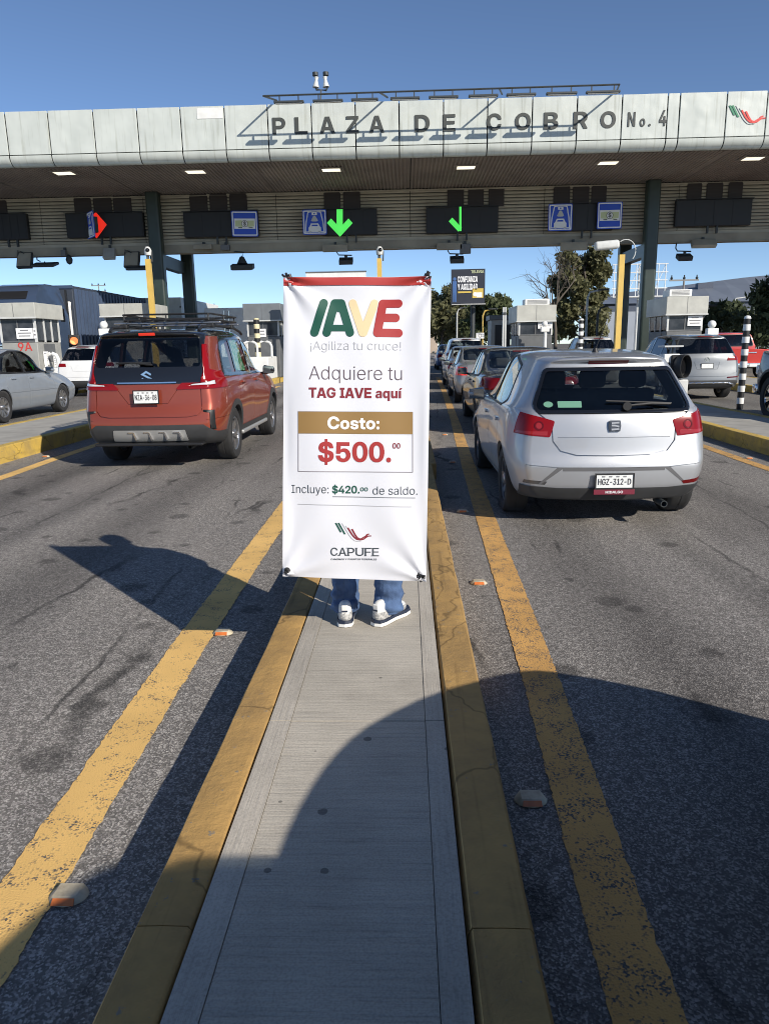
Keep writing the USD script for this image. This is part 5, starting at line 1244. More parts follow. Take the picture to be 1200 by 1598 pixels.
def pickup(label, loc, paint_, cab_len=2.2, L=5.4, W=1.9, H=1.82, hood=1.18, tail='lamp_red', name='pickup', wr=.39, look='chrome', rz=0, over=.98):
    """A crew-cab pickup with an open bed."""
    t = thing(name, label, 'car', loc, rz); w = W / 2
    bed = (.0, 1.62)
    # body side slab with wheel arches
    cv = dict(zb=[(0, .45), (.5, .42), (1, .42)], wb=[(0, w - .05), (.5, w - .05), (1, w - .08)], wm=[(0, w - .01), (.5, w), (.9, w), (1, w - .05)], zm=[(0, .8), (1, .75)], ws=[(0, w - .03), (.5, w - .03), (1, w - .08)], zs=[(0, 1.10), (.6, 1.09), (1, hood - .10)], wr=[(0, w - .12), (.5, w - .12), (1, w - .18)], zr=[(0, 1.14), (.55, 1.14), (.68, hood + .02), (.9, hood - .02), (1, hood - .08)])
    lf = Loft(L, cv, [(.4, .02), (1.2, 0)], [(.4, L - .03), (.7, L), (1.0, L - .02), (1.3, L - .08)], rc=.06, rl=.14, bulge_r=.01, bulge_f=.08, rounds=2)
    body = lf.man(0)
    ax = (.98, L - over)
    arches = m3.Manifold.batch_boolean([cylx(y, wr, wr + .09, s * (w - .38) if s > 0 else -2, 2 if s > 0 else -(w - .38)) for y in ax for s in (-1, 1)], m3.OpType.Add)
    tray = m3.Manifold.cube((W - .30, 1.52, 1.0), True).translate((0, .08 + .78, .72 + .5))
    obj('body', tm(body - arches - tray - (pxz(LineString([(-w + .10, .55), (-w + .10, 1.2)]).buffer(.006), -.2, .1) + pxz(LineString([(w - .10, .55), (w - .10, 1.2)]).buffer(.006), -.2, .1))), paint_, t, smooth=32)
    obj('bed_liner', bx(-w + .152, w - .152, .105, 1.615, .725, .735), 'black_matt', t, smooth=False)
    cabv = dict(zb=[(0, 1.02), (1, 1.02)], wb=[(0, w - .05), (1, w - .06)], wm=[(0, w - .06), (1, w - .06)], zm=[(0, 1.18), (1, 1.18)], ws=[(0, w - .07), (1, w - .07)], zs=[(0, 1.28), (1, 1.24)], wr=[(0, w - .24), (.5, w - .22), (1, w - .26)], zr=[(0, H - .04), (.3, H), (.6, H - .01), (.75, H - .10), (1, 1.28)])
    cl = cab_len + .62
    cb = Loft(cl, cabv, [(1.0, 0), (1.3, .02), (H, .16)], [(1.0, cl), (1.9, cl - .02)], rc=.05, rl=.12, bulge_r=.03, bulge_f=.1, rounds=2)
    Y0 = 1.66
    sidew_ = [soft([(.16, 1.24), (.25, H - .12), (1.05, H - .09), (1.05, 1.22)], .03), soft([(1.12, 1.22), (1.12, H - .09), (1.62, H - .11), (2.05, 1.42), (2.25, 1.22)], .03)]
    rwn = soft([(-w + .2, 1.26), (-w + .32, H - .12), (w - .32, H - .12), (w - .2, 1.26)], .05)
    fwn = soft([(-w + .2, 1.30), (-w + .32, H - .10), (w - .32, H - .10), (w - .2, 1.30)], .04)
    wn = [('side_window', pyz(p, a, b)) for p in sidew_ for a, b in ((.3, 2), (-2, -.3))] + [('rear_window', pxz(rwn, -.5, .4)), ('windscreen', pxz(fwn, 1.4, 4))]
    hol = cb.man(-.05)
    cab = cb.man(0) - hol - m3.Manifold.batch_boolean([p ^ (cb.man(.02) - cb.man(-.08)) for _, p in wn], m3.OpType.Add)
    obj('cab', mv(tm(cab), 0, Y0), paint_, t, smooth=32)
    for nm, p in wn:
        q = p ^ (cb.man(-.004) - cb.man(-.010)); obj(nm, mv(tm(q), 0, Y0), 'glass_dark', t, smooth=32)
    obj('window_surround', mv(tm(pxz(rwn.buffer(.03).difference(rwn), -.5, .4) ^ cb.shell(.003, -.02)), 0, Y0), 'black', t, smooth=30)
    obj('rear_bumper', rbx(-w + .06, w - .06, -.16, .02, .44, .60, .02, 8), 'chrome', t)
    obj('tailgate_handle', rbx(-.16, .16, -.03, 0.0, .98, 1.03, .01, 6), 'chrome', t)
    obj('number_plate', rbx(-.15, .15, -.175, -.162, .46, .58, .004, 6), 'plate', t)
    for s in (-1, 1):
        obj('tail_lamp', rbx(s * (w - .06) - .045, s * (w - .06) + .045, -.015, .10, .70, 1.08, .012, 6), tail, t)
        mirror(t, w - .06, Y0 + 2.1, 1.30, s, 'black')
        obj('headlamp', rbx(s * (w - .22) - .16, s * (w - .22) + .16, L - .06, L + .06, .82, 1.0, .03, 8), 'lamp_white', t)
    obj('grille', rbx(-.48, .48, L + .0, L + .10, .70, 1.02, .03, 8), 'black', t); obj('front_bumper', rbx(-w + .05, w - .05, L - .05, L + .15, .42, .64, .05, 8), 'chrome', t)
    obj('chassis', bx(-.5, .5, .2, L - .3, .40, .44), 'black_matt', t, smooth=False)
    for y in ax:
        for s in (-1, 1):
            wheel(t, s * (w - .15), y, wr, .26, s, spokes=6, style='twin', look=look)
            obj('arch_trim', tm((cylx(y, wr, wr + .14, .4 if s > 0 else -2, 2 if s > 0 else -.4) - cylx(y, wr, wr + .088, .3 if s > 0 else -3, 3 if s > 0 else -.3)) ^ lf.shell(.02, -.02)), 'plastic_dark' if paint_ != 'paint_red' else paint_, t, smooth=32)
    return t


pickup('tall dark grey pickup with chrome wheels cut off by the right edge', (7.90, 9.62, .004), 'paint_darkgrey', over=.70, L=5.42, W=2.0, H=1.92, hood=1.36, wr=.41)
pickup('red pickup with raised tailgate beyond the grey SUV', (13.65, 30.0, .004), 'paint_red', L=5.3, W=1.9, H=1.82)
sedan('dark car behind the red pickup at the right edge', (18.6, 30.5, .004), 'paint_darkgrey', H=1.6)
# the vehicle beside the camera that throws the big shadow
suv_car('dark grey SUV stopped in the right lane beside the camera', (1.45, 1.84 - 4.7, 0), 'paint_darkgrey', rz=-4.5, L=4.7, H=1.66, W=1.88, hf=1.07, bodyx=dict(rl=1.0, rc=.26, bulge_f=.24))

# ------------------------------------------------------------------ the banner on its stand
TL, TR, BL, BR = at(443, 433, 3.20), at(673, 431, 3.20), at(441, 900, 3.05), at(665, 908, 3.05)
BN = np.cross(BR - BL, TL - BL); BN /= np.linalg.norm(BN)
BN = BN if BN[1] < 0 else -BN


def drape(u, v):
    """How far the cloth leaves its plane: pulls towards the four tied corners, slack between them."""
    d = 0.006 * np.sin(6.2 * u + 2.0 * v) * np.sin(3.1 * v + .4) + 0.004 * np.sin(15 * u - 4 * v) * (1 - .5 * np.sin(np.pi * u)) + .003 * np.sin(21 * v + 6 * u) * np.exp(-((u - .5) / .6) ** 2)
    for cu, cv, s in ((0, 0, 1), (1, 0, -1), (0, 1, -1), (1, 1, 1)):
        r = np.hypot((u - cu) * .62, (v - cv) * 1.35); a = np.arctan2((v - cv) * 1.35, (u - cu) * .62)
        d = d + 0.013 * np.exp(-r / .17) * np.sin(9 * a + s)
    d = d + 0.012 * np.sin(np.pi * np.clip(v, 0, 1)) * np.sin(np.pi * np.clip(u, 0, 1)) + .006 * np.exp(-((u - .02) / .03) ** 2) * np.sin(9 * v) - .006 * np.exp(-((u - .98) / .03) ** 2) * np.sin(7 * v + 1)
    return d


def cloth_pt(u, v, h=0.0):
    u, v = np.asarray(u, float), np.asarray(v, float)
    p = ((1 - u) * (1 - v))[..., None] * TL + (u * (1 - v))[..., None] * TR + ((1 - u) * v)[..., None] * BL + (u * v)[..., None] * BR
    return p + (drape(u, v) + h)[..., None] * BN


def art(shape, lift=0.0012, thick=0.0005, size=9.0):
    """Print on the cloth: a shape in the banner's drawing units (228 wide, 475 high, y down)."""
    geoms = [g for g in getattr(shape, 'geoms', [shape]) if g.area > 1e-6]
    ms = []
    for g in geoms:
        m = trimesh.creation.extrude_polygon(g, 1.0, engine='earcut'); ms.append(m)
    m = trimesh.util.concatenate(ms)
    v, f = trimesh.remesh.subdivide_to_size(m.vertices, m.faces, size, 12)
    y = v[:, 1]; t = (y - 433) / 470.0; xl, xr = 443 - 2 * t, 673 - 8.2 * t
    q = cloth_pt((v[:, 0] - xl) / (xr - xl), (y - (432.8 - .009 * (v[:, 0] - 443))) / (467 + .035 * (v[:, 0] - 441)), lift + v[:, 2] * thick)
    m = trimesh.Trimesh(q, f, process=False)
    return m


mat('banner_cloth', (0.64, 0.645, 0.685), 0.42, spec=0.4)
mat('band_red', (0.38, 0.035, 0.03), 0.5); mat('print_green', (0.006, 0.070, 0.045), 0.5); mat('print_cream', (0.68, 0.53, 0.31), 0.5); mat('print_red', (0.34, 0.028, 0.026), 0.5)
mat('print_maroon', (0.20, 0.016, 0.024), 0.5); mat('print_plum', (0.10, 0.07, 0.08), 0.5); mat('print_gold', (0.26, 0.155, 0.05), 0.5); mat('print_silver', (0.36, 0.36, 0.37), 0.5); mat('print_slate', (0.05, 0.06, 0.07), 0.5); mat('print_white', (0.85, 0.85, 0.86), 0.5)
ban = thing('banner', 'white toll tag price banner with red top band held upright on the island', 'banner', (0, 0, 0))
gu, gv = np.meshgrid(np.linspace(0, 1, 49), np.linspace(0, 1, 97)); n1, n2 = gu.shape
fr, bk = cloth_pt(gu, gv, 0).reshape(-1, 3), cloth_pt(gu, gv, -.0012).reshape(-1, 3); k = len(fr); f = []
for i in range(n1 - 1):
    for j in range(n2 - 1):
        a, b, c, d = i * n2 + j, i * n2 + j + 1, (i + 1) * n2 + j + 1, (i + 1) * n2 + j
        f += [(a, c, b), (a, d, c), (k + a, k + b, k + c), (k + a, k + c, k + d)]
edge = [i for i in range(n2)] + [i * n2 + n2 - 1 for i in range(1, n1)] + [(n1 - 1) * n2 + i for i in range(n2 - 2, -1, -1)] + [i * n2 for i in range(n1 - 2, 0, -1)]
for a, b in zip(edge, edge[1:] + edge[:1]): f += [(a, b, k + b), (a, k + b, k + a)]
cl = trimesh.Trimesh(np.vstack([fr, bk]), f, process=False)
if cl.volume < 0: cl.invert()
obj('cloth', cl, 'banner_cloth', ban, smooth=60)
A = lambda nm, shape, m, lift=.0012, size=9.0: obj(nm, art(shape, lift), m, ban, smooth=60)
FL = lambda g: affinity.scale(g, 1, -1, origin=(0, 0))


def words(nm, t, w, m, x0, x1, base, cap, lift=.0012, thin=0.0):
    g = text(t, 1.0, w, 'l'); b = g.bounds
    g = FL(affinity.scale(g, (x1 - x0) / (b[2] - b[0]), cap, origin=(0, 0)))
    A(nm, affinity.translate(g, x0 - g.bounds[0], base), m, lift)


A('top_band', Polygon([(443.4, 433.4), (672.6, 431.4), (672.3, 443.5), (443.2, 445)]), 'band_red', .0035, 3.0)
C = lambda pts: [(470 + a / 6.667, 450 + b / 6.667) for a, b in pts]
st = lambda pts, w: LineString(C(pts)).buffer(w / 6.667 / 2)
gI = st([(238, 142), (142, 436)], 88)
gA = unary_union([st([(352, 142), (270, 437)], 86), st([(420, 142), (512, 437)], 86), st([(352, 142), (420, 142)], 86), st([(310, 392), (470, 392)], 66)])
gA = gA.union(Polygon(C([(352, 142), (420, 142), (412, 230), (380, 230)])))
gV = unary_union([st([(540, 142), (642, 438)], 84), st([(765, 142), (652, 438)], 84)])
gE = unary_union([st([(852, 144), (796, 438)], 88), st([(852, 142), (1014, 142)], 84), st([(850, 286), (985, 286)], 84), st([(796, 438), (1016, 438)], 84)])
A('logo_letter', gI.difference(gA.buffer(1.2)), 'print_green'); A('logo_letter', gA, 'print_green', .0014); A('logo_letter', gV.difference(unary_union([gA, gE]).buffer(1.2)), 'print_cream'); A('logo_letter', gE, 'print_red')
words('print_line', '¡Agiliza tu cruce!', 200, 'print_silver', 485.5, 626, 541.8, 12.6)
words('print_line', 'Adquiere tu', 240, 'print_plum', 483.5, 627.5, 587.2, 20)
words('print_line', 'TAG IAVE aquí', 800, 'print_maroon', 483, 628, 615.4, 15.6)
A('price_heading', sbox(466, 637, 644, 671), 'print_gold')
words('print_line', 'Costo:', 750, 'print_white', 512, 592.5, 663.8, 19, .0022)
fr_ = sbox(465.6, 636.5, 644.4, 731).difference(sbox(466.4, 637.3, 643.6, 730.2))
A('price_frame', fr_, 'print_plum', .0010)
words('print_line', '$500.', 800, 'print_red', 497.5, 610.5, 715, 31)
words('print_line', '00', 700, 'print_maroon', 612.8, 625, 693.6, 8.6)
words('print_line', 'Incluye:', 330, 'print_slate', 455.5, 513.5, 764.6, 12.6)
words('print_line', '$420.', 750, 'print_green', 519, 561.5, 764.8, 12.2); words('print_line', '00', 700, 'print_green', 562.5, 574.5, 761.2, 6.2)
words('print_line', 'de saldo.', 330, 'print_slate', 582, 651.5, 766.0, 12.6)
A('underline', Polygon([(519.5, 769.6), (648, 770.8), (648, 771.6), (519.5, 770.5)]), 'print_slate'); A('divider', Polygon([(465, 782.2), (642, 785), (642, 785.7), (465, 783)]), 'print_silver')
road_emblem(524.5, -842.8, 31.0, 0, None, lambda g, n, m: A(n, FL(affinity.scale(g, 1.62, 1.0, origin=(524.5, 0))), {'paint_green_logo': 'print_green', 'paint_red_logo': 'print_maroon', 'line_grey': 'print_silver'}[m]))
x = 516.5
for ch, w in zip('CAPUFE', (11, 12, 11, 12.5, 10, 10.5)):
    y0 = 864.4 + (x - 516) * .006
    g = FL(text(ch, 1, 500, 'l')); b = g.bounds
    g = affinity.translate(affinity.scale(g, w / (b[2] - b[0]), 13.2 / (b[3] - b[1]), origin=(0, 0)), 0, 0); b = g.bounds
    g = affinity.translate(g, x - b[0], y0 - b[3])
    sf = {'A': [(0, 1), (1, 1)], 'P': [(.12, 1), (.0, 0)], 'U': [(.1, 0), (.9, 0)], 'F': [(.12, 1), (.0, 0)], 'E': [(.0, 1), (.0, 0)], 'C': []}[ch]
    g = unary_union([g] + [sbox(x + q * w - 2.0, y0 - .95 if s else y0 - 13.2, x + q * w + 2.0, y0 if s else y0 - 12.3) for q, s in sf])
    A('wordmark_letter', g, 'print_slate'); x += w + 1.6
words('print_line', 'CAMINOS Y PUENTES FEDERALES', 500, 'print_slate', 517, 588, 871.3, 2.6)
for u, v, dx in ((.025, .004, -1), (.975, .004, 1), (.035, .975, -1), (.960, .978, 1)):
    p = cloth_pt(u, v)
    ring = trimesh.creation.torus(.011, .003, major_sections=16, minor_sections=6)
    obj('eyelet', mv(ring, p[0], p[1] - .003, p[2], rx=90), 'alloy_dark', ban, smooth=60)
# the stand: two crossed rods behind the cloth, tied at the corners
sd = thing('banner_stand', 'dark crossed rods tied behind the white banner', 'banner stand', (0, 0, 0))
off = np.array([0, .035, 0])
c1 = [cloth_pt(.03, -.012) + off, cloth_pt(.97, 1.012) + off]; c2 = [cloth_pt(.97, -.012) + off * 1.6, cloth_pt(.03, 1.006) + off * 1.6]
obj('rod', tube(c1, .007, 8), 'black', sd); obj('rod', tube(c2, .007, 8), 'black', sd)
mid = (c1[0] + c1[1]) / 2; obj('hub', rbx(mid[0] - .03, mid[0] + .03, mid[1] - .012, mid[1] + .05, mid[2] - .03, mid[2] + .03, .01, 8), 'black', sd)
rg = np.random.default_rng(3)
for u, v, dx in ((.025, .004, -1), (.975, .004, 1), (.035, .975, -1), (.960, .978, 1)):
    p = cloth_pt(u, v) + np.array([0, -.008, 0]); up = -1 if v < .5 else 1
    loops = []
    for k in range(5):
        a = rg.uniform(0, 6.28); r = rg.uniform(.008, .020)
        e = p + np.array([math.cos(a) * r + dx * .006, -.006 - rg.uniform(0, .008), math.sin(a) * r + (.012 if v < .5 else -.004)])
        loops.append(tube([p, (p + e) / 2 + rg.normal(size=3) * .004, e], .0045, 6))
    obj('tie', cat_(loops, tube([p + [0, .004, 0], p + np.array([dx * .008, .02, .025 if v < .5 else -.02])], .006, 6)), 'black', sd)

# ------------------------------------------------------------------ the person behind the banner
def blob(chains, edge=.012, iters=8):
    parts = []
    for ch in chains:
        s = [m3.Manifold.sphere(r, 20).translate(tuple(map(float, p))) for *p, r in ch]
        for a, b in zip(s[:-1], s[1:]): parts.append(m3.Manifold.batch_hull([a, b]))
    m = tm(m3.Manifold.batch_boolean(parts, m3.OpType.Add).refine_to_length(edge))
    m.merge_vertices(); trimesh.smoothing.filter_taubin(m, lamb=.5, nu=.53, iterations=iters); return m


mat('skin', (0.36, 0.20, 0.13), 0.55, var=0.15, scale=20)
mat('hair', (0.012, 0.010, 0.009), 0.6, var=0.3, scale=60)
mat('jeans', (0.075, 0.135, 0.27), 0.85, col2=(0.035, 0.065, 0.14), scale=9, lo=.32, hi=.62, bump=.002, bscale=220)
mat('shirt', (0.05, 0.055, 0.07), 0.85, var=0.3, scale=10)
mat('shoe_white', (0.74, 0.73, 0.70), 0.55, var=0.1, scale=25)
mat('shoe_navy', (0.015, 0.022, 0.045), 0.5)
mat('shoe_grey', (0.46, 0.45, 0.43), 0.7, col2=(0.26, 0.26, 0.26), scale=70, lo=.47, hi=.53)
PX, PY, Z0 = -.200, 3.46, KZ
per = thing('person', 'person in blue jeans and white trainers standing hidden behind the banner', 'person', (PX, PY, Z0))
UsdGeom.Xformable(per).AddScaleOp().Set(Gf.Vec3f(.985, .985, .967))
hl_, hr_ = np.array([-.113, -.03]), np.array([.105, -.04])      # ankles in plan
legs = []
body_ch = [[(0, .02, .84, .135), (0, .02, .98, .125), (0, .03, 1.12, .135), (0, .03, 1.24, .12), (0, .035, 1.33, .06), (0, .045, 1.42, .052)],
           [(-.07, .02, .86, .115), (-.09, .03, 1.15, .105), (-.10, .03, 1.26, .08)], [(.07, .02, .86, .115), (.09, .03, 1.15, .105), (.10, .03, 1.26, .08)],
           [(0, .03, 1.27, .075), (-.165, .03, 1.285, .062)], [(0, .03, 1.27, .075), (.165, .03, 1.285, .062)]]
for s, (ax, ay) in ((-1, hl_), (1, hr_)):
    body_ch.append([(s * .085, .02, .84, .095), (s * .10, .01, .47, .058), (ax, ay + .01, .10, .038), (ax, ay + .02, .06, .035)])
    sh, el, wrp = (s * .185, .03, 1.275), (s * .262, .03, 1.06), (s * .225, -.11, .90)
    body_ch.append([(*sh, .055), (*el, .040), (*wrp, .027)])
    hand = [(s * .215, -.150, .865)]
    body_ch.append([(*wrp, .026), (s * .222, -.135, .875, .030), (s * .20, -.155, .85, .024)])
    for k in range(4):
        b = np.array([s * (.225 - .018 * k), -.150, .872 - .016 * k]); L = (.050, .056, .052, .042)[k]
        body_ch.append([(*b, .0095), (*(b + [s * -.012, -.028, -.012]), .0088), (*(b + [s * -.030, -.030, -.020]), .0082), (*(b + [s * -.036, -.014, -.022]), .0075)])
    body_ch.append([(s * .235, -.125, .87, .011), (s * .228, -.150, .90, .0095), (s * .205, -.168, .905, .0085)])
head = [[(0, .055, 1.535, .076), (0, .075, 1.555, .078)], [(0, .085, 1.49, .058), (0, .12, 1.445, .032)], [(0, .045, 1.42, .052), (0, .06, 1.50, .06)], [(0, .148, 1.53, .011), (0, .168, 1.500, .014)],
        [(-.083, .06, 1.515, .012), (-.086, .055, 1.54, .013)], [(.083, .06, 1.515, .012), (.086, .055, 1.54, .013)], [(-.02, .145, 1.462, .008), (.02, .145, 1.462, .008)], [(-.045, .135, 1.55, .012), (.045, .135, 1.55, .012)]]
obj('body', blob(body_ch + head, .010, 6), 'skin', per, smooth=True)
for s in (-1, 1):
    obj('eye', mv(trimesh.creation.icosphere(2, .012), s * .033, .140, 1.525), 'shoe_white', per, smooth=True); obj('iris', mv(trimesh.creation.icosphere(2, .006), s * .033, .1485, 1.525), 'black', per, smooth=True)
hairm = blob([[(0, .045, 1.560, .086), (0, .075, 1.572, .082)], [(0, .02, 1.50, .070), (0, .045, 1.56, .085)], [(-.05, .03, 1.50, .045), (-.05, .05, 1.57, .05)], [(.05, .03, 1.50, .045), (.05, .05, 1.57, .05)]], .010, 4)
obj('hair', hairm, 'hair', per, smooth=True)
sh_ch = [[(0, .02, .83, .150), (0, .02, .98, .145), (0, .03, 1.12, .150), (0, .03, 1.24, .13), (0, .035, 1.30, .07)], [(-.08, .02, .83, .12), (-.095, .03, 1.15, .115), (-.105, .03, 1.26, .085)], [(.08, .02, .83, .12), (.095, .03, 1.15, .115), (.105, .03, 1.26, .085)],
         [(0, .03, 1.265, .085), (-.175, .03, 1.280, .070)], [(0, .03, 1.265, .085), (.175, .03, 1.280, .070)]]
for s in (-1, 1): sh_ch.append([(s * .185, .03, 1.275, .068), (s * .235, .03, 1.145, .060)])
sm = blob(sh_ch, .018, 5); v = sm.vertices; sm.vertices = v + sm.vertex_normals * ((meshkit.fbm(v * [9, 9, 14], 3, 5) - .5) * .018)[:, None]
obj('shirt', sm, 'shirt', per, smooth=True)
jm = blob([[(s * .07, .02, .86, .125), (s * .09, .015, .60, .098), (s * .102, .005, .42, .083), (ax * .99, ay + .015, .22, .070), (ax, ay + .012, .105, .068), (ax, ay + .005, .088, .072)] for s, (ax, ay) in ((-1, hl_), (1, hr_))] + [[(-.06, .02, .88, .125), (.06, .02, .88, .125)]], .010, 4)
v = jm.vertices; low = np.clip((.40 - v[:, 2]) / .30, 0, 1)
fold = np.sin(v[:, 2] * 95 + 5 * meshkit.noise(v * 14, 3) + 2.2 * np.arctan2(v[:, 1], np.abs(v[:, 0]) - .105)) * .0045 * low
jm.vertices = v + jm.vertex_normals * ((meshkit.fbm(v * [16, 16, 22], 4, 9) - .5) * (.012 + .020 * low) + fold)[:, None]
cutz = jm.vertices[:, 2] < .045; jm.vertices[cutz, 2] = .045 + (jm.vertices[cutz, 2] - .045) * .1
obj('jeans', jm, 'jeans', per, smooth=True)


def shoe(ax, ay, rot):
    """A high trainer, heel at the back (-y) before turning: sole, mudguard, upper."""
    c = lambda lst: m3.Manifold.batch_hull([m3.Manifold.sphere(r, 20).translate(p) for *p_, r in lst for p in [tuple(p_)]])
    def slab(z0, z1, grow):
        out = Polygon([(-.034 - grow, -.075), (-.026 - grow, -.105 - grow), (0, -.116 - grow), (.026 + grow, -.105 - grow), (.034 + grow, -.075), (.033 + grow, .02), (.046 + grow, .10), (.040 + grow, .150), (.012, .175 + grow), (-.024 - grow, .160), (-.040 - grow, .10), (-.031 - grow, .02)]).buffer(.012).buffer(-.004)
        m = m3.Manifold.extrude(cs(out), z1 - z0, 2, 0.0, (.96, .975)); return m.translate((0, 0, z0))
    def T(m):
        m = m.copy(); m.apply_scale(.90); m.apply_translation((0, -.012, 0)); return mv(m, ax, ay, 0, rz=rot)
    p = UsdGeom.Xform.Define(stage, numbered(str(per.GetPath()), 'shoe')).GetPrim()
    obj('sole', T(tm(slab(0.0, .018, .004))), 'shoe_white', p, smooth=35)
    obj('midsole', T(tm(slab(.0182, .034, .0035))), 'shoe_navy', p, smooth=35)
    up = c([(0, -.078, .050, .036), (0, -.078, .105, .033), (0, .02, .095, .036), (0, .06, .060, .034), (.004, .115, .046, .034), (0, -.02, .045, .036)])
    box_ = lambda y0, y1, z0, z1: m3.Manifold.cube((.3, y1 - y0, z1 - z0)).translate((-.15, y0, z0))
    up = up ^ box_(-.2, .3, .032, .3)
    obj('upper', T(tm(up)), 'shoe_white', p, smooth=40)
    up2 = c([(0, -.079, .050, .0385), (0, -.079, .070, .037), (0, -.02, .050, .037)]) ^ box_(-.2, -.015, .0335, .078)
    obj('heel_guard', T(tm(up2)), 'shoe_grey', p, smooth=40)
    up3 = c([(.004, .10, .044, .038), (.004, .115, .046, .0355), (0, .06, .050, .036)]) ^ box_(.06, .3, .0335, .062)
    obj('toe_guard', T(tm(up3)), 'shoe_grey', p, smooth=40)
    tab = c([(-.012, -.108, .075, .006), (.012, -.108, .075, .006), (.012, -.110, .118, .006), (-.012, -.110, .118, .006)])
    obj('heel_tab', T(tm(tab)), 'shoe_white', p, smooth=40)
    obj('stripe', T(mv(rbx(-.016, .016, -.003, .003, -.004, .004, .002, 6), 0, -.1175, .090)), 'shoe_navy', p)


shoe(hl_[0], hl_[1] + .012, 2); shoe(hr_[0], hr_[1] + .012, -34)

# ------------------------------------------------------------------ toll booths
def booth(label, x0, x1, y0, y1, z0, roof, look='booth_grey', sign=None, wall_text=None, roof_h=.55, side_windows=True, lower='booth_grey', roof_look='booth_roof'):
    cx, cy = (x0 + x1) / 2, (y0 + y1) / 2
    t = thing('toll_booth', label, 'toll booth', (cx, cy, z0)); w, d, H = (x1 - x0) / 2, (y1 - y0) / 2, roof - z0
    zs, zt = H * .56, H - roof_h
    obj('lower_wall', rbx(-w, w, -d, d, 0, zs, .03, 6), lower, t)
    obj('roof_box', rbx(-w - .12, w + .12, -d - .16, d + .16, zt, H, .02, 6), roof_look, t)
    obj('roof_trim', cat_(bx(-w - .135, w + .135, -d - .175, -d - .163, zt + .0, zt + .05), ), 'pale_grey', t, smooth=False)
    obj('panel_joint', bx(-.008, .008, -d - .164, -d - .161, zt + .05, H - .02), 'booth_dark', t, smooth=False)
    for sx in (-1, 1):
        for sy in (-1, 1): obj('corner_post', bx(sx * (w - .03) - .035, sx * (w - .03) + .035, sy * (d - .03) - .035, sy * (d - .03) + .035, zs + .002, zt - .002), 'pale_grey', t, smooth=False)
    f_ = obj('front_window', bx(-w + .07, w - .07, -d + .010, -d + .022, zs + .002, zt - .002), 'booth_glass', t, smooth=False)
    obj('window_frame', cat_(bx(-w + .07, w - .07, -d - .01, -d + .008, zs + .002, zs + .05), bx(-.02, .02, -d - .01, -d + .008, zs + .052, zt - .052), bx(-w + .07, w - .07, -d - .01, -d + .008, zt - .05, zt - .002)), 'booth_dark', t, smooth=False)
    obj('back_wall', bx(-w + .07, w - .07, d - .03, d, zs + .002, zt - .002), 'booth_dark', t, smooth=False)
    for sx in (-1, 1):
        n = 3
        for k in range(n):
            a, b = -d + .07 + k * (2 * d - .14) / n, -d + .07 + (k + 1) * (2 * d - .14) / n
            obj('side_window', bx(sx * (w - .02) - .006, sx * (w - .02) + .006, a + .03, b - .03, zs + .06, zt - .01), 'booth_glass', t, smooth=False)
            obj('mullion', bx(sx * w - .02, sx * w + .02, b - .03, b + .03, zs + .002, zt - .002), 'pale_grey', t, smooth=False) if k < n - 1 else None
        obj('service_hatch', bx(sx * w - .004 if sx > 0 else sx * w - .02, sx * w + .02 if sx > 0 else sx * w + .004, -d * .5, d * .4, zs * .60, zs * .97), 'booth_dark', t, smooth=False)
    obj('desk', bx(-w + .1, w - .1, -d + .15, -d + .7, zs + .005, zs + .05), 'interior_pale', t, smooth=False)
    obj('monitor', cat_(rbx(-.25, .12, -d + .35, -d + .40, zs + .14, zs + .42, .01, 6), bx(-.09, -.04, -d + .36, -d + .39, zs + .055, zs + .15)), 'black', t)
    for sg in sign or []:
        sx0, sx1, sz0, sz1, lines = sg
        b = obj('notice', bx(sx0, sx1, -d - .03, -d - .016, sz0, sz1), 'white_sheet', t, smooth=False)
        for k, tx in enumerate(lines):
            h = (sz1 - sz0) / (len(lines) + .8); z = sz1 - (k + 1) * h
            sh = sbox(-(sx1 - sx0) * tx / 2, 0, (sx1 - sx0) * tx / 2, h * .40)
            obj('notice_line', mv(ext(affinity.translate(sh, (sx0 + sx1) / 2, z), .003), 0, -d - .031, 0), 'print_grey', b, smooth=False)
    if wall_text:
        obj('booth_number', mv(ext(text(wall_text, .27, 600), .004), w * .30, -d - .002, 1.33), 'red_text', t, smooth=False)
    return t


mat('booth_roof', (0.46, 0.46, 0.42), 0.5, col2=(0.36, 0.36, 0.33), scale=1.6)
mat('booth_roof_dark', (0.16, 0.175, 0.19), 0.5, var=0.2, scale=1.6)
mat('booth_glass', (0.022, 0.026, 0.034), 0.16, col2=(0.06, 0.065, 0.075), scale=2.2, spec=.30)
booth('toll booth with a red 9A on its grey wall at the far left', -13.35, -12.15, 24.5, 26.2, .22, 3.08, sign=[(-.05, .50, 1.72, 2.06, [.5, .8, .7]), (.52, .62, 1.72, 2.06, [.6, .6])], wall_text='9A', roof_h=.50)
booth('grey toll booth roof showing behind the left yellow camera pole', -12.85, -10.95, 32.0, 34.2, .22, 3.45, lower='booth_grey')
booth('dark blue grey toll booth just left of the banner', -6.95, -5.55, 33.0, 35.0, .23, 3.40, look='booth_dark', lower='booth_dark', sign=[(-.2, .12, 1.75, 2.1, [.6, .7])], roof_look='booth_roof_dark', roof_h=.75)
booth('grey toll booth with white notice, seen over the black sedan roof', 5.05, 6.55, 34.0, 36.4, .20, 3.16, sign=[(.1, .72, 1.95, 2.22, [.5, .8, .7])], lower='booth_dark', roof_h=.72)
booth('toll booth with pale roof beside the right column', 10.45, 11.85, 30.6, 32.8, .20, 3.22, sign=[(.1, .66, 1.88, 2.28, [.5, .8, .7])], lower='booth_dark', roof_h=.72)
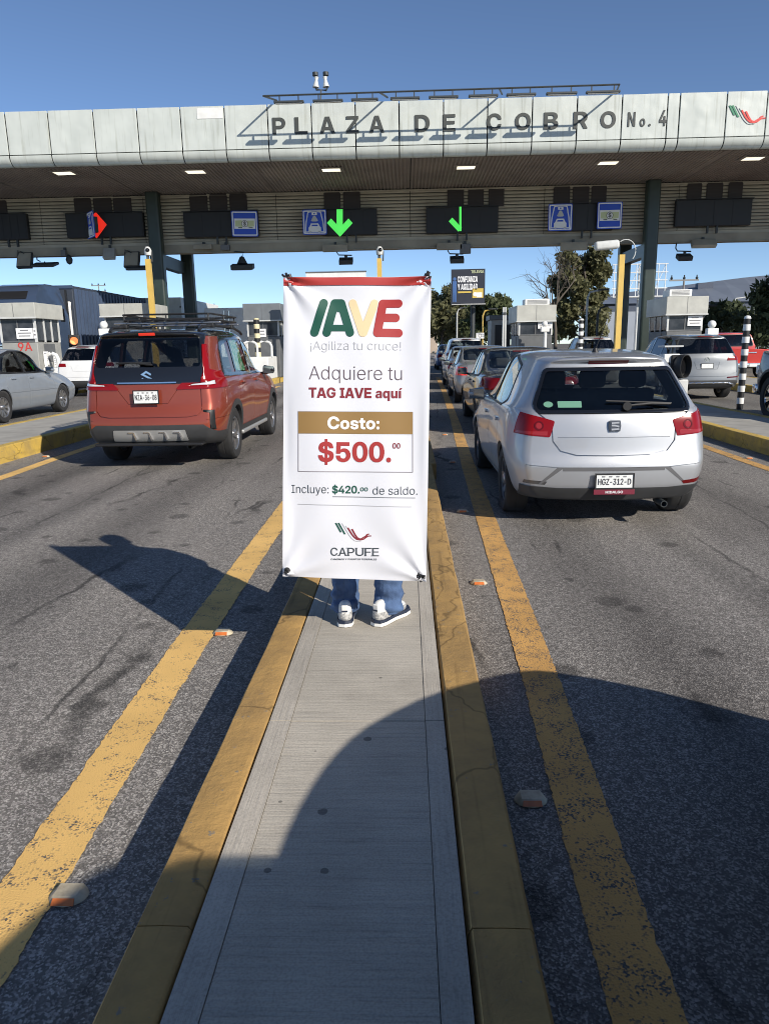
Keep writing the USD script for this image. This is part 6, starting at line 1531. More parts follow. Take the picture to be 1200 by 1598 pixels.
# rooftop units
for x0, x1, y, z, lab in ((5.4, 6.5, 35.0, 3.165, 'white air conditioner on the booth roof over the black sedan'), (10.6, 11.5, 31.4, 3.225, 'white air conditioner on the right booth roof')):
    t = thing('air_conditioner', lab, 'air conditioner', ((x0 + x1) / 2, y, z)); w = (x1 - x0) / 2
    obj('casing', rbx(-w, w, -.4, .4, 0.03, .30, .02, 6), 'white_paint', t); obj('base', bx(-w + .05, w - .05, -.35, .35, 0, .028), 'steel_dark', t, smooth=False)
    for k in range(4): obj('vent_slot', bx(-w + .1, w - .1, -.412, -.402, .08 + k * .05, .10 + k * .05), 'plastic_grey', t, smooth=False)

# yellow poles with cameras
def camera_pole(label, x, y, top, kind):
    t = thing('camera_pole', label, 'camera pole', (x, y, .2)); h = top - .2
    obj('pole', bx(-.10, .10, -.10, .10, 0, h), 'yellow_pole', t, smooth=False)
    obj('base_plate', rbx(-.22, .22, -.22, .22, 0, .03, .01, 6), 'steel_dark', t)
    if kind == 'dome':
        obj('camera_head', mv(lathe([(0, -.24), (.13, -.21), (.155, -.08), (.14, .02), (.08, .12), (0, .14)], 16), .02, 0, h + .36), 'pale_grey', t); obj('camera_lens', mv(trimesh.creation.icosphere(2, .085), .05, -.115, h + .34), 'black_gloss', t, smooth=60)
        obj('bracket', cat_(tube([(0, 0, h), (0, 0, h + .2)], .06, 8), tube([(.16, 0, h - .1), (.18, 0, h + .3)], .03, 6)), 'steel_dark', t)
    else:
        obj('camera_housing', mv(rbx(-.62, .30, -.17, .17, -.15, .17, .10, 10), -.45, -.1, h + .34, ry=-4), 'pale_grey', t); obj('mount', cat_(rbx(-.15, .25, -.15, .15, -.12, .42, .03, 6)), 'steel_dark', t).GetPath()
        th = np.linspace(-.6, 2.3, 14); obj('cable', tube([(.12 + .42 * math.sin(a) * .9, -.05, h + .12 + .42 * math.cos(a)) for a in th], .018, 6), 'pale_grey', t)


a = at(232, 404, 33); camera_pole('yellow camera pole with a domed camera in front of the left column', at(234, 440, 31.5)[0], 31.5, at(232, 404, 31.5)[2], 'dome')
camera_pole('yellow camera pole whose top shows above the banner', at(592, 410, 33)[0], 33, at(592, 403, 33)[2], 'dome')
camera_pole('yellow camera pole with a long white camera beside the right column', at(967, 460, 29.5)[0], 29.5, at(973, 397, 29.5)[2], 'bullet')

# striped bollards
def bollard(label, x, y, z0, top, r=.10, a='white_paint', b='black', n=7):
    t = thing('striped_bollard', label, 'bollard', (x, y, z0)); h = top - z0
    obj('post', trimesh.creation.cylinder(r, h - .02, sections=16).apply_translation((0, 0, h / 2)), b, t)
    k = 2 * n + 1
    for i in range(n): obj('white_band', lathe([(r + .001, 0), (r + .006, 0), (r + .006, h / k), (r + .001, h / k), (r + .001, 0)], 16).apply_translation((0, 0, h * (2 * i + 1) / k)), a, t)
    obj('cap', lathe([(0, 0), (r + .006, 0), (r * .8, .05), (0, .07)], 16).apply_translation((0, 0, h - .01)), a, t)
    return t


bollard('black and white striped bollard in front of the red pickup', at(1160, 570, 16.5)[0], 16.5, .0, at(1168, 496, 16.5)[2], .068)
bollard('black and white striped bollard beside the white SUV right of the tree', at(906, 530, 29)[0], 29, .2, at(907, 499, 29)[2], .09)
mat('pole_cream', (0.66, 0.58, 0.36), 0.6)
bollard('black and yellow striped post in front of the dark booth left of the banner', at(401, 520, 31.5)[0], 31.5, .2, at(399, 498, 31.5)[2], .12, 'pole_cream', 'black', 6)


# crash blocks, guard hoops and lane equipment
def hoop(label, x, y, z, w=.62, h=.62, r=.085):
    t = thing('guard_hoop', label, 'guard rail', (x, y, z))
    p = [(-w / 2, 0, 0), (-w / 2, 0, h - .18), (-w / 2 + .06, 0, h - .05), (-w / 2 + .18, 0, h), (w / 2 - .18, 0, h), (w / 2 - .06, 0, h - .05), (w / 2, 0, h - .18), (w / 2, 0, 0)]
    obj('bar', tube(p, r, 10), 'white_paint', t)
    for s in (-1, 1): obj('foot', lathe([(0, 0), (r * 1.6, 0), (r * 1.6, .03), (0, .03)], 12).apply_translation((s * w / 2, 0, 0)), 'pale_grey', t)


hoop('white guard hoop at the foot of the 9A booth, nearer the wall', -11.92, 24.9, .985, .44, .46, .065); hoop('white guard hoop right of its twin beside the 9A booth', -11.86, 26.4, .985, .44, .46, .065)


def block(label, x0, x1, y0, y1, z0, z1, stripes=0):
    t = thing('crash_block', label, 'concrete block', ((x0 + x1) / 2, (y0 + y1) / 2, z0)); w, d, h = (x1 - x0) / 2, (y1 - y0) / 2, z1 - z0
    obj('body', rbx(-w, w, -d, d, 0, h, .04, 8), 'white_paint', t)
    for k in range(stripes):
        y = -d + (k + .5) * 2 * d / stripes
        q = Polygon([(y - .16, .03), (y + .1, .03), (y + .26, h - .03), (y, h - .03)])
        for s in (-1, 1):
            m = tm(pyz(q, s * w + (.0015 if s > 0 else -.006), s * w + (.006 if s > 0 else -.0015))); obj('black_stripe', m, 'black', t, smooth=False)


block('black and white striped concrete block under the guard hoops', -12.12, -11.62, 24.6, 27.2, .22, .98, 4)
block('plain white concrete block under the dark booth left of the banner', -6.95, -5.65, 30.6, 32.7, .23, 1.15, 0)
hoop('low white railing on the white block, left one', -6.5, 31.2, 1.15, .6, .62, .05); hoop('low white railing on the white block, right one', -5.95, 31.5, 1.15, .6, .62, .05)


def sensor_post(label, x, y, top):
    t = thing('sensor_post', label, 'sensor post', (x, y, .2)); h = top - .2
    obj('post', tube([(0, 0, 0), (0, 0, h - .3)], .07, 10), 'white_paint', t); obj('sensor_box', rbx(-.20, .16, -.10, .12, h - .52, h - .30, .02, 8), 'white_paint', t); obj('globe', mv(trimesh.creation.icosphere(2, .13), -.04, 0, h - .18), 'white_paint', t, smooth=60)


sensor_post('white sensor post with globe behind the orange SUV roof', at(165, 520, 25)[0], 25, at(165, 498, 25)[2])
sensor_post('white sensor post with globe left of the grey booth over the black sedan', at(865, 530, 33)[0] - .4, 33, at(866, 498, 33)[2])
sensor_post('white sensor post with globe between the grey SUV and the red pickup', at(1111, 530, 25)[0], 25, at(1110, 497, 25)[2])

# traffic lights
def traffic_light(label, x, y, z, rz, lit_):
    t = thing('traffic_light', label, 'traffic light', (x, y, .2), rz); h = z - .2
    obj('post', tube([(0, .1, 0), (0, .1, h + .3)], .05, 8), 'steel_dark', t); obj('housing', rbx(-.20, .20, -.10, .14, h - .42, h + .42, .03, 8), 'black', t)
    for k, (dz, lk) in enumerate(((.2, lit_), (-.2, 'black_gloss'))):
        obj('lens', mv(lathe([(0, -.02), (.14, -.02), (.14, .0), (.08, .03), (0, .04)], 20, 'y'), 0, -.125, h + dz), lk, t)
        v = lathe([(.155, 0), (.165, 0), (.165, .28), (.155, .28), (.155, 0)], 20, 'y'); v.apply_transform(trimesh.transformations.rotation_matrix(math.pi, [0, 0, 1]))
        obj('visor', mv(v, 0, -.10, h + dz), 'black', t)


mat('led_amber2', (1.0, 0.30, 0.10), 0.5, emit=1.0)
traffic_light('traffic light showing amber right of the 9A booth', at(117, 540, 28)[0], 28, at(117, 540, 28)[2], 20, 'led_amber2')
t = thing('lane_terminal', 'white lane terminal with a round black hood behind the silver hatchback', 'lane equipment', (at(1056, 600, 13.2)[0], 13.2, .2))
UsdGeom.Xformable(t).AddScaleOp().Set(Gf.Vec3f(.66, .66, .95))
zt = (at(1052, 578, 13.2)[2] - .2) / .95
obj('cabinet', rbx(-.22, .24, -.18, .22, 0, zt - .16, .03, 8), 'pale_grey', t); obj('post', rbx(-.30, -.20, .0, .12, 0, zt + .15, .02, 6), 'black', t)
obj('white_box', rbx(-.36, .06, .05, .45, zt + .05, zt + .30, .02, 8), 'white_paint', t); obj('shade_plate', rbx(-.40, .10, -.05, .5, zt + .42, zt + .45, .01, 6), 'pale_grey', t); obj('plate_leg', tube([(-.1, .2, zt + .3), (-.1, .2, zt + .42)], .02, 6), 'steel_dark', t)
hood = lathe([(.0, .26), (.14, .25), (.20, .16), (.215, .04), (.21, -.06), (.195, -.06), (.19, .12), (.0, .14)], 28, 'y')
obj('hood', mv(hood, .10, -.18, zt + .08, rz=28), 'black', t); obj('signal_housing', rbx(-.18, .12, -.02, .20, zt - .15, zt + .28, .03, 8), 'black_matt', t)
obj('hood_lens', mv(lathe([(0, 0), (.185, 0), (.185, .01), (0, .01)], 24, 'y'), .06, -.10, zt + .08, rz=28), 'black_gloss', t)

# ------------------------------------------------------------------ trucks
def ribs(x, y0, y1, z0, z1, n, depth=.03, fill=.55):
    return cat_(*[bx(min(x, x + depth), max(x, x + depth), y0 + (k + .5 - fill / 2) * (y1 - y0) / n, y0 + (k + .5 + fill / 2) * (y1 - y0) / n, z0, z1) for k in range(n)])


mat('trailer_dark', (0.035, 0.045, 0.065), 0.6)
tk = thing('semi_truck', 'dark blue semi truck with tall roof fairing facing the camera at the far left', 'truck', (-15.85, 29.2, .10))
w = 1.24
side = Polygon([(0.0, .7), (0.0, 1.55), (.10, 1.9), (.55, 2.95), (.9, 3.55), (1.5, 4.0), (2.2, 4.16), (3.3, 4.16), (3.3, .7)])
cabm = pyz(side, -w, w) ^ m3.Manifold.extrude(m3.CrossSection([[(-w, .5), (-w + .12, .15), (-w + .5, -.02), (w - .5, -.02), (w - .12, .15), (w, .5), (w, 3.4), (-w, 3.4)]]), 5)
top_taper = pxz(Polygon([(-w, 0), (-w, 2.9), (-w + .28, 4.05), (-w + .45, 4.3), (w - .45, 4.3), (w - .28, 4.05), (w, 2.9), (w, 0)]), -1, 4)
cabm = cabm ^ top_taper
obj('cab', tm(cabm), 'paint_truck', tk, smooth=28)
obj('windscreen', tm(pxz(soft([(-1.0, 2.0), (-.92, 2.85), (.92, 2.85), (1.0, 2.0)], .06), -.5, .9) ^ (cabm.translate((0, -.012, 0)) - cabm)), 'glass_black', tk, smooth=28)
obj('roof_vent', tm(pxz(soft([(-.62, 3.50), (-.50, 3.82), (.62, 3.82), (.72, 3.50)], .03), -.5, 1.6) ^ (cabm.translate((0, -.02, .015)) - cabm)), 'black', tk, smooth=28)
obj('grille', rbx(-.55, .55, -.06, .02, .9, 1.75, .04, 8), 'chrome', tk)
for k in range(7): obj('grille_bar', bx(-.50, .50, -.075, -.062, .96 + k * .11, 1.0 + k * .11), 'black', tk, smooth=False)
obj('bumper', rbx(-1.2, 1.2, -.12, .25, .35, .78, .06, 8), 'chrome', tk)
for s in (-1, 1):
    obj('headlamp', rbx(s * .86 - .18, s * .86 + .18, -.03, .12, 1.0, 1.25, .04, 8), 'lamp_white', tk)
    obj('side_window', bx(s * 1.235 if s > 0 else s * 1.235 - .012, s * 1.235 + .012 if s > 0 else s * 1.235, 1.0, 1.75, 2.05, 2.8), 'glass_black', tk, smooth=False)
    mm = obj('wing_mirror', rbx(s * 1.45 - .10, s * 1.45 + .10, .62, .70, 2.15, 2.95, .03, 8), 'paint_truck', tk); obj('mirror_arm', cat_(tube([(s * 1.2, .8, 2.3), (s * 1.42, .68, 2.3)], .025, 6), tube([(s * 1.2, .8, 2.85), (s * 1.42, .68, 2.85)], .025, 6)), 'chrome', mm)
    obj('exhaust_stack', tube([(s * 1.20, 3.52, .9), (s * 1.20, 3.52, 3.3), (s * 1.20, 3.60, 3.5)], .085, 10), 'white_paint', tk); obj('side_fairing', bx(s * 1.20 - .03, s * 1.20 + .03, 3.305, 3.42, .7, 4.0), 'black', tk, smooth=False); obj('grab_rail', tube([(s * 1.27, .98, 1.2), (s * 1.27, .98, 2.0)], .02, 6), 'chrome', tk); obj('door_seam', cat_(bx(s * 1.236 - .004, s * 1.236 + .004, .80, .815, .9, 3.0), bx(s * 1.236 - .004, s * 1.236 + .004, 1.95, 1.965, .9, 3.0)), 'black', tk, smooth=False, kind='stuff')
    obj('sleeper_window', bx(s * 1.235 if s > 0 else s * 1.235 - .012, s * 1.235 + .012 if s > 0 else s * 1.235, 2.55, 2.95, 2.65, 3.2), 'glass_black', tk, smooth=False)
    obj('fuel_tank', lathe([(0, 0), (.33, 0), (.33, 1.5), (0, 1.5)], 20, 'y').apply_translation((s * .95, 1.9, .72)), 'chrome', tk)
    for y in (.75, 3.2, 4.4, 11.4, 12.4): wheel(tk, s * 1.06, y, .50, .30, s, spokes=8, style='single', look='alloy', parts=False)
trz = Gf.Vec3d(0, 0, 0)
tl = obj('trailer', rbx(-1.27, 1.27, 3.9, 13.3, 1.15, 4.22, .03, 6), 'trailer_dark', tk)
for s in (-1, 1): obj('trailer_ribs', ribs(s * 1.271, 3.98, 13.2, 1.3, 4.1, 24, s * .06, .55), 'trailer_blue', tl, smooth=False, kind='stuff')
obj('trailer_rail', cat_(bx(-1.30, 1.30, 3.86, 3.898, 4.10, 4.24)), 'paint_truck', tl, smooth=False)
obj('chassis', bx(-.5, .5, 1.0, 13.0, .75, 1.14), 'black_matt', tk, smooth=False); obj('landing_gear', cat_(bx(-.7, .7, 6.2, 6.3, .4, 1.14)), 'steel_dark', tk, smooth=False)


def box_truck(label, x, y, z0, W, L, H, look='white_paint', rib=0):
    t = thing('box_truck', label, 'truck', (x, y, z0)); w = W / 2
    b = obj('cargo_box', rbx(-w, w, 0, L, .95, H, .03, 6), look, t)
    for s in (-1, 1):
        obj('rear_door', bx(s * w / 2 - w / 2 + .04, s * w / 2 + w / 2 - .04, -.022, -.002, 1.02, H - .1), look, t, smooth=False)
        for k in range(3): obj('hinge', bx(s * (w - .05) - .05, s * (w - .05) + .05, -.04, -.024, 1.3 + k * (H - 1.9) / 2, 1.38 + k * (H - 1.9) / 2), 'steel_dark', t, smooth=False)
        obj('lock_rod', tube([(s * .12, -.04, 1.05), (s * .12, -.04, H - .15)], .018, 6), 'chrome', t)
        obj('tail_lamp', rbx(s * (w - .2) - .12, s * (w - .2) + .12, -.03, .02, .70, .82, .01, 6), 'lamp_red', t)
        for yy in (1.2, L + 1.1): wheel(t, s * (w - .16), yy, .45, .28, s, spokes=8, style='single', parts=False)
    obj('rear_bumper', bx(-w + .1, w - .1, -.06, .0, .50, .62), 'steel_dark', t, smooth=False); obj('chassis', bx(-.45, .45, .1, L + 1.6, .62, .94), 'black_matt', t, smooth=False)
    obj('cab', rbx(-w + .12, w - .12, L + .15, L + 1.9, .6, min(H - .5, 2.5), .12, 8), look, t)


box_truck('white box truck beyond the orange SUV roof rack', -9.25, 39.0, .12, 2.3, 6.0, 3.45)
box_truck('tall white box truck beyond the left columns', -14.6, 45.0, .10, 2.5, 9.0, 4.45)

# ------------------------------------------------------------------ trees
mat('bark', (0.13, 0.11, 0.09), 0.9, col2=(0.07, 0.06, 0.05), scale=6)
mat('twig', (0.10, 0.085, 0.07), 0.9)


def leaf_look(name, a, b):
    M[name] = usdkit.material(stage, f'/World/Looks/{name}', {
        'g': ('geometry', {}), 'r': ('rgb_ramp', {'ramp': [(0, b), (.5, tuple((np.array(a) + np.array(b)) / 2)), (1, a)]}),
        'd': ('principled_bsdf', {'roughness': .6, 'specular_ior_level': .3}), 't': ('translucent_bsdf', {}), 'm': ('mix_closure', {'fac': .40})},
        [('g.random_per_island', 'r.fac'), ('r.color', 'd.base_color'), ('r.color', 't.color'), ('d.BSDF', 'm.closure1'), ('t.BSDF', 'm.closure2')], surface='m.closure')


leaf_look('leaf_olive', (0.40, 0.35, 0.18), (0.15, 0.15, 0.075)); leaf_look('leaf_green', (0.27, 0.29, 0.13), (0.10, 0.12, 0.055)); leaf_look('leaf_dark', (0.22, 0.235, 0.12), (0.08, 0.10, 0.052))


def tree(label, x, y, h, cw, look, seed, n=2600, leaf=.26, trunk_h=None, base=.18, top_narrow=.6, z0=0, name='tree', group=None):
    """A tapered trunk with limbs and a crown of leaf faces clustered in clumps around the limb ends."""
    r = np.random.default_rng(seed); t = thing(name, label, 'tree', (x, y, z0), group=group); th = trunk_h or h * .25
    limbs, ends = [tube([(0, 0, -.1), (r.normal() * .1, r.normal() * .1, th), (r.normal() * .3, r.normal() * .3, h * .62), (r.normal() * .4, 0, h * .9)], base, 8, base * .2)], []
    for k in range(16):
        z = th + (h * .92 - th) * (k + .6) / 16.5; a = r.uniform(0, 6.28); f = (z - th) / (h - th)
        wd = cw / 2 * (math.sin(math.pi * min(1, .18 + f * .82)) ** .55) * (1 - (1 - top_narrow) * f) * r.uniform(.62, 1.05)
        e = np.array([math.cos(a) * wd, math.sin(a) * wd, z + wd * .35]); s = np.array([0, 0, z * .86])
        limbs.append(tube([s, (s + e) / 2 + r.normal(size=3) * .15, e], base * .32, 5, .012)); ends += [e, (s + e * 2) / 3]
    obj('trunk', limbs[0], 'bark', t, smooth=60)
    for l in limbs[1:]: obj('limb', l, 'bark', t, smooth=60)
    ends = np.array(ends); per = n // len(ends); cs_ = []
    for e in ends:
        rad = cw * r.uniform(.11, .20); p = r.normal(size=(per, 3)); p /= np.linalg.norm(p, axis=1, keepdims=True); cs_.append(e + p * rad * r.uniform(.35, 1.1, (per, 1)) * [1, 1, .85])
    c = np.vstack(cs_); k = len(c)
    a = r.normal(size=(k, 3)); a /= np.linalg.norm(a, axis=1, keepdims=True); b = np.cross(a, r.normal(size=(k, 3))); b /= np.linalg.norm(b, axis=1, keepdims=True)
    sz = leaf * r.uniform(.5, 1.2, (k, 1)); a, b = a * sz, b * sz * .5
    v = np.stack([c - a, c - b * .9, c + a, c + b * .9], 1).reshape(-1, 3); i = np.arange(k) * 4
    f = np.vstack([np.stack([i, i + 1, i + 2], 1), np.stack([i, i + 2, i + 3], 1)])
    obj('crown', trimesh.Trimesh(v, f, process=False), look, t, smooth=False, kind='stuff')
    return t


a = at(905, 530, 58); tree('tall olive eucalyptus with a dense crown right of the billboard', a[0], 58, at(905, 380, 58)[2], 4.9, 'leaf_olive', 11, 12500, .23, 1.6, .22, .72)
a = at(690, 530, 85); tree('bushy olive tree just right of the banner', a[0], 85, at(690, 446, 85)[2], 6.5, 'leaf_olive', 12, 4200, .36)
a = at(722, 530, 95); tree('broad green tree under the billboard', a[0], 95, at(722, 470, 95)[2], 6.0, 'leaf_green', 13, 3000, .40)
a = at(765, 530, 80); tree('green tree left of the grey booth, beyond the queue', a[0], 80, at(762, 462, 80)[2], 6.0, 'leaf_green', 14, 3600, .36)
a = at(1190, 530, 42); tree('leafy tree at the right edge above the red pickup', a[0] + .6, 42, at(1190, 430, 42)[2], 3.8, 'leaf_dark', 15, 4200, .22)
a = at(1130, 530, 46); tree('low dark tree behind the red pickup', a[0], 46, at(1130, 476, 46)[2], 4.6, 'leaf_dark', 16, 3600, .24, .8)
a = at(1165, 530, 50); tree('low dark shrubby tree right of its neighbour behind the red pickup', a[0], 50, at(1165, 492, 50)[2], 4.2, 'leaf_dark', 17, 2400, .24, .7)
for k, (px_, lab) in enumerate(((300, 'distant dark tree on the horizon behind the orange SUV roof rack'), (432, 'distant dark tree on the horizon at the left edge of the banner'), (668, 'distant dark tree at the head of the queue right of the banner'), (838, 'distant dark tree low behind the bare tree'))):
    a = at(px_, 535, 170 + 12 * (k % 3)); tree(lab, a[0], a[1], 6.5 + 2.2 * ((k * 7) % 5) / 4, 13, 'leaf_dark', 40 + k, 900, .9, 1.2, .3)
# bare tree
r = np.random.default_rng(21); a = at(868, 530, 55); bt = thing('bare_tree', 'leafless tree spreading left of the tall eucalyptus', 'tree', (a[0], 55, 0)); htop = at(840, 388, 55)[2]
obj('trunk', tube([(0, 0, 0), (-.1, 0, 2.5), (-.25, 0, 4.4)], .16, 8, .09), 'twig', bt, smooth=60)


def branch(p, d, L, r0, lvl, out):
    q = [p]; dd = d
    for k in range(3): dd = dd + r.normal(size=3) * .16; dd /= np.linalg.norm(dd); q.append(q[-1] + dd * L / 3)
    out.append(tube(q, r0, 5, r0 * .45))
    if lvl:
        for k in range(3):
            nd = dd + r.normal(size=3) * .55 + [-.12, 0, .12]; branch(q[r.integers(1, 4)], nd / np.linalg.norm(nd), L * .62, r0 * .52, lvl - 1, out)


for k in range(6):
    out = []; d = np.array([-.75 + .26 * k, r.normal() * .3, 1.0]); branch(np.array([-.15, 0, 2.8 + .28 * k]), d / np.linalg.norm(d), 2.5, .07, 3, out)
    obj('branch', cat_(out), 'twig', bt, smooth=60, kind='stuff')

# ------------------------------------------------------------------ billboard, frame, warehouse, poles
Yb = 72
a, b = at(704, 474, Yb), at(757, 419, Yb); bb = thing('billboard', 'dark billboard with white CONFIANZA Y AGILIDAD lettering on a single pole', 'billboard', ((a[0] + b[0]) / 2, Yb, 0))
w, z0, z1 = (b[0] - a[0]) / 2, a[2], b[2]; h = z1 - z0
mat('board_navy', (0.018, 0.022, 0.035), 0.5); mat('board_gold', (0.55, 0.40, 0.08), 0.5); mat('board_blue', (0.05, 0.12, 0.3), 0.5)
obj('panel', mv(bx(-w, w, -.1, .2, z0, z1), rz=0), 'board_navy', bb, smooth=False); obj('pole', tube([(.5, .45, -.1), (.5, .45, z1 - .3)], .22, 10), 'steel_dark', bb); obj('walkway', bx(-w, w, -.9, -.12, z0 - .12, z0 - .06), 'pale_grey', bb, smooth=False)
e = lambda nm, s, m, d=.02: obj(nm, mv(ext(s, d), 0, -.101, 0), m, bb, smooth=False)
e('headline', fit(text('CONFIANZA', 1, 800), -w * .62, w * .56, z0 + h * .62, z0 + h * .80), 'sign_white'); e('headline', fit(text('Y AGILIDAD', 1, 800), -w * .62, w * .56, z0 + h * .40, z0 + h * .58), 'sign_white')
e('header', fit(text('TELEVIA', 1, 600), w * .16, w * .92, z0 + h * .88, z0 + h * .96), 'money_green'); e('gold_bar', sbox(-w * .60, z0 + h * .31, w * .18, z0 + h * .36), 'board_gold'); e('picture', sbox(w * .26, z0 + h * .16, w * .90, z0 + h * .44), 'board_gold')
e('picture_figure', unary_union([Point(w * .42, z0 + h * .27).buffer(h * .06), sbox(w * .5, z0 + h * .18, w * .82, z0 + h * .32)]), 'sign_white', .03)
e('figure', unary_union([Point(-w * .80, z0 + h * .72).buffer(h * .05), Polygon([(-w * .92, z0 + h * .66), (-w * .68, z0 + h * .66), (-w * .70, z0 + h * .05), (-w * .78, z0 + h * .05), (-w * .80, z0 + h * .38), (-w * .84, z0 + h * .05), (-w * .90, z0 + h * .05)])]), 'board_blue')
# lattice of an empty hoarding
Yl = 75; a, b = at(957, 463, Yl), at(1040, 411, Yl); lt = thing('hoarding_frame', 'empty white lattice frame of a hoarding behind the right column', 'billboard', (0, Yl, 0))
for k in range(8):
    x = a[0] + (b[0] - a[0]) * k / 7; obj('upright', tube([(x, 0, a[2]), (x, 0, b[2])], .05, 5), 'white_paint', lt)
for k in range(5):
    z = a[2] + (b[2] - a[2]) * k / 4; obj('cross_rail', tube([(a[0] - .2, 0, z), (b[0] + .2, 0, z)], .05, 5), 'white_paint', lt)
for x in (a[0] + 1.0, (a[0] + b[0]) / 2, b[0] - 1.0): obj('leg', tube([(x, .3, 0), (x, .3, b[2])], .10, 6), 'pale_grey', lt)
for k in range(4): obj('brace', tube([(a[0] + (b[0] - a[0]) * k / 4, .05, a[2]), (a[0] + (b[0] - a[0]) * (k + 1) / 4, .05, b[2])], .035, 5), 'white_paint', lt)
obj('gantry_step', bx(a[0] - .3, b[0] + .3, -.9, -.1, a[2] - .12, a[2] - .02), 'pale_grey', lt, smooth=False)

mat('shed_wall', (0.27, 0.30, 0.35), 0.6, var=0.1, scale=.5, world=True); mat('shed_blue', (0.05, 0.065, 0.10), 0.6, var=.15); mat('shed_roof', (0.15, 0.17, 0.205), 0.5, var=.15, scale=.4, world=True)
Yw = 95
wh = thing('warehouse', 'long pale warehouse with sloping roof and dark eaves band at the right', 'building', (0, Yw, 0))
xa, xb = at(930, 500, Yw)[0], at(1330, 500, Yw)[0]
ze0, ze1 = at(930, 490, Yw)[2], at(1300, 478, Yw)[2]
zr0, zr1 = at(930, 478, Yw)[2], at(1180, 464, Yw)[2]
np_ = 26
for k in range(np_):
    x0, x1 = xa + (xb - xa) * k / np_, xa + (xb - xa) * (k + 1) / np_
    obj('wall_panel', bx(x0 + .015, x1 - .015, 0, .2, -.1, 5.2), 'shed_wall', wh, smooth=False)
obj('eaves_band', bx(xa - .1, xb, -.05, .22, 5.21, 6.1), 'shed_blue', wh, smooth=False)
ridge = lambda x: 6.6 + 2.6 * np.clip((x - xa) / (xb - xa) * 1.25, 0, 1)
v, f = [], []
xs = np.linspace(xa - .3, xb + .3, 12)
for x in xs: v += [(x, -.4, 6.12), (x, 12, ridge(x) + .9), (x, 12, 6.1), (x, -.2, 6.105)]
for i in range(11):
    for j in range(4):
        a_, b_ = i * 4 + j, i * 4 + (j + 1) % 4; f += [(a_, b_ + 4, b_), (a_, a_ + 4, b_ + 4)]
f += [(0, 1, 2), (0, 2, 3), (44, 46, 45), (44, 47, 46)]
m = trimesh.Trimesh(v, f, process=False)
if m.volume < 0: m.invert()
obj('roof', m, 'shed_roof', wh, smooth=False)
for px_ in (1075, 1095, 1120, 1140, 1165): x = at(px_, 515, Yw)[0]; obj('window', bx(x - .55, x + .55, -.06, -.003, 2.2, 3.3), 'glass_black', wh, smooth=False)
obj('roof_vent', cat_(bx(at(1140, 460, Yw)[0] - 1.0, at(1140, 460, Yw)[0] + 1.0, 8, 9, 7.9, 9.0)), 'shed_blue', wh, smooth=False)
# low buildings on the left horizon
mat('far_wall', (0.42, 0.41, 0.39), 0.8, var=.2, scale=.4); mat('far_wall_warm', (0.42, 0.34, 0.27), 0.8, var=.2, scale=.4)
for k, (px_, wd, hh, lk) in enumerate([(300, 14, 5.0, 'far_wall'), (375, 10, 6.5, 'far_wall_warm'), (20, 24, 6.0, 'far_wall'), (500, 18, 6.0, 'far_wall'), (620, 16, 5.0, 'far_wall_warm')]):
    a = at(px_, 535, 150); t = thing('far_building', ['low grey building far beyond the box truck', 'low brown building far behind the roof rack', 'long low grey building at the far left horizon', 'low grey building hidden beyond the banner', 'low brown building right of the banner horizon'][k], 'building', (a[0], 150, 0))
    obj('wall', bx(-wd / 2, wd / 2, 0, 10, -.1, hh), lk, t, smooth=False); obj('parapet', bx(-wd / 2 - .1, wd / 2 + .1, -.1, 10.1, hh + .003, hh + .35), 'pale_grey', t, smooth=False)
    for q in range(int(wd / 3)): obj('window', bx(-wd / 2 + .8 + q * 3, -wd / 2 + 2.0 + q * 3, -.04, -.003, hh * .45, hh * .45 + 1.1), 'glass_black', t, smooth=False)


def power_pole(label, px_, py_top, Y, arms=1, thick=.11):
    a = at(px_, 530, Y); z = at(px_, py_top, Y)[2]; t = thing('power_pole', label, 'power pole', (a[0], Y, 0))
    obj('pole', tube([(0, 0, -.1), (0, 0, z)], thick, 8, thick * .7), 'pole_grey', t)
    for k in range(arms):
        zz = z - .25 - k * .9; obj('crossarm', bx(-1.15, 1.15, -.05, .05, zz, zz + .12), 'pole_grey', t, smooth=False)
        for x in (-1.0, 0.0, 1.0): obj('insulator', lathe([(0, 0), (.09, 0), (.12, .12), (.05, .2), (.05, .32), (0, .34)], 8).apply_translation((x, 0, zz + .123)), 'steel_dark', t)
    return t


mat('pole_grey', (0.22, 0.22, 0.22), 0.7)
power_pole('power pole with one crossarm right of the hoarding frame', 1061, 433, 62); power_pole('distant power pole with crossarm at the far left', 23, 452, 95); power_pole('distant pole with two crossarms left of the left column', 162, 443, 120, 2); power_pole('distant pole with two crossarms right of the left columns', 329, 475, 130, 2)


def street_lamp(label, px_, py_top, Y, arm=1.3, look='pole_grey', side=1):
    a = at(px_, 530, Y); z = at(px_, py_top, Y)[2]; t = thing('street_lamp', label, 'street lamp', (a[0], Y, 0))
    obj('pole', tube([(0, 0, -.1), (0, 0, z - .5), (side * .15, 0, z - .15), (side * arm, 0, z)], .075, 8, .05), look, t); obj('lamp_head', rbx(side * arm - .35, side * arm + .35, -.12, .12, z - .06, z + .06, .03, 6), 'steel_dark', t)


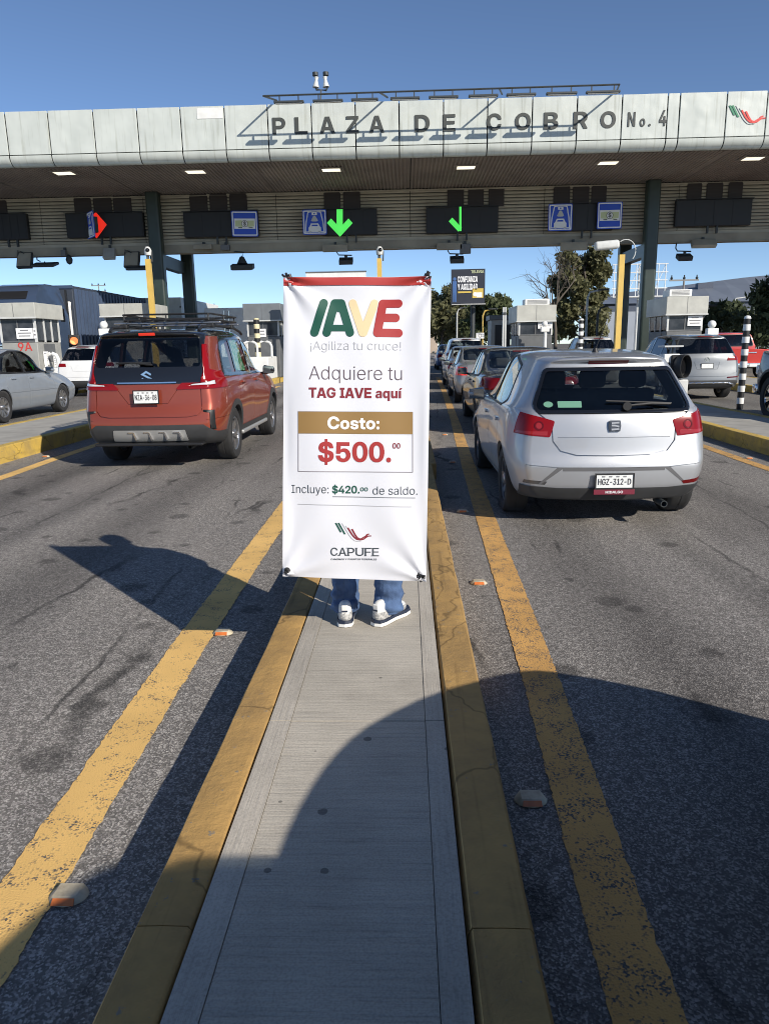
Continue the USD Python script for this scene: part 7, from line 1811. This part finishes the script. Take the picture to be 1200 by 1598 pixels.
street_lamp('pale street lamp in front of the tall eucalyptus', 914, 452, 50, 1.0, 'pale_grey'); street_lamp('thin yellow street lamp beyond the queue', 753, 482, 60, .8, 'yellow_pole'); street_lamp('dark street lamp with a hooded head left of the right column', 931, 476, 44, .7, 'steel_dark')
street_lamp('dark street lamp with hooded head right of the right booth', 1085, 477, 44, .7, 'steel_dark'); street_lamp('pale street lamp near the right warehouse roof', 1140, 463, 70, 1.4, 'pale_grey', 1); street_lamp('street lamp with a curved arm at the far left edge', 4, 452, 70, 1.2, 'pale_grey'); street_lamp('thin pole lamp between the two olive trees', 713, 480, 75, .6, 'pale_grey')
# twin posts left of the grey booth, dark kiosk behind
t = thing('gantry_post', 'pair of slim grey posts left of the booth over the black sedan', 'post', (at(786, 530, 31)[0], 31, 0)); zt = at(786, 479, 31)[2]
obj('post', bx(-.06, .0, -.06, .06, 0, zt), 'pale_grey', t, smooth=False); obj('post', bx(.03, .09, -.06, .06, 0, zt), 'pale_grey', t, smooth=False); obj('tie_plate', bx(-.05, .08, -.08, -.062, zt - .3, zt - .2), 'steel_dark', t, smooth=False)
a, b = at(766, 535, 40), at(797, 491, 40); t = thing('kiosk', 'small dark doorway kiosk left of the booth over the black sedan', 'kiosk', ((a[0] + b[0]) / 2, 40, 0)); w = (b[0] - a[0]) / 2
obj('wall', bx(-w, w, 0, 1.6, 0, b[2] - .25), 'booth_grey', t, smooth=False); obj('roof', rbx(-w - .1, w + .1, -.1, 1.7, b[2] - .247, b[2], .02, 6), 'booth_dark', t); obj('door', bx(-.3, .5, -.03, -.003, .05, b[2] - .5), 'black', t, smooth=False)
# small signs far down the queue
t = thing('small_sign', 'small white road sign in front of the green tree', 'road sign', (at(749, 530, 58)[0], 58, 0)); a, b = at(744, 528, 58), at(754, 519, 58)
obj('plate', bx(-.3, .3, -.02, .0, a[2], b[2]), 'sign_white', t, smooth=False); obj('post', tube([(0, .03, 0), (0, .03, b[2])], .04, 6), 'pale_grey', t); obj('mark', mv(ext(Point(0, (a[2] + b[2]) / 2).buffer(.14).difference(Point(0, (a[2] + b[2]) / 2).buffer(.09)), .004), 0, -.021, 0), 'print_grey', t, smooth=False)
# white sign board whose top shows above the banner
a, b = at(478, 440, 31), at(571, 424, 31); t = thing('height_bar', 'white overhead lane plate whose top edge shows above the banner', 'sign', ((a[0] + b[0]) / 2, 31, 0)); w = (b[0] - a[0]) / 2
obj('plate', bx(-w, w, -.04, .04, b[2] - 1.0, b[2]), 'white_paint', t, smooth=False); obj('plate_edge', bx(-w - .02, w + .02, -.06, .06, b[2] + .003, b[2] + .05), 'booth_dark', t, smooth=False)
for s in (-1, 1): obj('post', tube([(s * w * .9, .1, 0), (s * w * .9, .1, b[2] - .2)], .06, 8), 'pale_grey', t)

# papers and small fittings on the booths
for x, y, z, w_, h_, lab in ((-12.128, 24.95, 1.30, .34, .44, 'white paper notice on the side of the 9A booth'), (-12.128, 25.55, 1.15, .16, .40, 'narrow white notice beside the larger one on the 9A booth')):
    t = thing('paper_notice', lab, 'notice', (x, y, z)); obj('sheet', bx(0, .006, -w_ / 2, w_ / 2, -h_ / 2, h_ / 2), 'white_sheet', t, smooth=False)
    for q in range(4): obj('printed_line', bx(.0062, .008, -w_ * .38, w_ * (.38 - .1 * (q % 2)), h_ * (.32 - .18 * q), h_ * (.37 - .18 * q)), 'print_grey', t, smooth=False)
